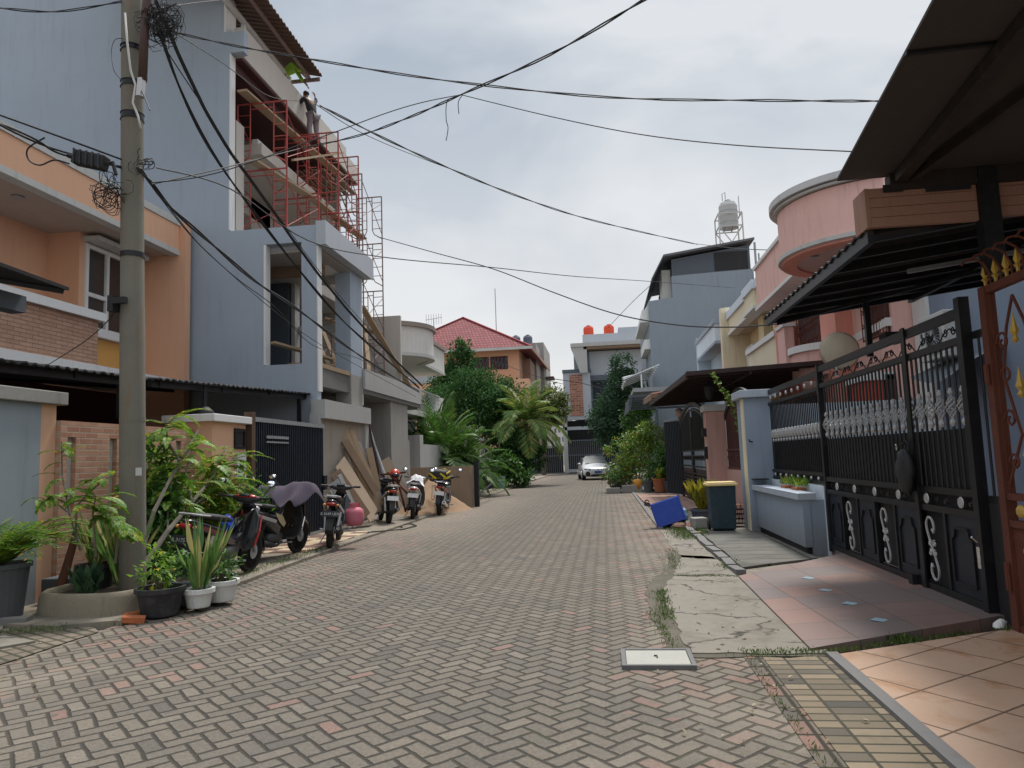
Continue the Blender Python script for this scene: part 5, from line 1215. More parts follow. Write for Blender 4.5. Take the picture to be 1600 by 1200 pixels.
mb = MB().add([(3.4, 44.6, 12.3), (4.2, 44.6, 13.75), (9.7, 44.6, 14.45), (9.7, 56, 14.45), (4.2, 56, 13.75), (3.4, 56, 12.3), (3.4, 44.6, 12.2), (4.2, 44.6, 13.62), (9.7, 44.6, 14.32), (9.7, 56, 14.32), (4.2, 56, 13.62), (3.4, 56, 12.2)],
    [(0, 1, 4, 5), (1, 2, 3, 4), (6, 11, 10, 7), (7, 10, 9, 8), (0, 6, 7, 1), (1, 7, 8, 2), (2, 8, 9, 3), (5, 11, 6, 0)]); part('roof', mb, paint('grey_roof', (.13, .13, .14), .7), t)
part('window', MB().box(4.1, 4.649, 45.6, 47.5, 11.1, 13.0), whited, t)
part('drain_pipe', MB().tube([(9.75, 44.9, 14.2), (9.75, 44.9, 9)], .07, 6).tube([(9.95, 44.9, 13.5), (9.95, 44.9, 9)], .05, 6), steel, t)
t = thing('tiled_roof_house', 'dark red tiled roof showing between the tall grey house and the cream house', 'house', (11, 44, 9))
part('wall', MB().box(9.9, 16, 40, 50, 0, 9.5), creaml, t)
part('roof', MB().add([(9.6, 39.5, 9.5), (16, 39.5, 9.5), (16, 50.5, 9.5), (9.6, 50.5, 9.5), (11.5, 44, 12.6), (14.5, 46, 12.6)], [(0, 1, 5, 4), (1, 2, 5), (2, 3, 4, 5), (3, 0, 4), (0, 3, 2, 1)]), bricks('maroon_tiles', (.10, .02, .025), (.16, .04, .045), (.35, .3, .3), .3, .22, 'y', .03), t)
t = thing('water_tower', 'grey cylindrical water tank on a white lattice tower above the tall grey house', 'water tank', (9.2, 50, 14.5))
part('tank', MB().lathe([(0, 16.75), (.62, 16.75), (.62, 18.3), (.5, 18.55), (.2, 18.65), (.2, 18.75), (0, 18.75)], (9.25, 50, 0), 22), paint('stainless_tank', (.42, .42, .41), .5, .12, .3, .1, metal=.3, scale=.7), t)
part('tank_rib', MB().lathe([(.64, 17.1), (.64, 17.14), (.62, 17.14)], (9.25, 50, 0), 22).lathe([(.64, 17.9), (.64, 17.94), (.62, 17.94)], (9.25, 50, 0), 22), steel, t)
mb = MB()
X0, X1, Y0, Y1 = 8.45, 10.0, 49.2, 50.8
for x in (X0, X1):
    for y in (Y0, Y1): mb.bar((x, y, 14.2), (x, y, 17.6), .08)
for z in (14.4, 16.7, 17.6):
    mb.bar((X0, Y0, z), (X1, Y0, z), .07).bar((X0, Y1, z), (X1, Y1, z), .07).bar((X0, Y0, z), (X0, Y1, z), .07).bar((X1, Y0, z), (X1, Y1, z), .07)
for y in (Y0, Y1): mb.bar((X0, y, 14.4), (X1, y, 16.7), .06).bar((X1, y, 14.4), (X0, y, 16.7), .06)
for x in (9.0, 9.5): mb.bar((x, Y0, 16.7), (x, Y1, 16.7), .07)
part('lattice', mb, whited, t)
part('pipe', MB().tube([(8.9, 49.9, 18.7), (8.9, 49.9, 19.2), (9.1, 49.9, 19.3), (9.1, 49.9, 18.8)], .03, 6).tube([(10.0, 50, 17.6), (10.0, 50, 19.0)], .03, 6), steel, t)

# ============================================================ END OF THE STREET
t = thing('grey_brick_house', 'grey two-storey house at the street end with a tall brick panel', 'house', (0, 68, 0))
part('wall', MB().box(-2.5, 12, 69, 80, 0, 12.0), greyr, t)
part('brick_tower', MB().box(-3.55, -1.0, 68, 69, 4.95, 9.4), greylite, t, label='light grey tower wall round the brick panel')
part('brick_panel', MB().box(-2.95, -1.75, 67.96, 67.998, 5.3, 9.2), redbrick, t)
part('tower_cap', MB().box(-3.6, -.9, 67.9, 69.2, 9.402, 9.7), greyd, t)
part('eaves', MB().box(-2.7, 12, 67.4, 70, 11.75, 12.1), paint('pale_eaves', (.46, .45, .44)), t); part('eaves_soffit', MB().box(-1.5, 12, 67.5, 69, 11.5, 11.748), woodd, t)
part('eaves_cheek', MB().add([(-2.7, 67.5, 11.75), (-1.2, 67.5, 11.75), (-1.2, 67.5, 9.3), (-1.9, 67.5, 9.3)], [(0, 1, 2, 3)]), paint('pale_eaves', (.46, .45, .44)), t)
part('band', MB().box(-1.0, 12, 68.4, 68.99, 8.6, 9.1), greyd, t); part('upper_window', MB().box(-.8, 6, 68.9, 68.99, 6.0, 8.5), navy, t)
part('light_wall', MB().box(-1.0, 12, 68.6, 68.99, 9.1, 11.4), greylite, t)
part('roof_block', MB().box(-1.6, 4.2, 70, 75, 12.1, 13.3).box(1.9, 8, 71, 75, 13.3, 14.0), greylite, t)
part('garage_recess', MB().box(-3.5, 6, 68.7, 68.8, 0, 4.9), blackm, t); part('garage_beam', MB().box(-3.6, 6, 67.8, 68.2, 4.0, 4.3), greylite, t)
part('column', MB().box(-3.75, -3.35, 67.8, 68.2, 0, 4.95), whited, t)
part('balcony_rail', MB().box(-.9, .3, 67.9, 67.95, 5.2, 6.6), black, t)
for x, lab in ((-1.0, 'left bright orange water tank on the roof of the grey brick house'), (1.0, 'right bright orange water tank on the roof of the grey brick house')):
    tt = thing('water_tank', lab, 'water tank', (x, 71, 13.3), 'orange water tanks')
    part('drum', MB().lathe([(0, 13.3), (.5, 13.3), (.5, 14.05), (.42, 14.22), (0, 14.25)], (x, 71, 0), 16), gloss('orange_tank', (.70, .07, .02), .4), tt); part('lid', MB().lathe([(.2, 14.24), (.2, 14.36), (0, 14.36)], (x, 71, 0), 12), gloss('orange_tank', (.7, .07, .02)), tt)
for i, (x0, x1, lab) in enumerate(((-3.3, 6, 'dark barred garage gate of the grey brick house behind the white car'), (-11, -3.85, 'dark barred gate left of the white column at the end of the street'))):
    t = thing('garage_gate', lab, 'gate', ((x0+x1)/2, 67.7, 0)); mb = MB(); x = x0+.1
    while x < x1: mb.box(x, x+.05, 67.6, 67.64, .1, 3.0-.5*i); x += .19
    part('bar', mb, paint('dull_grey_bars', (.12, .125, .13), .6), t); part('rail', MB().box(x0, x1, 67.57, 67.67, 1.6, 1.7).box(x0, x1, 67.57, 67.67, 2.95-.5*i, 3.05-.5*i).box(x0, x1, 67.57, 67.67, .02, .1), greyd, t)
    part('sheet', MB().box(x0, x1, 67.7, 67.72, .1, 2.4), navy if i == 0 else blackm, t)
part('step', MB().box(-3.3, 6, 66.6, 67.5, .1, .35), conc_light, t)
# peach house with the red roof
t = thing('red_roof_house', 'orange house with a big red tiled hip roof at the end of the street', 'house', (-13, 72, 0))
part('wall', MB().box(-20.5, -8.0, 71.0, 85, 0, 12.6), peach, t); part('lower_wall', MB().box(-21, -6.9, 69.2, 71, 0, 9.2), peachl, t)
part('side_wall', MB().box(-8.0, -7.2, 74, 84, 8, 11.8), paint('brown_soffit', (.35, .22, .16)), t)
tiles = bricks('red_roof_tiles', (.22, .045, .05), (.30, .075, .08), (.10, .025, .025), .34, .32, 'y', .05, .9)
part('roof', MB().add([(-21.5, 69.6, 12.55), (-6.6, 69.6, 12.35), (-6.2, 88, 12.35), (-21.5, 88, 12.55), (-14.6, 76.5, 17.0), (-14.6, 80, 17.0)], [(0, 1, 4), (1, 2, 5, 4), (2, 3, 5), (3, 0, 4, 5), (0, 3, 2, 1)]), tiles, t)
part('ridge', MB().bar((-21.5, 69.6, 12.62), (-14.6, 76.5, 17.06), .25, .12).bar((-6.6, 69.6, 12.42), (-14.6, 76.5, 17.06), .25, .12), paint('ridge_red', (.25, .03, .035)), t)
part('gutter', MB().box(-21.6, -6.5, 69.45, 69.62, 12.15, 12.42), whited, t)
part('barge_board', MB().bar((-6.55, 69.6, 12.2), (-6.2, 88, 12.2), .12, .3), paint('brown_soffit', (.35, .22, .16)), t)
for x in (-12.8, -10.9+.0):
    w = part('window', MB().box(x, x+1.75, 70.93, 70.99, 10.45, 11.75), maroon, t); mb = MB()
    for k in range(5): mb.bar((x+.1+.38*k, 70.9, 10.5), (x+.48+.38*k if k < 4 else x+1.7, 70.9, 11.7), .05).bar((x+.1+.38*k, 70.9, 11.7), (x+.3+.3*k, 70.9, 10.5), .05)
    part('grille', mb, greyd, w)
part('balcony_rail', MB().box(-20, -16, 69.1, 69.18, 9.2, 9.9), steel, t)
part('gate_pier', MB().box(-11.6, -11.0, 66.9, 67.4, 0, 3), peachl, t)
t = thing('grey_block', 'plain grey concrete block behind the red roof carrying two dark water tanks', 'building', (-4, 80, 0))
part('wall', MB().box(-8.4, -6.6, 85, 95, 0, 15.2).box(-10.2, -7.0, 79, 84, 0, 14.2), concrete, t); part('window', MB().box(-8.0, -7.3, 84.95, 84.99, 13.4, 14.4), navy, t); part('canopy', MB().box(-6.6, -5.6, 86, 88, 10.9, 11.2), maroon, t)
for x, lab in ((-9.3, 'left dark grey water tank behind the red roof'), (-7.95, 'right dark grey water tank behind the red roof')):
    tt = thing('water_tank', lab, 'water tank', (x, 80, 14.2), 'dark water tanks')
    part('drum', MB().lathe([(0, 14.2), (.52, 14.2), (.52, 15.0), (.4, 15.2), (0, 15.25)], (x, 80, 0), 16), gloss('slate_tank', (.09, .11, .15), .45), tt); part('lid', MB().lathe([(.2, 15.2), (.2, 15.33), (0, 15.33)], (x, 80, 0), 12), gloss('slate_tank', (.09, .11, .15)), tt)
for x, y, z0, z1, k, lab in ((-17.3, 74, 15.0, 16.6, 1, 'television antenna on a short mast left of the red roof ridge'), (-11.2, 78, 15, 20.4, 0, 'thin tall radio mast behind the red roof')):
    tt = thing('antenna', lab, 'antenna', (x, y, z0)); part('mast', MB().tube([(x, y, z0-1.5), (x, y, z1)], .05, 5), steel, tt)
    if k:
        mb = MB().tube([(x-.9, y, z1-.1), (x+.9, y, z1+.1)], .03, 4)
        for q in range(7): mb.tube([(x-.8+q*.27, y, z1-.6), (x-.8+q*.27, y, z1+.5)], .02, 4)
        part('elements', mb, steel, tt)
for x, y, w_, h, lab in ((-9.5, 160, 5, 16, 'distant pale apartment tower left of the brick panel'), (-4.5, 170, 4, 15, 'second distant pale tower beside the brick panel')):
    tt = thing('apartment_tower', lab, 'building', (x, y, 0)); part('wall', MB().box(x-w_/2, x+w_/2, y, y+8, 0, h), whited, tt); mb = MB()
    for i in range(5):
        for j in range(6): mb.box(x-w_/2+.5+i*(w_-1)/5, x-w_/2+.5+i*(w_-1)/5+.4, y-.03, y, 3+j*2, 4+j*2)
    part('window', mb, greyd, tt)
# distant low houses closing the side street
for x0, x1, h, m, lab in ((8, 22, 9, creaml, 'cream house closing the side street on the right'), (-34, -21.5, 8, bw, 'off-white house closing the side street on the left')):
    tt = thing('corner_house', lab, 'house', ((x0+x1)/2, 74, 0)); part('wall', MB().box(x0, x1, 72, 84, 0, h), m, tt)
    part('roof', MB().add([(x0-.5, 71.5, h), (x1+.5, 71.5, h), (x1+.5, 84.5, h), (x0-.5, 84.5, h), (x0+3, 78, h+3), (x1-3, 78, h+3)], [(0, 1, 5, 4), (1, 2, 5), (2, 3, 4, 5), (3, 0, 4), (0, 3, 2, 1)]), tiles, tt)
    mb = MB()
    for k in range(4): mb.box(x0+1+k*3, x0+2.4+k*3, 71.95, 71.99, 4.5, 6)
    part('window', mb, darkglass, tt)
# ============================================================ VEHICLES
def ring(y, z, w, h, n=14, p=2.6, x=0., tz=0., plane='xz'):
    """superellipse ring across X; tz tilts the ring fore-aft"""
    out = []
    for i in range(n):
        t = 2*math.pi*i/n; c, s = math.cos(t), math.sin(t)
        u = w*math.copysign(abs(c)**(2/p), c); v = h*math.copysign(abs(s)**(2/p), s)
        out.append((x+u, y+v*tz, z+v))
    return out
def wheel(par, y, r, w, rimm, spokes=5):
    tw = part('wheel', MB().lathe([(r-.055, -w*.36), (r-.02, -w*.5), (r, -w*.22), (r+.004, 0), (r, w*.22), (r-.02, w*.5), (r-.055, w*.36)], (0, y, r), 26, 'x').lathe([(r-.055, w*.36), (r-.055, -w*.36)], (0, y, r), 26, 'x'), rubber, par, smooth=True)
    mb = MB().lathe([(r-.075, -w*.3), (r-.056, -w*.37), (r-.056, w*.37), (r-.075, w*.3), (r-.075, -w*.3)], (0, y, r), 24, 'x').lathe([(0, -.045), (.04, -.045), (.04, .045), (0, .045)], (0, y, r), 12, 'x')
    for k in range(spokes):
        a = 2*math.pi*k/spokes+.3; mb.bar((0, y+.035*math.cos(a), r+.035*math.sin(a)), (0, y+(r-.065)*math.cos(a+.12), r+(r-.065)*math.sin(a+.12)), .03, .028, (1, 0, 0))
    part('rim', mb, rimm, tw)
    part('brake_disc', MB().lathe([(.05, .05), (.095, .05), (.095, .054), (.05, .054)], (0, y, r), 18, 'x'), steel, tw)
    return tw
def motorbike(label, style, main, accent, plate=white, seatc=plastic, plate_txt='', mirrors=(1, 1), tail=None):
    t = thing('motorbike', label, 'motorbike')
    R = .28; yr, yf = -.62, .64
    rimm = gloss('dark_rim', (.03, .03, .032), .4, .5)
    wheel(t, yr, R, .085, rimm); wheel(t, yf, R, .08, rimm)
    sc = style == 'scooter'; mc = style == 'motorcycle'
    # body shell
    if sc:
        rg = [ring(-.93, .80, .05, .03), ring(-.84, .78, .11, .065), ring(-.60, .70, .145, .11), ring(-.30, .60, .16, .16), ring(-.08, .52, .15, .19), ring(.0, .47, .11, .17)]
    elif mc:
        rg = [ring(-.92, .84, .05, .025), ring(-.80, .81, .09, .05), ring(-.5, .74, .11, .07), ring(-.25, .66, .11, .08)]
    else:
        rg = [ring(-.95, .83, .05, .025), ring(-.84, .80, .10, .055), ring(-.58, .71, .125, .09), ring(-.30, .62, .13, .11), ring(-.05, .52, .11, .09), ring(.14, .47, .09, .07), ring(.30, .56, .08, .07), ring(.40, .70, .07, .07)]
    part('body_shell', MB().loft(rg), main, t, smooth=True, sub=1)
    if mc:
        part('fuel_tank', MB().loft([ring(-.16, .74, .08, .05), ring(-.02, .79, .14, .10), ring(.16, .81, .15, .12), ring(.30, .77, .10, .08)]), main, t, smooth=True, sub=1)
    mb = MB()
    for s_ in (-1, 1): mb.mark().bar((s_*.135, -.76, .74), (s_*.155, -.25, .60), .012, .05)
    part('side_stripe', mb, accent, t)
    part('seat', MB().loft([ring(-.80, .875, .06, .02), ring(-.66, .87, .12, .04), ring(-.42, .835, .135, .045), ring(-.18, .80, .13, .045), ring(.0, .76, .09, .035)]), seatc, t, smooth=True, sub=1)
    part('grab_rail', MB().tube([(-.12, -.62, .87), (-.14, -.84, .90), (-.08, -.94, .92), (.08, -.94, .92), (.14, -.84, .90), (.12, -.62, .87)], .011, 6), silver if not mc else chrome, t)
    # leg shield, floor, headlamp housing
    if sc:
        mb = MB(); pr = [(.10, .30, .13), (.26, .29, .17), (.36, .33, .19), (.42, .45, .21), (.45, .62, .20), (.45, .80, .15), (.46, .90, .11)]
        mb.loft([ring(y, z, w, .02 if i < 2 else .02, 10, 3) if i < 2 else [(q[0], y+(q[2]-z), z+(q[1]-y)*0) for q in ring(y, z, w, .03, 10, 3)] for i, (y, z, w) in enumerate(pr)])
        part('leg_shield', mb, plastic, t)
        part('front_cowl', MB().loft([ring(.66, .50, .05, .06), ring(.62, .62, .14, .12), ring(.57, .78, .17, .12), ring(.52, .92, .12, .06)]), main, t, smooth=True, sub=1)
    else:
        mb = MB()
        for s_ in (-1, 1):
            v = [(s_*.07, .28, .80), (s_*.10, .50, .90), (s_*.19, .46, .78), (s_*.215, .38, .58), (s_*.19, .34, .38), (s_*.11, .26, .34), (s_*.06, .22, .5)]
            mb.add(v+[(x-s_*.015, y-.015, z) for x, y, z in v], [tuple(range(7)), tuple(range(7, 14))[::-1]]+[(i, (i+1) % 7, 7+(i+1) % 7, 7+i) for i in range(7)])
        if not mc: part('leg_shield', mb, main, t)
        part('front_cowl', MB().loft([ring(.60, .74, .04, .04), ring(.56, .80, .11, .09), ring(.50, .88, .12, .08), ring(.44, .95, .08, .04)]), main, t, smooth=True, sub=1)
    part('front_fender', MB().loft([[(s_*w_, yf+rr*math.cos(R_(a)), R+rr*math.sin(R_(a))) for s_, rr, w_ in ((-1, R+.015, .06), (-.5, R+.045, .06), (.5, R+.045, .06), (1, R+.015, .06), (.5, R+.03, .06), (-.5, R+.03, .06))] for a in range(-5, 150, 14)]), main if not mc else black, t, smooth=True)
    part('rear_fender', MB().loft([[(s_*w_, yr+rr*math.cos(R_(a)), R+rr*math.sin(R_(a))) for s_, rr, w_ in ((-1, R+.03, .065), (-.5, R+.06, .065), (.5, R+.06, .065), (1, R+.03, .065), (.5, R+.045, .065), (-.5, R+.045, .065))] for a in range(70, 190, 14)]), plastic, t, smooth=True)
    part('fender_flap', MB().add([(-.07, -.90, .62), (.07, -.90, .62), (.06, -.98, .34), (-.06, -.98, .34), (-.07, -.91, .62), (.07, -.91, .62), (.06, -.99, .34), (-.06, -.99, .34)], [(0, 1, 2, 3), (7, 6, 5, 4), (0, 4, 5, 1), (1, 5, 6, 2), (2, 6, 7, 3), (3, 7, 4, 0)]), plastic, t)
    # handlebar
    part('handlebar_cover', MB().loft([[(x, q[1], q[2]) for q in ring(.42, 1.0, .045, .045, 10, 2)] if 0 else [(x, .42+k*math.cos(a), 1.0+k*.8*math.sin(a)+abs(x)*.1) for a in [2*math.pi*i/10 for i in range(10)]] for x, k in ((-.20, .03), (-.12, .06), (0, .08), (.12, .06), (.20, .03))]), main if sc else plastic, t, smooth=True)
    part('handlebar', MB().tube([(-.35, .30, 1.04), (-.20, .40, 1.03), (0, .43, 1.0), (.20, .40, 1.03), (.35, .30, 1.04)], .013, 8).tube([(-.36, .29, 1.04), (-.24, .37, 1.035)], .02, 8).tube([(.36, .29, 1.04), (.24, .37, 1.035)], .02, 8), plastic, t)
    part('dashboard', MB().obox((0, .375, 1.045), (.15, .10, .03), (R_(-35), 0, 0)), darkglass, t)
    mb = MB()
    for s_ in (-1, 1): mb.mark().tube([(s_*.30, .36, 1.05), (s_*.22, .43, 1.04)], .006, 5)
    part('brake_lever', mb, steel, t)
    for s_, on in zip((-1, 1), mirrors):
        if not on: continue
        m = part('mirror', MB().blob((s_*.36, .36, 1.235), .07, .018, .045, 12, 8), plastic, t, smooth=True)
        part('mirror_glass', MB().loft([[(s_*.36+w_*.062*math.cos(q), .340+w_*.020*math.sin(q)-k_, 1.237+w_*.040*math.sin(q)+k_*.4) for q in [2*math.pi*i/12 for i in range(12)]] for w_, k_ in ((.9, 0), (1, .006), (.8, .012))]), gloss('mirror_glass', (.80, .83, .86), .08, 1., dust=.05), m, smooth=True)
        part('mirror_stem', MB().tube([(s_*.24, .40, 1.05), (s_*.30, .40, 1.14), (s_*.35, .37, 1.20)], .006, 5), plastic, m)
    part('headlight', MB().blob((0, .60 if sc else .585, .80 if sc else .86), .11, .05, .06, 12, 8), gloss('lamp_glass', (.5, .5, .5), .1), t, smooth=True)
    part('tail_light', MB().blob((0, -.93, .775), .085, .035, .035, 12, 8), gloss('red_lens', (.32, .01, .012), .2), t, smooth=True)
    mb = MB()
    for s_ in (-1, 1): mb.mark().blob((s_*.11, -.90, .76), .03, .03, .022, 8, 6)
    part('turn_signal', mb, gloss('amber_lens', (.55, .25, .05), .25), t, smooth=True)
    pl = part('number_plate', MB().obox((0, -.955, .615), (.27, .008, .105), (R_(-14), 0, 0)), plate, t)
    if plate_txt: text(plate_txt, .062, (0, -.961, .612), (R_(90-14), 0, 0), silver if plate is not white else blackm, pl, 'plate_text', .0012)
    # forks, swing arm, engine, exhaust
    mb = MB()
    for s_ in (-1, 1): mb.mark().tube([(s_*.075, yf, R), (s_*.075, .47, .72)], .020, 8)
    part('fork', mb, steel, t)
    mb = MB()
    for s_ in (-1, 1): mb.mark().tube([(s_*.10, yr-.02, R+.02), (s_*.12, -.50, .62)], .028, 8)
    part('shock_absorber', mb, silver if not sc else black, t)
    mb = MB()
    if sc: mb.loft([ring(-.74, .28, .05, .06, x=-.12), ring(-.5, .30, .06, .09, x=-.12), ring(-.2, .31, .06, .10, x=-.12), ring(-.02, .32, .04, .07, x=-.10)]).loft([ring(-.3, .33, .10, .09), ring(-.05, .33, .11, .1), ring(.08, .33, .08, .07)])
    else: mb.loft([ring(-.30, .33, .11, .09), ring(-.1, .34, .13, .12), ring(.12, .35, .10, .10), ring(.24, .38, .06, .06)]).box(-.07, .07, .1, .28, .38, .48).bar((-.05, yr, R), (-.05, -.2, .33), .03, .05).bar((.06, yr, R), (.06, -.2, .33), .03, .05)
    part('engine', mb, paint('engine_alloy', (.09, .09, .09), .5, .3, .3, .3, metal=.5, scale=4), t, smooth=True)
    part('chain_case', MB().bar((-.085, yr, R), (-.085, -.18, .33), .012, .09), black, t) if not sc else None
    part('exhaust', MB().tube([(.08, .05, .26), (.13, -.15, .22), (.14, -.32, .25), (.15, -.86, .37)], [.016, .018, .045, .05], 12), plastic if not mc else chrome, t)
    part('exhaust_tip', MB().lathe([(.0, -.005), (.026, -.005), (.032, -.012), (.032, .01)], (.15, -.87, .372), 12, 'y').lathe([(0, -.012), (.024, -.012)], (.15, -.87, .372), 10, 'y'), chrome, t)
    mb = MB().tube([(-.28, .02, .27), (-.1, .02, .24), (.1, .02, .24), (.28, .02, .27)], .014, 6)
    mb.tube([(-.12, -.12, .26), (-.24, -.20, .02)], .010, 6).tube([(-.24, -.20, .015), (-.28, -.20, .012)], .012, 6)
    part('foot_pegs_and_stand', mb, steel, t)
    if mc:
        mb = MB().tube([(.10, -.5, .9), (.13, -.98, .95), (-.13, -.98, .95), (-.10, -.5, .9)], .010, 6)
        for s_ in (-1, 1): mb.tube([(s_*.2, -.3, .78), (s_*.22, -.35, .4), (s_*.2, -.8, .42), (s_*.2, -.85, .8), (s_*.2, -.3, .78)], .010, 6)
        part('carrier_rack', mb, steel, t)
    return t
def place(o, x, y, hd, z=.0, lean=-5):
    """hd: heading in degrees from +Y towards +X"""
    o.location = (x, y, z); o.rotation_mode = 'ZXY' if 0 else 'XYZ'
    M = Matrix.Rotation(R_(-hd), 4, 'Z') @ Matrix.Rotation(R_(lean), 4, 'Y')
    o.rotation_euler = M.to_euler(); ORG[o.name] = Vector((x, y, z)); return M
deepred = gloss('dark_red_paint', (.16, .012, .018), .25, coat=.5); redp = gloss('bright_red_paint', (.50, .02, .02), .3, coat=.5)
blackgl = gloss('black_gloss_paint', (.012, .012, .014), .18, coat=.6, dust=.12); whitegl = gloss('white_gloss_paint', (.62, .63, .65), .22, coat=.5, dust=.1)
plateblk = gloss('black_plate', (.02, .02, .025), .4)
b1 = motorbike('black and dark red underbone motorbike nearest the planted verge', 'underbone', blackgl, deepred, plateblk, plate_txt='B 3175 UF', mirrors=(1, 1))
part('handlebar_trim', MB().loft([[(x, .40+k*math.cos(a), 1.045+k*.5*math.sin(a)) for a in [2*math.pi*i/8 for i in range(8)]] for x, k in ((-.15, .02), (-.08, .055), (.08, .055), (.15, .02))]), redp, b1, smooth=True)
mb = MB()
for s_ in (-1, 1): mb.mark().tube([(s_*.19, .50, .80), (s_*.222, .42, .6), (s_*.195, .37, .40)], .014, 5)
part('shield_stripe', mb, redp, b1)
place(b1, -4.93, 8.92, 2, .045, 6)
t = solo('plastic_bag', MB().blob((-4.93, 9.05, .74), .07, .10, .12, 12, 9, .12, 5), gloss('blue_plastic', (.01, .06, .45), .35), 'crumpled blue plastic bag hung between the seat and handlebar of the red-black motorbike', 'bag', (-5.0, 9.1, .6))
b2 = motorbike('black scooter with a cream side emblem and a dark jacket thrown over its handlebar', 'scooter', blackgl, silver, white, plate_txt='', mirrors=(1, 0))
part('emblem', MB().mark().add([(.163, -.30, .74), (.168, -.1, .68), (.166, .0, .55), (.169, -.06, .50), (.170, -.2, .60)], [(0, 1, 2, 3, 4)]).mark().add([(-.163, -.30, .74), (-.168, -.1, .68), (-.166, .0, .55), (-.169, -.06, .50), (-.170, -.2, .60)], [(4, 3, 2, 1, 0)]), gloss('cream_gold', (.5, .42, .24), .3), b2)
part('shield_trim', MB().mark().tube([(.20, .42, .42), (.215, .46, .62), (.16, .53, .80)], .010, 6).mark().tube([(-.20, .42, .42), (-.215, .46, .62), (-.16, .53, .80)], .010, 6), chrome, b2)
M2 = place(b2, -5.22, 11.0, 8, .045, 5)
def cloth(name, fn, nu, nv, mat, label, cat, loc, M=None):
    vs = [fn(i/nu, j/nv) for i in range(nu+1) for j in range(nv+1)]
    if M is not None: vs = [M @ Vector(v) for v in vs]
    fs = [(i*(nv+1)+j, i*(nv+1)+j+1, (i+1)*(nv+1)+j+1, (i+1)*(nv+1)+j) for i in range(nu) for j in range(nv)]
    mb = MB().add(vs, fs); o = solo(name, mb, mat, label, cat, loc, smooth=True)
    s_ = o.modifiers.new('solid', 'SOLIDIFY'); s_.thickness = .012; q = o.modifiers.new('sub', 'SUBSURF'); q.levels = q.render_levels = 1; return o
purp = paint('purple_grey_cloth', (.075, .06, .085), .95, .2, 0, .6, scale=4)
T2 = Matrix.Translation((-5.22, 11.0, .045)) @ M2
def jk(u, v):   # jacket lying over the bar: u across, v front to back
    x = -.52+1.02*u; f = (v-.42)
    sag = .34*abs(f)**1.15*1.5 + .13*math.sin(u*math.pi*2.6+.5)*abs(f)
    z = 1.13-sag-.22*max(0, abs(u-.5)-.36)*2 + .05*math.sin(9*u+5*v)+.03*math.sin(17*u-8*v) + (.13 if u > .72 else 0)*math.sin(math.pi*(u-.72)/.28)
    return (x*(1-.25*v*v), .55-.72*v+.04*math.sin(8*u), z)
cloth('jacket', jk, 16, 12, purp, 'dark purple-grey jacket thrown over the handlebar of the black scooter', 'jacket', (-5.2, 11.3, 1.0), T2)
b3 = motorbike('black underbone motorbike parked in front of the dark sliding gate, seen from behind', 'underbone', blackgl, silver, plateblk, plate_txt='B 3649 UEX', mirrors=(0, 0))
place(b3, -4.95, 12.85, -14, .03, 5)
t = thing('gas_cylinder', 'pink dented gas cylinder tied behind the black motorbike near the metal sheets', 'gas cylinder', (-4.45, 12.6, .4))
cyl = gloss('pink_cylinder_paint', (.50, .13, .17), .5, dust=.5)
part('tank', MB().lathe([(0, .38), (.12, .385), (.158, .43), (.162, .50), (.162, .60), (.150, .66), (.09, .70), (0, .705)], (-4.45, 12.55, 0), 20), cyl, t, smooth=True)
part('collar', MB().lathe([(.085, .69), (.09, .78), (.082, .78), (.078, .69)], (-4.45, 12.55, 0), 16, arc=(.6, 5.4)), cyl, t); part('valve', MB().lathe([(.02, .70), (.02, .75), (.03, .755), (0, .77)], (-4.45, 12.55, 0), 8), gold, t)
b4 = motorbike('black motorbike with a red-orange helmet, parked against the leaning planks', 'underbone', blackgl, silver, white, plate_txt='', mirrors=(1, 0))
M4 = place(b4, -5.45, 17.5, -26, .03, 6)
T4 = Matrix.Translation((-5.45, 17.5, .03)) @ M4
t = thing('helmet', 'red-orange open-face helmet hung on the handlebar of the motorbike by the planks', 'helmet', T4 @ Vector((.2, .4, 1.12)))
c = T4 @ Vector((.22, .38, 1.19)); part('shell', MB().blob(tuple(c), .135, .15, .13, 16, 10), gloss('orange_red_helmet', (.55, .05, .015), .2, coat=.6, dust=.1), t, smooth=True); part('visor', MB().blob((c.x+.02, c.y-.05, c.z-.03), .12, .13, .07, 14, 8), darkglass, t, smooth=True); part('strap', MB().tube([c+Vector((0, 0, -.10)), c+Vector((.02, 0, -.2)), c+Vector((.04, 0, -.3))], .008, 5), plastic, t)
b5 = motorbike('white scooter with a white cloth over its seat beside the sand pile', 'scooter', whitegl, silver, white, mirrors=(1, 1))
M5 = place(b5, -5.02, 18.75, -10, .03, 5); T5 = Matrix.Translation((-5.02, 18.75, .03)) @ M5
def wc(u, v):
    x = -.2+.4*u; return (x*(1+.2*math.sin(6*v)), -.66+.78*v, .93+.05*math.sin(7*v+3*u)-.32*max(0, abs(u-.5)-.25)+.13*v*(v > .6)+.02*math.sin(19*u+7*v))
cloth('cloth', wc, 10, 12, paint('white_cloth', (.66, .66, .67), .95, .06, 0, .3, scale=4), 'white cloth spread over the seat of the white scooter', 'cloth', T5 @ Vector((0, -.2, .9)), T5)
b6 = motorbike('black motorcycle with a rear rack standing before the sand pile', 'motorcycle', blackgl, redp, white, mirrors=(1, 1))
M6 = place(b6, -4.62, 20.35, -3, .0, 5); T6 = Matrix.Translation((-4.62, 20.35, 0)) @ M6
t = thing('luggage_bag', 'black and yellow luggage bag strapped on the seat of the black motorcycle', 'bag', T6 @ Vector((0, -.5, .95)))
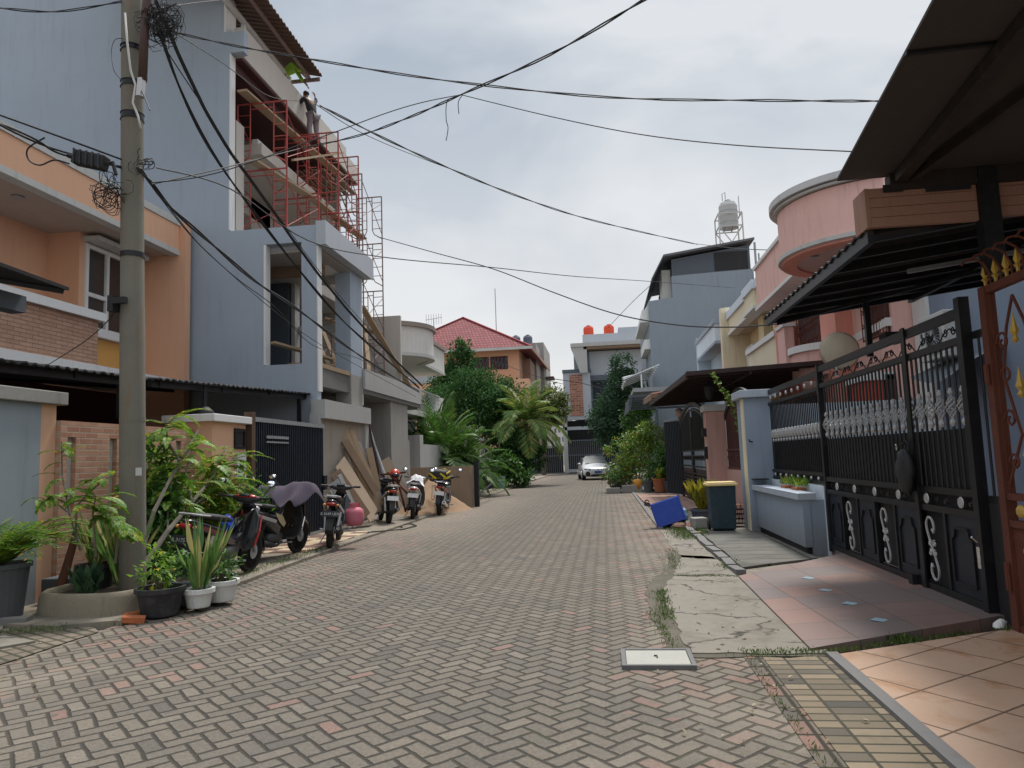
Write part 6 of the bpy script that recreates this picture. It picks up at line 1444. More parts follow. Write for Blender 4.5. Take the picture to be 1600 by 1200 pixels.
mb = MB(); mb.M = T6; mb.loft([ring(-.88, 1.06, .18, .12, 14, 4, x=-.08), ring(-.85, 1.07, .24, .16, 14, 4, x=-.08), ring(-.15, 1.09, .24, .16, 14, 4, x=-.08), ring(-.12, 1.09, .18, .12, 14, 4, x=-.08)]); part('bag', mb, paint('black_bag', (.015,.015,.017)), t, smooth=True)
mb = MB(); mb.M = T6
for a, b in (((-.32, -.87, 1.0), (.16, -.87, 1.02)), ((.165, -.8, 1.14), (.165, -.2, 1.2)), ((.165, -.8, 1.02), (.165, -.2, 1.04)), ((-.3, -.88, 1.14), (-.1, -.88, 1.0)), ((.0, -.88, 1.15), (.15, -.88, 1.05)), ((.05, -.3, 1.255), (.05, -.7, 1.25))): mb.bar(a, b, .02, .045)
part('yellow_trim', mb, gloss('yellow_trim', (.65, .48, .02), .5), t)

# ---- white car
carglass = paint('car_glass', (.035, .042, .05), .55, .1, 0, 0)
def car():
    t = thing('parked_car', 'white electric hatchback parked on the right near the end of the street, facing the camera', 'car')
    # y = 0 at the front bumper, car extends to +y; sections as (y, list of (x,z) half outline)
    secs = [(0.0, [(0, .32), (.55, .34), (.70, .42), (.70, .58), (.45, .66), (0, .68)]),
            (.12, [(0, .20), (.75, .22), (.86, .36), (.87, .62), (.60, .76), (0, .79)]),
            (.55, [(0, .18), (.84, .20), (.92, .36), (.93, .72), (.72, .88), (0, .93)]),
            (1.05, [(0, .18), (.86, .20), (.93, .36), (.94, .80), (.76, .96), (0, 1.02)]),
            (1.75, [(0, .18), (.87, .20), (.93, .36), (.94, .88), (.70, 1.34), (0, 1.42)]),
            (2.5, [(0, .18), (.87, .20), (.93, .36), (.94, .92), (.66, 1.52), (0, 1.58)]),
            (3.5, [(0, .18), (.87, .20), (.93, .36), (.94, .95), (.66, 1.48), (0, 1.54)]),
            (4.1, [(0, .20), (.84, .22), (.91, .38), (.90, .95), (.64, 1.22), (0, 1.27)]),
            (4.4, [(0, .36), (.7, .38), (.78, .5), (.76, .85), (.55, 1.0), (0, 1.02)])]
    rings = [[(x, y, z) for x, z in o]+[(-x, y, z) for x, z in o[-2:0:-1]] for y, o in secs]
    part('body', MB().loft(rings), whitegl, t, smooth=True, sub=2)
    part('windscreen', MB().add([(-.70, 1.06, 1.05), (.70, 1.06, 1.05), (.58, 1.86, 1.52), (-.58, 1.86, 1.52)], [(0, 1, 2, 3)]), carglass, t)
    mb = MB()
    for s_ in (-1, 1): mb.mark().add([(s_*.925, 1.45, .99), (s_*.925, 3.7, 1.0), (s_*.70, 3.3, 1.44), (s_*.70, 2.0, 1.43)], [(0, 1, 2, 3)])
    part('side_window', mb, darkglass, t)
    for s_ in (-1, 1):
        m = part('headlight', MB().add([(s_*.42, -.005, .67), (s_*.84, .13, .72), (s_*.85, .2, .66), (s_*.5, .0, .61)], [(0, 1, 2, 3)]), darkglass, t)
        part('light_strip', MB().tube([(s_*.36, -.02, .685), (s_*.6, .03, .71), (s_*.86, .20, .75)], .010, 5), white, m)
        part('mirror', MB().blob((s_*1.02, 1.5, 1.02), .11, .08, .06, 10, 7), whitegl, t, smooth=True)
        mb = MB().lathe([(0, -.02), (.13, -.02), (.15, .0)], (s_*.62, .04, .40), 16, 'y'); part('fog_vent', mb, blackm, t)
        for y in (.85, 3.45):
            w = part('wheel', MB().lathe([(.34, -.11), (.345, 0), (.34, .11), (.24, .12), (.24, -.12), (.34, -.11)], (s_*.82, y, .34), 24, 'x'), rubber, t, smooth=True)
            mb = MB().lathe([(0, .0), (.23, .0), (.235, -.05)], (s_*.92, y, .34), 20, 'x')
            part('rim', mb, silver, w)
    part('grille', MB().add([(-.40, -.02, .36), (.40, -.02, .36), (.46, -.005, .24), (-.46, -.005, .24)], [(0, 1, 2, 3)]), blackm, t)
    pl = part('number_plate', MB().box(-.22, .22, -.045, -.025, .44, .56), gloss('blue_plate', (.02, .05, .28), .4), t)
    part('badge', MB().lathe([(0, -.02), (.04, -.02), (.045, 0)], (0, -.0, .64), 12, 'y'), chrome, t)
    return t
c = car(); c.location = (-.45, 45.6, 0); c.rotation_euler = (0, 0, R_(7))
# ============================================================ LEANING MATERIALS, SAND
G2 = 'planks and sheets leaning on the concrete wall'
def lean(lab, a, b, w, th, mat, name='plank', cat='plank', up=(1, 0, 0)):
    return plank(lab, a, b, w, th, mat, up=(0, 1, 0) if 0 else up, cat=cat, name=name, grp=G2 if 0 else None)
def px(x0, y0, x1, y1, ya, yb, w, th, mat, lab, name='plank', cat='plank', up=(1, -.35, 0)):
    """board whose foot stands at pixel (x0,y0), depth ya, and whose head rests at (x1,y1), depth yb"""
    return plank(lab, ony(x0, y0, ya), ony(x1, y1, yb), th, w, mat, up=up, cat=cat, name=name)
upv = (.55, .83, 0)
px(584, 806, 531, 722, 16.4, 15.9, .75, .02, ply, 'large grey-brown plywood sheet leaning lowest at the left end of the stack', 'plywood_sheet', 'plywood', (.08, 1, 0))
px(572, 808, 524, 738, 15.7, 15.2, .30, .02, woodd, 'dark weathered board half hidden under the lowest plywood sheet', up=upv)
px(560, 816, 522, 752, 15.4, 15.1, .34, .02, steel, 'grey metal sheet leaning beside the gate end of the stack', 'metal_sheet', 'metal sheet', upv)
px(566, 820, 530, 742, 15.3, 15.0, .10, .03, conc_light, 'pale narrow strip in front of the grey metal sheet', 'metal_strip', 'metal strip', upv)
px(556, 822, 518, 765, 15.5, 15.25, .12, .02, white, 'white corrugated strip leaning nearest to the pink gas cylinder', 'metal_strip', 'metal strip', upv)
px(548, 824, 522, 780, 15.3, 15.2, .10, .02, whited, 'short white strip at the foot of the metal sheets', 'metal_strip', 'metal strip', upv)
px(590, 800, 533, 665, 17.0, 16.6, .26, .05, wood, 'long pale timber plank with its head highest against the concrete wall', up=upv)
px(588, 770, 538, 688, 16.9, 16.4, .20, .05, woodd, 'brown plank just behind the long pale timber', up=upv)
px(596, 790, 548, 672, 17.3, 17.0, .14, .05, wood, 'thin plank right of the long pale timber', up=upv)
px(590, 765, 576, 700, 17.6, 17.5, .20, .03, wood, 'short upright yellow plank behind the red helmet', up=upv)
px(640, 790, 600, 718, 19.3, 19.0, .40, .02, ply, 'wide plywood sheet leaning on the unfinished column behind the white scooter', 'plywood_sheet', 'plywood', upv)
px(600, 790, 560, 690, 17.8, 17.5, .07, .07, steel, 'bundle tube of grey conduit leaning between the planks', 'conduit', 'pipe', upv)
for i, (a, b, c, d, m, lab) in enumerate(((606, 765, 572, 650, steel, 'long grey pipe leaning highest beside the wall end'), (592, 740, 573, 645, maroon, 'thin maroon rod standing upright at the wall end'), (611, 770, 580, 680, whited, 'white pipe slanting behind the red helmet'), (640, 775, 606, 738, rust, 'rusty angle iron lying over the wide plywood sheet'))):
    A, B = ony(a, b, 18.2), ony(c, d, 18.3); solo('pipe', MB().tube([A, B], .028, 8), m, lab, 'pipe', A)
t = thing('wooden_trestle', 'small rusty-red wooden trestle between the helmet motorbike and the white scooter', 'trestle', (-5.2, 18, 0))
A = ony(612, 735, 18.1)
for a, b in (((598, 740), (615, 796)), ((612, 736), (622, 798)), ((618, 736), (634, 800)), ((628, 742), (606, 800))):
    part('leg', MB().bar(ony(*a, 18.1), ony(*b, 18.0), .04, .04), rust, t)
part('top_bar', MB().bar(ony(594, 742, 18.1), ony(634, 738, 18.1), .05, .05), rust, t)
# sand
def heap(name, c, rx, ry, h, mat, label, cat, seed=1, n=34, pw=1.2):
    rnd = np.random.default_rng(seed); vs = []; fs = []
    ph = rnd.uniform(0, 6, 8)
    for i in range(n+1):
        for j in range(n+1):
            u, v = 2*i/n-1, 2*j/n-1; r = math.hypot(u, v); a = math.atan2(v, u)
            e = 1+.12*math.sin(3*a+ph[0])+.07*math.sin(5*a+ph[1]); q = max(0, 1-r/(e*.8))
            z = h*q**pw+(.03*h*math.sin(9*u+ph[2])*math.sin(8*v+ph[3])+.015*rnd.normal()*h)*min(1, q*5)
            vs.append((c[0]+u*rx, c[1]+v*ry, c[2]+z-(.03 if q <= 0 else 0)))
    fs = [(i*(n+1)+j, (i+1)*(n+1)+j, (i+1)*(n+1)+j+1, i*(n+1)+j+1) for i in range(n) for j in range(n)]
    o = solo(name, MB().add(vs, fs), mat, label, cat, c, smooth=True); return o
sandm = paint('orange_sand', (.27, .175, .105), .95, .3, .0, 1., scale=3)
heap('sand_pile', (-5.25, 21.5, 0), 1.3, 2.7, .98, sandm, 'pile of orange building sand spilling from the board barrier onto the road', 'sand', 3)
t = thing('board_barrier', 'brown plywood board standing upright behind the sand pile', 'board', (-5.2, 22.6, 0))
part('board', MB().box(-6.15, -4.25, 22.55, 22.6, 0, 1.30), ply, t); part('side_board', MB().box(-4.27, -4.22, 22.6, 23.7, 0, 1.30), ply, t)
part('batten', MB().box(-6.1, -4.3, 22.6, 22.64, .9, 1.0), woodd, t)
t = thing('steel_post', 'black mottled steel post beside the plywood barrier', 'post', (-4.1, 23.0, 0)); part('post', MB().box(-4.17, -4.02, 22.9, 23.05, 0, 1.45), black, t); part('rail', MB().bar((-4.1, 23, 1.2), (-4.0, 27, 1.15), .04), black, t); part('rail', MB().bar((-4.1, 23, .35), (-4.2, 27, .6), .04), black, t)
solo('hose', MB().tube([(-4.9, 14.6, .07), (-4.7, 15.0, .05), (-4.45, 15.6, .02), (-4.35, 16.4, .02), (-4.6, 16.9, .02), (-4.85, 16.6, .03), (-4.6, 16.1, .02)], .014, 6), blackm, 'thin dark hose lying on the road edge near the gas cylinder', 'hose', (-4.6, 15.6, 0))

# ============================================================ POTS AND PLANTS
def pot(par, x, y, z, r, h, mat, taper=.75, rim=.018):
    part('pot', MB().lathe([(0, z), (r*taper, z), (r*taper+.005, z+.01), (r*.97, z+h-.05), (r+rim, z+h-.045), (r+rim, z+h), (r-.015, z+h), (r-.02, z+h-.05), (0, z+h-.06)], (x, y, 0), 22), mat, par)
    part('soil', MB().lathe([(0, z+h-.045), (r-.022, z+h-.05)], (x, y, 0), 18), soil, par)
def sword(L, x, y, z, n, h, w, spread=.35):
    for k in range(n):
        a = rng.uniform(0, 6.28); l = h*rng.uniform(.55, 1.1); d = np.array([math.cos(a)*spread*rng.uniform(.2, 1), math.sin(a)*spread*rng.uniform(.2, 1), 1.]); d /= np.linalg.norm(d)
        p = np.array([x+math.cos(a)*.04, y+math.sin(a)*.04, z]); nn = np.array([math.cos(a), math.sin(a), .2])
        L.put([p], [d], [nn], l*.75, w); q = p+d*l*.45; d2 = d+np.array([math.cos(a)*.25, math.sin(a)*.25, -.1]); L.put([q], [d2], [nn], l*.6, w*.8)
def bush(L, x, y, z, r, h, n, leaf, wid=.45, stems=None):
    k = 5; bl = [(x+rng.normal()*r*.3, y+rng.normal()*r*.3, z+h*(.35+.5*rng.random()), r*.6, r*.6, h*.36) for _ in range(k)]
    crown(L, bl, n, leaf, wid, shell=.3)
    if stems is not None:
        for b in bl: stems.tube([(x, y, z), ((x+b[0])/2+rng.normal()*.03, (y+b[1])/2, z+(b[2]-z)*.5), (b[0], b[1], b[2])], [.014, .010, .005], 5)
def plant_thing(label, x, y, z, r, h, mat, kind, pr=.2, ph=.25, pm=potblack, cat='potted plant', name='potted_plant', n=260, leaf=.08, nopot=False):
    t = thing(name, label, cat, (x, y, z))
    if not nopot: pot(t, x, y, z, pr, ph, pm)
    zz = z+(0 if nopot else ph-.05); L = Leaves(); st = MB()
    if kind == 'bush': bush(L, x, y, zz, r, h, n, leaf, stems=st)
    elif kind == 'sword': sword(L, x, y, zz, n, h, leaf, .45); st.tube([(x, y, zz-.02), (x, y, zz+.05)], .03, 6)
    elif kind == 'fern':
        for k in range(n):
            a = rng.uniform(0, 6.28); pinnate(L, (x, y, zz+.02), (math.cos(a)*.6, math.sin(a)*.6, rng.uniform(.5, 1.4)), h*rng.uniform(.7, 1.15), 16, leaf, .018, .9, st, .005)
    part('stems', st, bark, t); L.build('foliage', mat, t); return t
VZ = .045
# big grey pot with a palm at the left edge
plant_thing('large grey stone pot with a bushy feather palm at the left edge', -6.14, 6.80, .02, .5, .85, lf_fresh, 'fern', .25, .56, potgrey, n=46, leaf=.19)
# concrete planter ring round the pole
t = thing('concrete_planter', 'rounded low concrete planter holding dark-leaved plants at the foot of the pole', 'planter', (-5.35, 7.15, 0))
o_ = [(-5.95, 6.95), (-5.7, 6.78), (-5.1, 6.70), (-4.82, 6.82), (-4.72, 7.15), (-4.85, 7.75), (-5.3, 7.95), (-5.95, 7.8)]
def inset(P, d):
    cx = sum(p[0] for p in P)/len(P); cy = sum(p[1] for p in P)/len(P); return [(p[0]+(cx-p[0])*d/math.hypot(p[0]-cx, p[1]-cy), p[1]+(cy-p[1])*d/math.hypot(p[0]-cx, p[1]-cy)) for p in P]
i_ = inset(o_, .10); n_ = len(o_); rings_ = [[(x, y, 0.) for x, y in o_], [(x, y, .25) for x, y in inset(o_, .015)], [(x, y, .28) for x, y in inset(o_, .05)], [(x, y, .25) for x, y in i_], [(x, y, .12) for x, y in i_]]
part('rim', MB().loft(rings_, cap=False), paint('mossy_concrete', (.22, .19, .14), .9, .2, .5, .6, scale=3), t, smooth=True, sub=1)
part('soil', MB().prism(i_, 'z', .1, .2), soil, t)
def pplant(label, x, y, z, kind, h, n, leaf, mat, r=.2): return plant_thing(label, x, y, z, r, h, mat, kind, nopot=True, n=n, leaf=leaf, cat='plant', name='plant')
pplant('clump of dark blue-green broad leaves inside the concrete planter', -5.35, 7.0, .2, 'sword', .34, 34, .11, lf_deep)
pplant('tall dry-edged sword-leaved plant growing left of the pole', -5.35, 7.55, .2, 'sword', .85, 40, .035, lf_snake)
pplant('glossy dark bush behind the pole against the brick wall', -5.6, 8.4, .3, 'bush', 1.3, 1000, .12, lf_mid, .4)
pplant('low leafy shrub at the right side of the pole base', -4.85, 7.6, .1, 'bush', .42, 240, .06, lf_mid, .17)
# compound-leaved small tree leaning to the right
def tree_compound(label, base, limbs, nfr, flen, seed, leafl=.07, lw=.026, mat=lf_fresh):
    t = thing('small_tree', label, 'tree', base); st = MB(); L = Leaves(); fr = MB(); rnd = np.random.default_rng(seed)
    for pts, r in limbs:
        st.tube(pts, np.linspace(r, r*.35, len(pts)).tolist(), 7)
        P = [Vector(p) for p in pts]
        for k in range(nfr):
            u = rnd.uniform(.45, 1)*(len(P)-1); i = min(int(u), len(P)-2); p = P[i].lerp(P[i+1], u-i); a = rnd.uniform(0, 6.28)
            pinnate(L, p, (math.cos(a), math.sin(a), rnd.uniform(.0, .9)), flen*rnd.uniform(.6, 1.15), 19, leafl*rnd.uniform(.8, 1.15), lw, rnd.uniform(.5, 1.1), fr, .004, vshape=.5)
    part('trunk', st, barkl, t); part('leaf_stalks', fr, leafm('stalk', (.09, .12, .03), (.14, .12, .05)), t); L.build('crown', mat, t); return t
P_ = lambda x, y, d: tuple(ony(x, y, d))
tree_compound('small tree with bright feathery leaves leaning out to the right of the pole', (-4.9, 7.6, .1),
    [([P_(228, 880, 7.7), P_(262, 830, 8.1), P_(300, 785, 8.8), P_(335, 742, 9.5), P_(352, 700, 9.9)], .038), ([P_(215, 885, 7.7), P_(240, 800, 8.0), P_(265, 750, 8.4), P_(288, 712, 8.8), P_(310, 672, 9.2)], .03),
     ([P_(288, 800, 8.6), P_(330, 770, 9.5), P_(365, 750, 10.2)], .018), ([P_(280, 720, 8.6), P_(262, 690, 8.6), P_(258, 655, 8.6)], .018), ([P_(300, 785, 8.8), P_(290, 740, 9.2), P_(300, 700, 9.6)], .018), ([P_(300, 785, 8.8), P_(340, 740, 9.7), P_(375, 705, 10.2)], .016), ([P_(262, 830, 8.1), P_(262, 790, 8.6), P_(270, 760, 8.8)], .014)], 15, .56, 5, .09, .030)
tree_compound('thin sparse tree with small feathery leaves left of the pole', (-5.6, 7.3, .1),
    [([P_(126, 860, 7.2), P_(108, 800, 7.2), P_(97, 740, 7.3), P_(96, 690, 7.3)], .016), ([P_(118, 840, 7.2), P_(120, 790, 7.1), P_(150, 760, 7.0), P_(175, 742, 6.9)], .014), ([P_(105, 800, 7.2), P_(80, 780, 7.1), P_(62, 785, 7.0)], .008)], 12, .28, 9, .05, .02)
tree_compound('drooping fern-like branch plant hanging in front of the pole', (-5.2, 7.2, .2),
    [([P_(150, 870, 7.1), P_(145, 800, 7.0), P_(150, 775, 6.9)], .012), ([P_(180, 880, 7.1), P_(185, 830, 7.0), P_(170, 800, 6.9)], .012)], 13, .40, 12, .085, .028)
for i, (x, y, r, h, n, lf, lab) in enumerate(((-5.75, 9.8, .48, 1.35, 2100, .09, 'dense leafy shrub in front of the brick wall behind the first motorbike'), (-5.6, 10.7, .5, 1.3, 1700, .085, 'leafy shrub at the foot of the peach gate pillar'), (-5.9, 8.9, .42, 1.3, 1300, .085, 'light green shrub between the small tree and the brick wall'), (-5.9, 9.1, .4, 1.5, 700, .10, 'tall loose shrub against the brick wall'))):
    pplant(lab, x, y, .1, 'bush', h, n, lf, (lf_fresh, lf_mid, lf_fresh, lf_fresh)[i], r)
# row of pots
pots = [(-4.52, 6.98, .225, .28, potblack, 'bush', .42, 200, .07, lf_fresh, 'round black pot with a leafy seedling at the corner of the concrete planter'),
        (-4.25, 7.22, .145, .19, potwhite, 'sword', .74, 26, .06, lf_snake, 'front white pot with upright striped sword leaves'),
        (-4.18, 7.55, .17, .22, potwhite, 'bush', .26, 120, .06, lf_mid, 'white pot standing behind the front white pot'),
        (-4.36, 7.8, .19, .22, potblack, 'bush', .28, 130, .07, lf_mid, 'black pot right behind the two white pots'),
        (-5.15, 8.0, .24, .28, potblack, 'bush', .45, 200, .08, lf_mid, 'black pot with a grey rim under the leaning small tree'),
        (-5.66, 7.55, .18, .42, potblack, 'sword', .65, 34, .035, lf_snake, 'tall black pot inside the planter left of the pole')]
for x, y, r, h, m, kd, ph_, n, lf, mt, lab in pots: plant_thing(lab, x, y, VZ if y > 7 else .015, r*1.1, ph_, mt, kd, r, h, m, n=n, leaf=lf)
t = thing('trough_pot', 'long dark grey trough standing between the round black pot and the white pots', 'plant pot', (-4.5, 7.4, VZ)); part('trough', MB().box(-4.68, -4.38, 7.25, 7.62, VZ, VZ+.25), potgrey, t, bevel=.02); part('soil', MB().box(-4.65, -4.41, 7.28, 7.59, VZ+.23, VZ+.255), soil, t)
L = Leaves(); bush(L, -4.5, 7.45, .25, .2, .35, 130, .07); L.build('foliage', lf_mid, t)
t = thing('trough_pot', 'low dark trough against the peach pier beside the big grey pot', 'plant pot', (-6.1, 7.6, VZ)); part('trough', MB().box(-6.25, -5.75, 7.45, 7.72, VZ, .32), potgrey, t, bevel=.02)
solo('brick', MB().obox((-4.60, 6.68, .04), (.20, .10, .055), (.1, .15, .5)), redbrick if 0 else paint('orange_brick', (.42, .13, .05), .9, .2, .2, .5, scale=4), 'loose orange brick lying on the road before the white pots', 'brick', (-4.6, 6.68, .02))
solo('brick', MB().obox((-4.72, 6.90, .04), (.20, .10, .055), (0, 0, 1.1)), paint('orange_brick', (.42, .13, .05)), 'half hidden brick wedged beside the round black pot', 'brick', (-4.72, 6.9, .02))
solo('log', MB().tube([(-6.0, 7.35, .06), (-5.93, 7.42, .4), (-5.86, 7.5, .85)], [.05, .045, .035], 8), paint('red_brown_wood', (.16, .06, .04), .9, .2), 'short red-brown stump leaning beside the dark trough', 'log', (-6, 7.4, .05))
solo('kerb_stone', MB().obox((-5.9, 6.55, .04), (.5, .14, .09), (0, 0, .3)), concrete_d, 'mossy kerb stone in front of the big grey pot', 'kerb stone', (-5.9, 6.5, 0))

# right side clutter
plant_thing('yellow-green croton in a dark trough beside the dark blue wheelie bin', 1.92, 15.2, .05, .36, .62, lf_yel, 'sword', .24, .28, potgrey, n=230, leaf=.12)
t = thing('wheelie_bin', 'dark blue wheelie bin with a cream-yellow lid in front of the pink wall', 'bin', (2.1, 13.85, .03))
binm = gloss('petrol_blue_plastic', (.012, .035, .05), .45, dust=.2)
part('body', MB().loft([[(2.09+a*.21, 13.85+b*.20, .06) for a, b in ((-1, -1), (1, -1), (1, 1), (-1, 1))], [(2.09+a*.235, 13.85+b*.24, .84) for a, b in ((-1, -1), (1, -1), (1, 1), (-1, 1))]]), binm, t, bevel=.02)
part('lid', MB().box(1.81, 2.36, 13.58, 14.12, .842, .885).box(1.83, 2.34, 13.6, 14.1, .885, .91), gloss('cream_yellow_plastic', (.66, .50, .22), .45, dust=.2), t, bevel=.008); part('hinge', MB().tube([(2.34, 14.1, .87), (2.40, 14.0, .87)], .02, 6), plastic, t)
for s_ in (-1, 1): part('wheel', MB().lathe([(0, -.025), (.09, -.025), (.09, .025), (0, .025)], (2.09+s_*.22, 14.02, .12), 14, 'x'), rubber, t)
t = thing('blue_tub', 'bright blue plastic tub tipped over on stones at the road edge', 'tub', (1.2, 14.7, .1))
c = ony(1043, 800, 14.7); bl = gloss('royal_blue_plastic', (.004, .045, .34), .4, dust=.25)
from mathutils import Euler
Mx = Matrix.Translation(c) @ Euler((R_(-8), R_(-17), R_(-6))).to_matrix().to_4x4()
mb = MB(); mb.M = Mx; mb.loft([[(a*.285, -.02, b*.235) for a, b in ((-1, -1), (1, -1), (1, 1), (-1, 1))], [(a*.30, .30, b*.25) for a, b in ((-1, -1), (1, -1), (1, 1), (-1, 1))]]); part('body', mb, bl, t, bevel=.018)
mb = MB(); mb.M = Mx; mb.box(-.32, .32, .29, .33, -.27, -.24).box(-.32, .32, .29, .33, .24, .27).box(-.29, .29, -.03, -.015, -.235, -.20); part('rim', mb, bl, t)
mb = MB(); mb.M = Mx; mb.obox((-.33, .05, .27), (.10, .16, .07), (0, .5, 0)).tube([(-.36, .0, .33), (-.30, .0, .35), (-.27, .0, .30)], .015, 6); part('caster', mb, plastic, t)
rs = np.random.default_rng(4)
stonem = [paint('brown_stone', (.20, .12, .09), .95, .25, .1, .6, scale=5), paint('grey_stone', (.22, .2, .17), .95, .25, .1, .6, scale=5), paint('clay_rubble', (.28, .13, .08), .95, .25, .1, .6, scale=5)]
for k in range(16):
    x, y = 1.25+rs.random()*.65, 14.2+rs.random()*.7; s_ = rs.uniform(.04, .10)
    o = solo('stone', MB().blob((x, y, .03+s_*.4), s_*1.2, s_, s_*.7, 8, 6, .16, k), stonem[k % 3], 'stone in the rubble heap between the blue tub and the wheelie bin', 'stone', (x, y, .02), 'stones in the rubble heap')
solo('concrete_block', MB().obox((1.72, 14.3, .13), (.26, .3, .2), (0, 0, .2)), concrete, 'pale concrete block left of the wheelie bin', 'block', (1.72, 14.3, .03), bevel=.015)
solo('plastic_bag', MB().blob((1.52, 15.2, .20), .10, .08, .15, 10, 8, .16, 3), gloss('pale_blue_bag', (.35, .55, .66), .35), 'pale blue plastic bag lying behind the blue tub', 'bag', (1.5, 15.2, .1))
t = thing('wire_basket', 'rusty wire basket between the wheelie bin and the blue-grey pillar', 'basket', (2.5, 14.7, .05)); mb = MB()
for k in range(5): mb.lathe([(.17+.015*k, .06+k*.09), (.175+.015*k, .065+k*.09)], (2.5, 14.75, 0), 14)
for k in range(16): a = k*math.pi/8; mb.tube([(2.5+.17*math.cos(a), 14.75+.17*math.sin(a), .06), (2.5+.235*math.cos(a+.2), 14.75+.235*math.sin(a+.2), .45)], .006, 4)
part('wire', mb, rust, t)
solo('debris_litter', MB().obox((1.62, 13.5, .03), (.09, .05, .03), (0, 0, .4)), gloss('yellow_scrap', (.5, .35, .1), .5), 'small yellow scrap by the foot of the wheelie bin', 'litter', (1.62, 13.5, .02))
# plant stalk over the pink wall
t = thing('climbing_plant', 'thin green climbing shoot rising beside the white cap of the pink pillar', 'plant', (2.7, 16.5, 1)); L = Leaves(); st = MB(); pts = [Vector((3.1, 16.8, 1.5)), Vector((2.95, 16.6, 2.2)), Vector((2.75, 16.4, 2.7)), Vector((2.55, 16.2, 2.95)), Vector((2.40, 16.1, 3.15))]
st.tube(pts, [.012, .01, .009, .007, .005], 5)
for k in range(110): u = rng.random()*3.99; p = pts[int(u)].lerp(pts[int(u)+1], u % 1); L.put([tuple(p)], rng.normal(size=(1, 3)), rng.normal(size=(1, 3)), .10, .05)
part('stem', st, bark, t); L.build('foliage', lf_shrub, t)
# shrubs by the gate at y about 30
def shrub(label, base, blobs, n, leaf, mat, cat='shrub', name='shrub', wid=.5, shell=.35, limbs=True, r=.03, group=None):
    t = thing(name, label, cat, base, group); L = Leaves(); crown(L, blobs, n, leaf, wid, shell=shell); st = MB()
    for b in blobs[:9]:
        st.tube([base, ((base[0]*.6+b[0]*.4), (base[1]*.6+b[1]*.4), base[2]+(b[2]-base[2])*.5), (b[0], b[1], b[2])], [r, r*.7, r*.3], 6)
    part('trunk', st, bark, t); L.build('crown', mat, t); return t
shrub('large light green flowering bush on the right verge in front of the white car', (1.3, 30.3, .1), [(.75, 30, 1.0, .75, .8, .6), (1.5, 30.2, 1.5, .9, .9, .8), (2.15, 30.3, 2.1, .65, .8, .7), (1.0, 30.2, 2.0, .5, .6, .5), (.6, 29.8, .7, .6, .6, .45), (1.7, 30.0, 2.45, .45, .5, .35), (.15, 30, 1.7, .28, .3, .22)], 5200, .12, lf_shrub)
shrub('darker upright bush with striped leaves beside the open gate leaf', (2.3, 28.6, .1), [(2.3, 28.6, .8, .45, .5, .6), (1.9, 28.8, .7, .35, .4, .55), (2.35, 28.5, 1.5, .4, .4, .5)], 1700, .14, lf_mid)
shrub('red flecked low bush at the foot of the large flowering bush', (.75, 29.3, .1), [(.75, 29.3, .45, .4, .4, .3), (.35, 29.6, .35, .3, .3, .25)], 600, .09, leafm('red_green_leaf', (.04, .06, .02), (.12, .14, .03), (.3, .05, .03), third=.2))
for i, (x, y, r, h, m, lab) in enumerate(((1.60, 28.3, .22, .42, potgrey, 'grey pot under the striped bush'), (2.0, 27.9, .26, .5, terra, 'stained terracotta pot beside the grey pot on the right verge'), (2.4, 27.8, .3, .42, potgrey, 'wide grey pot nearest the open gate leaf'), (.4, 29.0, .22, .25, potblack, 'low black pot at the road edge under the flowering bush'))):
    plant_thing(lab, x, y, .05, .28, .5, (lf_mid, lf_fresh, lf_mid, lf_dark)[i], 'sword' if i in (1, 2) else 'bush', r, h, m, n=30 if i in (1, 2) else 120, leaf=.12)
t = thing('stone_planter', 'low pale stone planter box at the road edge below the flowering bush', 'planter', (.9, 29.2, 0))
part('box', MB().box(.0, .55, 28.6, 29.0, 0, .22).box(.6, 1.4, 28.75, 29.1, 0, .3), concrete, t, bevel=.02)
solo('flower_pot', MB().lathe([(0, .1), (.15, .1), (.2, .5), (0, .52)], (1.25, 28.9, 0), 14), gloss('orange_pot', (.6, .25, .02), .5), 'bright orange round pot under the flowering bush', 'flower pot', (1.25, 28.9, .1), smooth=True)

# ============================================================ TREES
def tree(label, base, th, blobs, n, leaf, mat, wid=.5, r=.14, name='tree', cat='tree', shell=.55, barkm=bark):
    t = thing(name, label, cat, base); L = Leaves(); crown(L, blobs, n, leaf, wid, shell=shell); st = MB(); top = Vector((base[0], base[1], base[2]+th))
    st.tube([base, (base[0]+.05, base[1], base[2]+th*.5), top], [r, r*.8, r*.6], 8)
    for b in blobs: st.tube([top-Vector((0, 0, th*.25*rng.random())), ((top.x+b[0])/2+rng.normal()*.15, (top.y+b[1])/2, (top.z+b[2])/2-.1), (b[0], b[1], b[2])], [r*.5, r*.3, r*.1], 6)
    part('trunk', st, barkm, t); L.build('crown', mat, t); return t
tree('tall dark green conical tree in front of the red-roofed house', (-8.5, 45, 0), 5, [(-8.85, 45, 7.6, .95, .95, 1.3), (-8.9, 45, 6.4, 1.5, 1.4, 1.2), (-8.2, 45, 5.4, 1.8, 1.5, 1.2), (-9.6, 45, 5.2, 1.6, 1.4, 1.1), (-8.7, 44.6, 8.4, .6, .6, .6), (-7.2, 45, 6.2, 1.2, 1.2, .9), (-6.6, 44.5, 5.0, 1.3, 1.2, 1.0), (-9.9, 45, 6.0, 1.1, 1.1, 1.0)], 15000, .22, lf_dark, .5, .2)
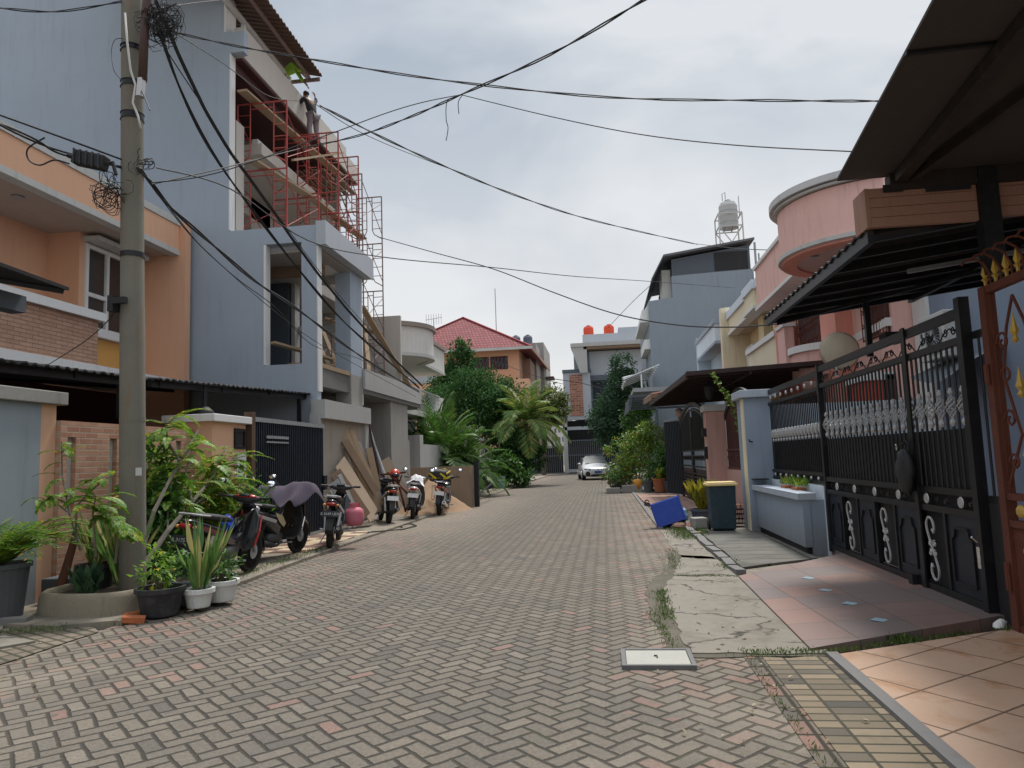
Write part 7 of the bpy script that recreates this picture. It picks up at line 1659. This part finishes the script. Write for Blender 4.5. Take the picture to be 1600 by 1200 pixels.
tree('wide leafy tree with drooping foliage left of the coconut palm', (-7.4, 41, 0), 3, [(-8.6, 41, 4.9, 1.7, 1.5, 1.1), (-7.0, 41, 4.6, 1.6, 1.5, 1.2), (-5.9, 41, 3.8, 1.3, 1.3, 1.2), (-7.6, 40.5, 3.6, 2.0, 1.4, 1.3), (-9.6, 41, 3.8, 1.2, 1.3, 1.1), (-6.2, 41, 5.2, 1.2, 1.1, 1.0), (-5.2, 41.5, 4.9, 1.0, 1.0, .9), (-7.6, 41, 5.9, 1.2, 1.1, .8), (-5.9, 41.5, 3.2, 1.2, 1.1, 1.2)], 15000, .21, lf_dark, .45, .2)
tree('dark bushy tree beneath the coconut palm', (-4.9, 39.5, 0), 1.6, [(-5.3, 39.5, 2.4, 1.0, 1.0, .9), (-4.5, 39.3, 2.1, .95, .9, .8), (-4.9, 39.0, 1.3, .9, .8, .7), (-3.9, 39.4, 1.6, .7, .7, .7)], 4200, .19, lf_dark, .5, .12)
shrub('light green broad-leaved bush behind the black pot on the left verge', (-5.0, 37, .05), [(-5.2, 37, 1.1, .8, .7, .6), (-4.6, 36.8, .8, .6, .6, .5), (-5.4, 36.8, .6, .6, .6, .45), (-4.2, 37.4, .5, .5, .5, .4)], 2200, .20, lf_mid)
tree('yellowish round tree behind the coconut palm near the far gate', (-5.2, 62, 0), 5, [(-4.4, 64, 6.6, 1.2, 1.3, 1.1), (-4.0, 64, 5.6, 1.2, 1.3, 1.1), (-5.2, 64, 5.4, 1.5, 1.4, 1.3)], 3600, .3, leafm('olive_leaf', (.06, .10, .02), (.16, .19, .05)), .5, .2)
tree('tall dense grey-green tree behind the white car', (1.5, 50, 0), 3.2, [(1.5, 50, 7.6, .8, .8, 1.0), (1.6, 50, 6.3, 1.3, 1.2, 1.1), (.9, 50, 5.0, 1.5, 1.3, 1.1), (2.2, 50, 4.8, 1.4, 1.3, 1.1), (.3, 49.6, 3.8, 1.3, 1.2, 1.1), (1.6, 49.6, 3.3, 1.6, 1.3, 1.1), (.6, 49.4, 2.6, 1.1, 1.0, .8)], 11000, .20, lf_deep, .55, .2)
tree('small bright green tree tucked under the grey awning', (2.6, 44, 0), 2, [(2.4, 44, 4.6, .8, .8, .7), (2.0, 43.6, 3.4, .9, .9, .8), (2.6, 43.5, 2.4, 1, .9, .8)], 2200, .2, lf_mid, .5, .1)
def palm(label, base, h, nfr, fl, ll, lw, mat, lean=(0, 0), name='palm_tree', el=(10, 80), r=.16, droop=1.0, pairs=34, trunkm=barkl, vsh=.6):
    t = thing(name, label, 'palm tree', base); st = MB(); top = Vector((base[0]+lean[0], base[1]+lean[1], base[2]+h))
    st.tube([base, (base[0]+lean[0]*.3, base[1]+lean[1]*.3, base[2]+h*.5), top], [r*1.3, r, r*.8], 9); part('trunk', st, trunkm, t)
    mid = MB(); L = Leaves()
    for k in range(nfr):
        a = k*2.399+rng.uniform(-.2, .2); e = R_(el[0]+(el[1]-el[0])*((k+.5)/nfr)**.8)
        pinnate(L, top, (math.cos(a)*math.cos(e), math.sin(a)*math.cos(e), math.sin(e)), fl*rng.uniform(.85, 1.1), pairs, ll, lw, droop*rng.uniform(.8, 1.2), mid, .022, vshape=vsh)
    part('frond_ribs', mid, leafm('frond_rib', (.12, .15, .04), (.2, .2, .06)), t); L.build('fronds', mat, t); return t
cp = palm('coconut palm with long drooping yellow-green fronds above the left verge', (-4.4, 40, 0), 3.3, 25, 2.85, .85, .045, lf_coco, (.1, 0), el=(-15, 85), droop=1.15, pairs=60, vsh=.45)
mb = MB()
for k in range(9): a = rng.uniform(0, 6.28); mb.blob((-4.3+.25*math.cos(a), 39.8+.25*math.sin(a), 3.2-.3*rng.random()), .10, .10, .12, 8, 6)
part('coconuts', mb, gloss('young_coconut', (.42, .16, .05), .5), cp, smooth=True)
for i, (x, y, h, n, fl, lab) in enumerate(((-6.5, 28.5, 1.2, 36, 2.7, 'dense clump of dark green areca palm behind the sand pile'), (-5.6, 29.3, .8, 28, 2.2, 'areca palm clump right of the densest one behind the plywood barrier'), (-7.3, 29.5, 1.4, 24, 2.7, 'areca palm clump against the white house wall'))):
    palm(lab, (x, y, 0), h, n, fl, .55, .055, lf_mid, name='areca_palm', el=(8, 88), r=.06, droop=.9, pairs=30)
palm('tall slim areca frond cluster standing highest beside the balcony house', (-6.7, 30.5, 0), 2.2, 12, 2.2, .5, .045, lf_palm, name='areca_palm', el=(20, 88), r=.06, pairs=28)
shrub('dark undergrowth beneath the areca palms', (-6.3, 29, .05), [(-6.8, 29, .8, .9, .8, .7), (-5.6, 29.2, .7, .8, .8, .6), (-6.2, 28.6, 1.3, .7, .7, .6)], 2600, .16, lf_dark)
plant_thing('black tub with a bright leafy plant on the left verge beyond the sand', -5.95, 35.6, .05, .5, .75, lf_fresh, 'sword', .38, .55, potblack, n=90, leaf=.14)
t = thing('paint_bucket', 'blue-white plastic bucket beside the light green bush', 'bucket', (-5.1, 35.9, .05)); part('bucket', MB().lathe([(0, .05), (.17, .05), (.2, .6), (.215, .6), (.215, .63), (0, .62)], (-5.15, 35.9, 0), 16), gloss('blue_bucket', (.20, .30, .42), .45), t); part('band', MB().lathe([(.19, .42), (.2, .5)], (-5.15, 35.9, 0), 16), white, t)
b7 = motorbike('dark motorbike half hidden behind the black tub under the shrubs', 'underbone', blackgl, silver, white, mirrors=(1, 1)); place(b7, -5.75, 37.2, 20, .05, 4)
plant_thing('small dark bush at the foot of the diamond pattern wall', -6.0, 33.5, .05, .3, .6, lf_dark, 'bush', .2, .25, potgrey, n=220, leaf=.10)

# ============================================================ UTILITY POLE AND CABLES
t = thing('utility_pole', 'rust-streaked round concrete utility pole rising in front of the peach house', 'utility pole', (-5.18, 7.5, 0))
polem = paint('pole_concrete', (.165, .155, .125), .9, .2, .6, .35, scale=2.5, dirtc=(.20, .10, .05))
PB, PT = Vector((-5.18, 7.5, 0)), Vector((-5.38, 7.5, 9.0))      # the pole leans a little
pp_ = lambda z: PB.lerp(PT, z/9)
part('shaft', MB().tube([pp_(z) for z in (0, 1, 2, 3.3, 3.32, 5, 7, 9)], [.138, .135, .132, .129, .125, .121, .117, .113], 28, caps=False), polem, t, smooth=True)
for z, h in ((2.02, .02), (2.04, .0), (3.9, .03), (5.55, .05), (5.95, .04), (6.4, .03)): part('band', MB().lathe([(.13, z), (.141-.0033*z, z), (.141-.0033*z, z+.03+h), (.13, z+.03+h)], tuple(pp_(z)[:2])+(0,), 24), black if z > 3 else polem, t)
part('conduit', MB().tube([(-5.051, 7.310, 5.911), (-5.029, 7.299, 6.664), (-4.965, 7.288, 7.201), (-4.857, 7.256, 7.846)], .05, 10), paint('brown_conduit', (.07, .035, .03), .6, .2), t, smooth=True)
part('conduit_cap', MB().tube([(-5.072, 7.299, 5.718), (-5.056, 7.305, 5.933)], .048, 10), silver, t)
part('white_cable', MB().tube([(-5.287, 7.310, 6.771), (-5.244, 7.299, 6.395), (-5.180, 7.278, 6.040), (-5.115, 7.278, 5.857), (-5.137, 7.267, 5.642), (-5.072, 7.267, 5.481), (-5.029, 7.267, 5.320)], .012, 6), whited, t, smooth=True)
part('notice', MB().add([(-5.072, 7.348, 1.418), (-5.024, 7.385, 1.418), (-5.024, 7.385, 1.504), (-5.072, 7.348, 1.504)], [(0, 1, 2, 3)]), whited, t)
part('clamp_box', MB().box(-5.42, -5.35, 7.30, 7.42, 3.25, 3.43).box(-5.36, -5.2, 7.28, 7.34, 3.33, 3.40), blackm, t)
# tangle of drop wires at the head
for i, (cx_, cz, sx, sz, n, lab, seed) in enumerate(((-4.86, 6.6, .10, .42, 30, 'dense tangle of black drop wires right of the pole head', 3), (-5.47, 4.62, .16, .22, 13, 'loose loops of thin black wire left of the pole under the splice box', 8), (-5.04, 4.98, .05, .12, 7, 'small knot of wires right of the pole at mid height', 5))):
    rd = np.random.default_rng(seed); mb = MB()
    for k in range(n):
        p = np.array([cx_, 7.35, cz])+rd.normal(size=3)*[sx*.4, .06, sz*.4]; pts = [p.copy()]; d = rd.normal(size=3)
        for q in range(18): d = d+rd.normal(size=3)*.33-(p-np.array([cx_, 7.35, cz]))*3; d /= np.linalg.norm(d); p = p+d*.045*(sx+sz)*4; p[1] = 7.35+(p[1]-7.35)*.7; pts.append(p.copy())
        mb.tube([tuple(q) for q in pts], .0028+.003*rd.random(), 4)
    solo('wire_tangle', mb, blackm, lab, 'wire tangle', (cx_, 7.35, cz))
def cable(lab, pts, y0, y1, r=.009, strands=1, grp=None, twist=0, name='cable', yy=None):
    """cable through pixel points, depth running from y0 to y1 along it"""
    y0 = 7.42 if y0 in (6.9, 6.8, 6.85) else y0; y1 = 7.42 if y1 == 6.9 else y1; ln = [0]
    for p, q in zip(pts, pts[1:]): ln.append(ln[-1]+math.hypot(q[0]-p[0], q[1]-p[1]))
    P = []
    for p, l in zip(pts, ln): k = l/ln[-1]; d = 1/((1-k)/y0+k/y1); P.append(ony(p[0], p[1], d))
    Q = []                                      # Catmull-Rom smoothing
    for i in range(len(P)-1):
        a, b, c, d = P[max(0, i-1)], P[i], P[i+1], P[min(len(P)-1, i+2)]
        for s_ in range(6):
            u = s_/6; Q.append(.5*((2*b)+(c-a)*u+(2*a-5*b+4*c-d)*u*u+(3*b-a-3*c+d)*u**3))
    Q.append(P[-1]); mb = MB()
    if strands == 1: mb.tube(Q, r, 5)
    else:
        for s_ in range(strands):
            ph = 2*math.pi*s_/strands
            mb.tube([q+Vector((0, math.cos(ph+i*twist), math.sin(ph+i*twist)))*r*1.15 for i, q in enumerate(Q)], r*.8, 5)
    return solo(name, mb, blackm, lab, 'cable', tuple(P[0]))
cable('heaviest black cable bundle falling from the pole head past the scaffolding', [(243, 0), (300, 130), (352, 225), (420, 320), (480, 405), (540, 480), (600, 545), (660, 603)], 6.9, 22, .019, 3, twist=.5)
cable('second heavy cable just left of the heaviest bundle', [(238, 10), (278, 130), (330, 235), (400, 335), (470, 425), (530, 495), (590, 550), (655, 606)], 6.9, 22, .018, 2, twist=.4)
cable('thin cable leaving the pole head lowest towards the scaffolding', [(245, 45), (258, 75), (320, 170), (370, 250), (440, 345), (520, 450), (600, 540), (650, 600)], 6.9, 21, .007)
cable('thick lower cable running from mid-pole down to the white house', [(215, 262), (232, 280), (268, 325), (330, 380), (400, 440), (470, 487), (540, 540), (600, 580), (655, 612)], 6.8, 21.5, .018, 2, twist=.5)
cable('thin slack cable under the thick lower cable', [(225, 275), (300, 370), (370, 435), (430, 480), (490, 540), (560, 560), (600, 585)], 6.85, 18.2, .007)
cable('second thin slack cable hanging lowest from mid-pole', [(235, 285), (285, 350), (320, 390), (400, 462), (480, 525), (560, 572), (650, 620)], 6.85, 21, .006)
cable('long sagging twisted cable crossing the street from the pole head to the right roof', [(270, 50), (370, 72), (500, 95), (690, 125), (950, 152), (1200, 157), (1375, 158)], 6.9, 7.2, .008, 2, twist=.9)
cable('taut cable rising from the middle junction to the top of the picture', [(470, 232), (560, 212), (640, 183), (720, 148), (860, 85), (1012, -4)], 11, 5.5, .009, 2, twist=.9)
cable('cable from mid-pole up to the middle junction, upper one', [(236, 288), (350, 262), (470, 232)], 6.9, 11, .009)
cable('cable from mid-pole to the middle junction, lower one', [(236, 286), (340, 270), (500, 215), (600, 178), (660, 160), (720, 148)], 6.9, 9.5, .007)
cable('cable sagging from the middle junction to the dark porch roof', [(720, 148), (860, 182), (1000, 210), (1150, 227), (1334, 237)], 9.5, 6.4, .006)
cable('thick twisted cable falling from the roof terrace across the sky to the right houses', [(500, 165), (600, 216), (700, 262), (800, 303), (900, 337), (1000, 362), (1090, 382)], 18, 45, .022, 2, twist=.8)
cable('thin cable along the thick twisted one', [(492, 162), (560, 205), (640, 240), (720, 270)], 18, 30, .012)
cable('thin cable running level from the grey roof to the pink house', [(1088, 381), (1150, 388), (1215, 391)], 44, 21, .014)
cable('cable sagging from the steel scaffold to the black carport roof', [(590, 370), (680, 395), (770, 420), (860, 455), (960, 490), (1060, 508), (1150, 511), (1222, 505)], 20, 10.5, .011)
cable('thin cable from the unfinished house level across to the cream house', [(244, 262), (360, 295), (480, 375), (600, 402), (770, 418), (900, 432), (1020, 440), (1150, 450)], 6.9, 32, .009)
cable('thin wire climbing to the tall grey house from the far verge', [(950, 512), (990, 470), (1032, 432)], 60, 45, .02)
cable('cable between the pole and the left edge over the peach house, upper strand', [(-5, 178), (100, 216), (192, 250)], 6.0, 6.9, .011)
cable('cable between the pole and the left edge over the peach house, lower strand', [(-5, 192), (60, 222), (100, 240), (192, 262)], 6.0, 6.9, .014, 2, twist=.4)
cable('level cable from the top left corner to the pole head', [(-5, 12), (90, 18), (192, 2)], 6.2, 6.9, .008, 2, twist=.7)
cable('single wire hanging from the pole head towards the roof terrace', [(240, 14), (300, 5), (345, 0)], 6.9, 9, .006)
cable('thin cable over the red scaffolding to the roof parapet', [(275, 52), (350, 100), (420, 150), (466, 158)], 6.9, 18, .007)
cable('thick loop of cable hanging left of the splice box', [(70, 215), (44, 232), (45, 250), (62, 258), (85, 250), (108, 256)], 6.6, 6.7, .009)
cable('thin broken wire dangling right of the pole', [(218, 135), (226, 152), (234, 172)], 6.8, 6.75, .008)
cable('frayed wires hanging from the middle junction', [(716, 150), (699, 158), (697, 185), (700, 200), (697, 220)], 9.5, 9.5, .006)
cable('short wire tail hanging from the middle junction', [(722, 149), (716, 160), (717, 178)], 9.5, 9.5, .006)
cable('thin wire loop at far left of the pole head', [(195, 60), (180, 62), (174, 80), (178, 110), (190, 125)], 6.8, 6.8, .004)
cable('diagonal wire over the peach balcony to the pole clamp', [(75, 570), (130, 535), (165, 505), (182, 482)], 9.5, 6.9, .006)
cable('far cables above the end of the street, upper one', [(850, 590), (905, 598), (940, 607)], 60, 60, .03)
cable('far cables above the end of the street, lower one', [(760, 560), (850, 592), (880, 600)], 60, 60, .02)
t = thing('splice_box', 'black ribbed cable splice box hanging left of the pole', 'splice box', tuple(ony(140, 252, 6.75)))
A, B = ony(118, 246, 6.72), ony(166, 256, 6.75); part('case', MB().bar(A, B, .13, .15), blackm, t, bevel=.015)
mb = MB()
for k in range(5): p = A.lerp(B, .1+.2*k); mb.bar(p-Vector((0, .07, .08)), p-Vector((0, .07, -.08)), .015, .02)
part('rib', mb, plastic, t); part('cable_gland', MB().tube([B, B+Vector((.06, .02, .02)), B+Vector((.10, .02, -.12))], .02, 6).tube([A, A-Vector((.08, 0, -.03))], .03, 6), blackm, t)
# dry leaves and scraps along the road
rs = np.random.default_rng(21); L = Leaves(); n = 420
xs = np.where(rs.random(n) < .5, rs.normal(.85, .25, n), rs.normal(-4.3, .35, n)); ys = rs.uniform(3.5, 24, n)
L.put(np.stack([xs, ys, np.full(n, .018)], 1), np.stack([rs.normal(size=n), rs.normal(size=n), np.full(n, .05)], 1), np.tile([0, 0, 1.], (n, 1)), rs.uniform(.02, .055, n), .022)
L.build('leaf_litter', leafm('dry_leaf', (.12, .08, .03), (.30, .22, .10), (.4, .36, .25), third=.2), None, loc=(0, 0, 0))['kind'] = 'stuff'
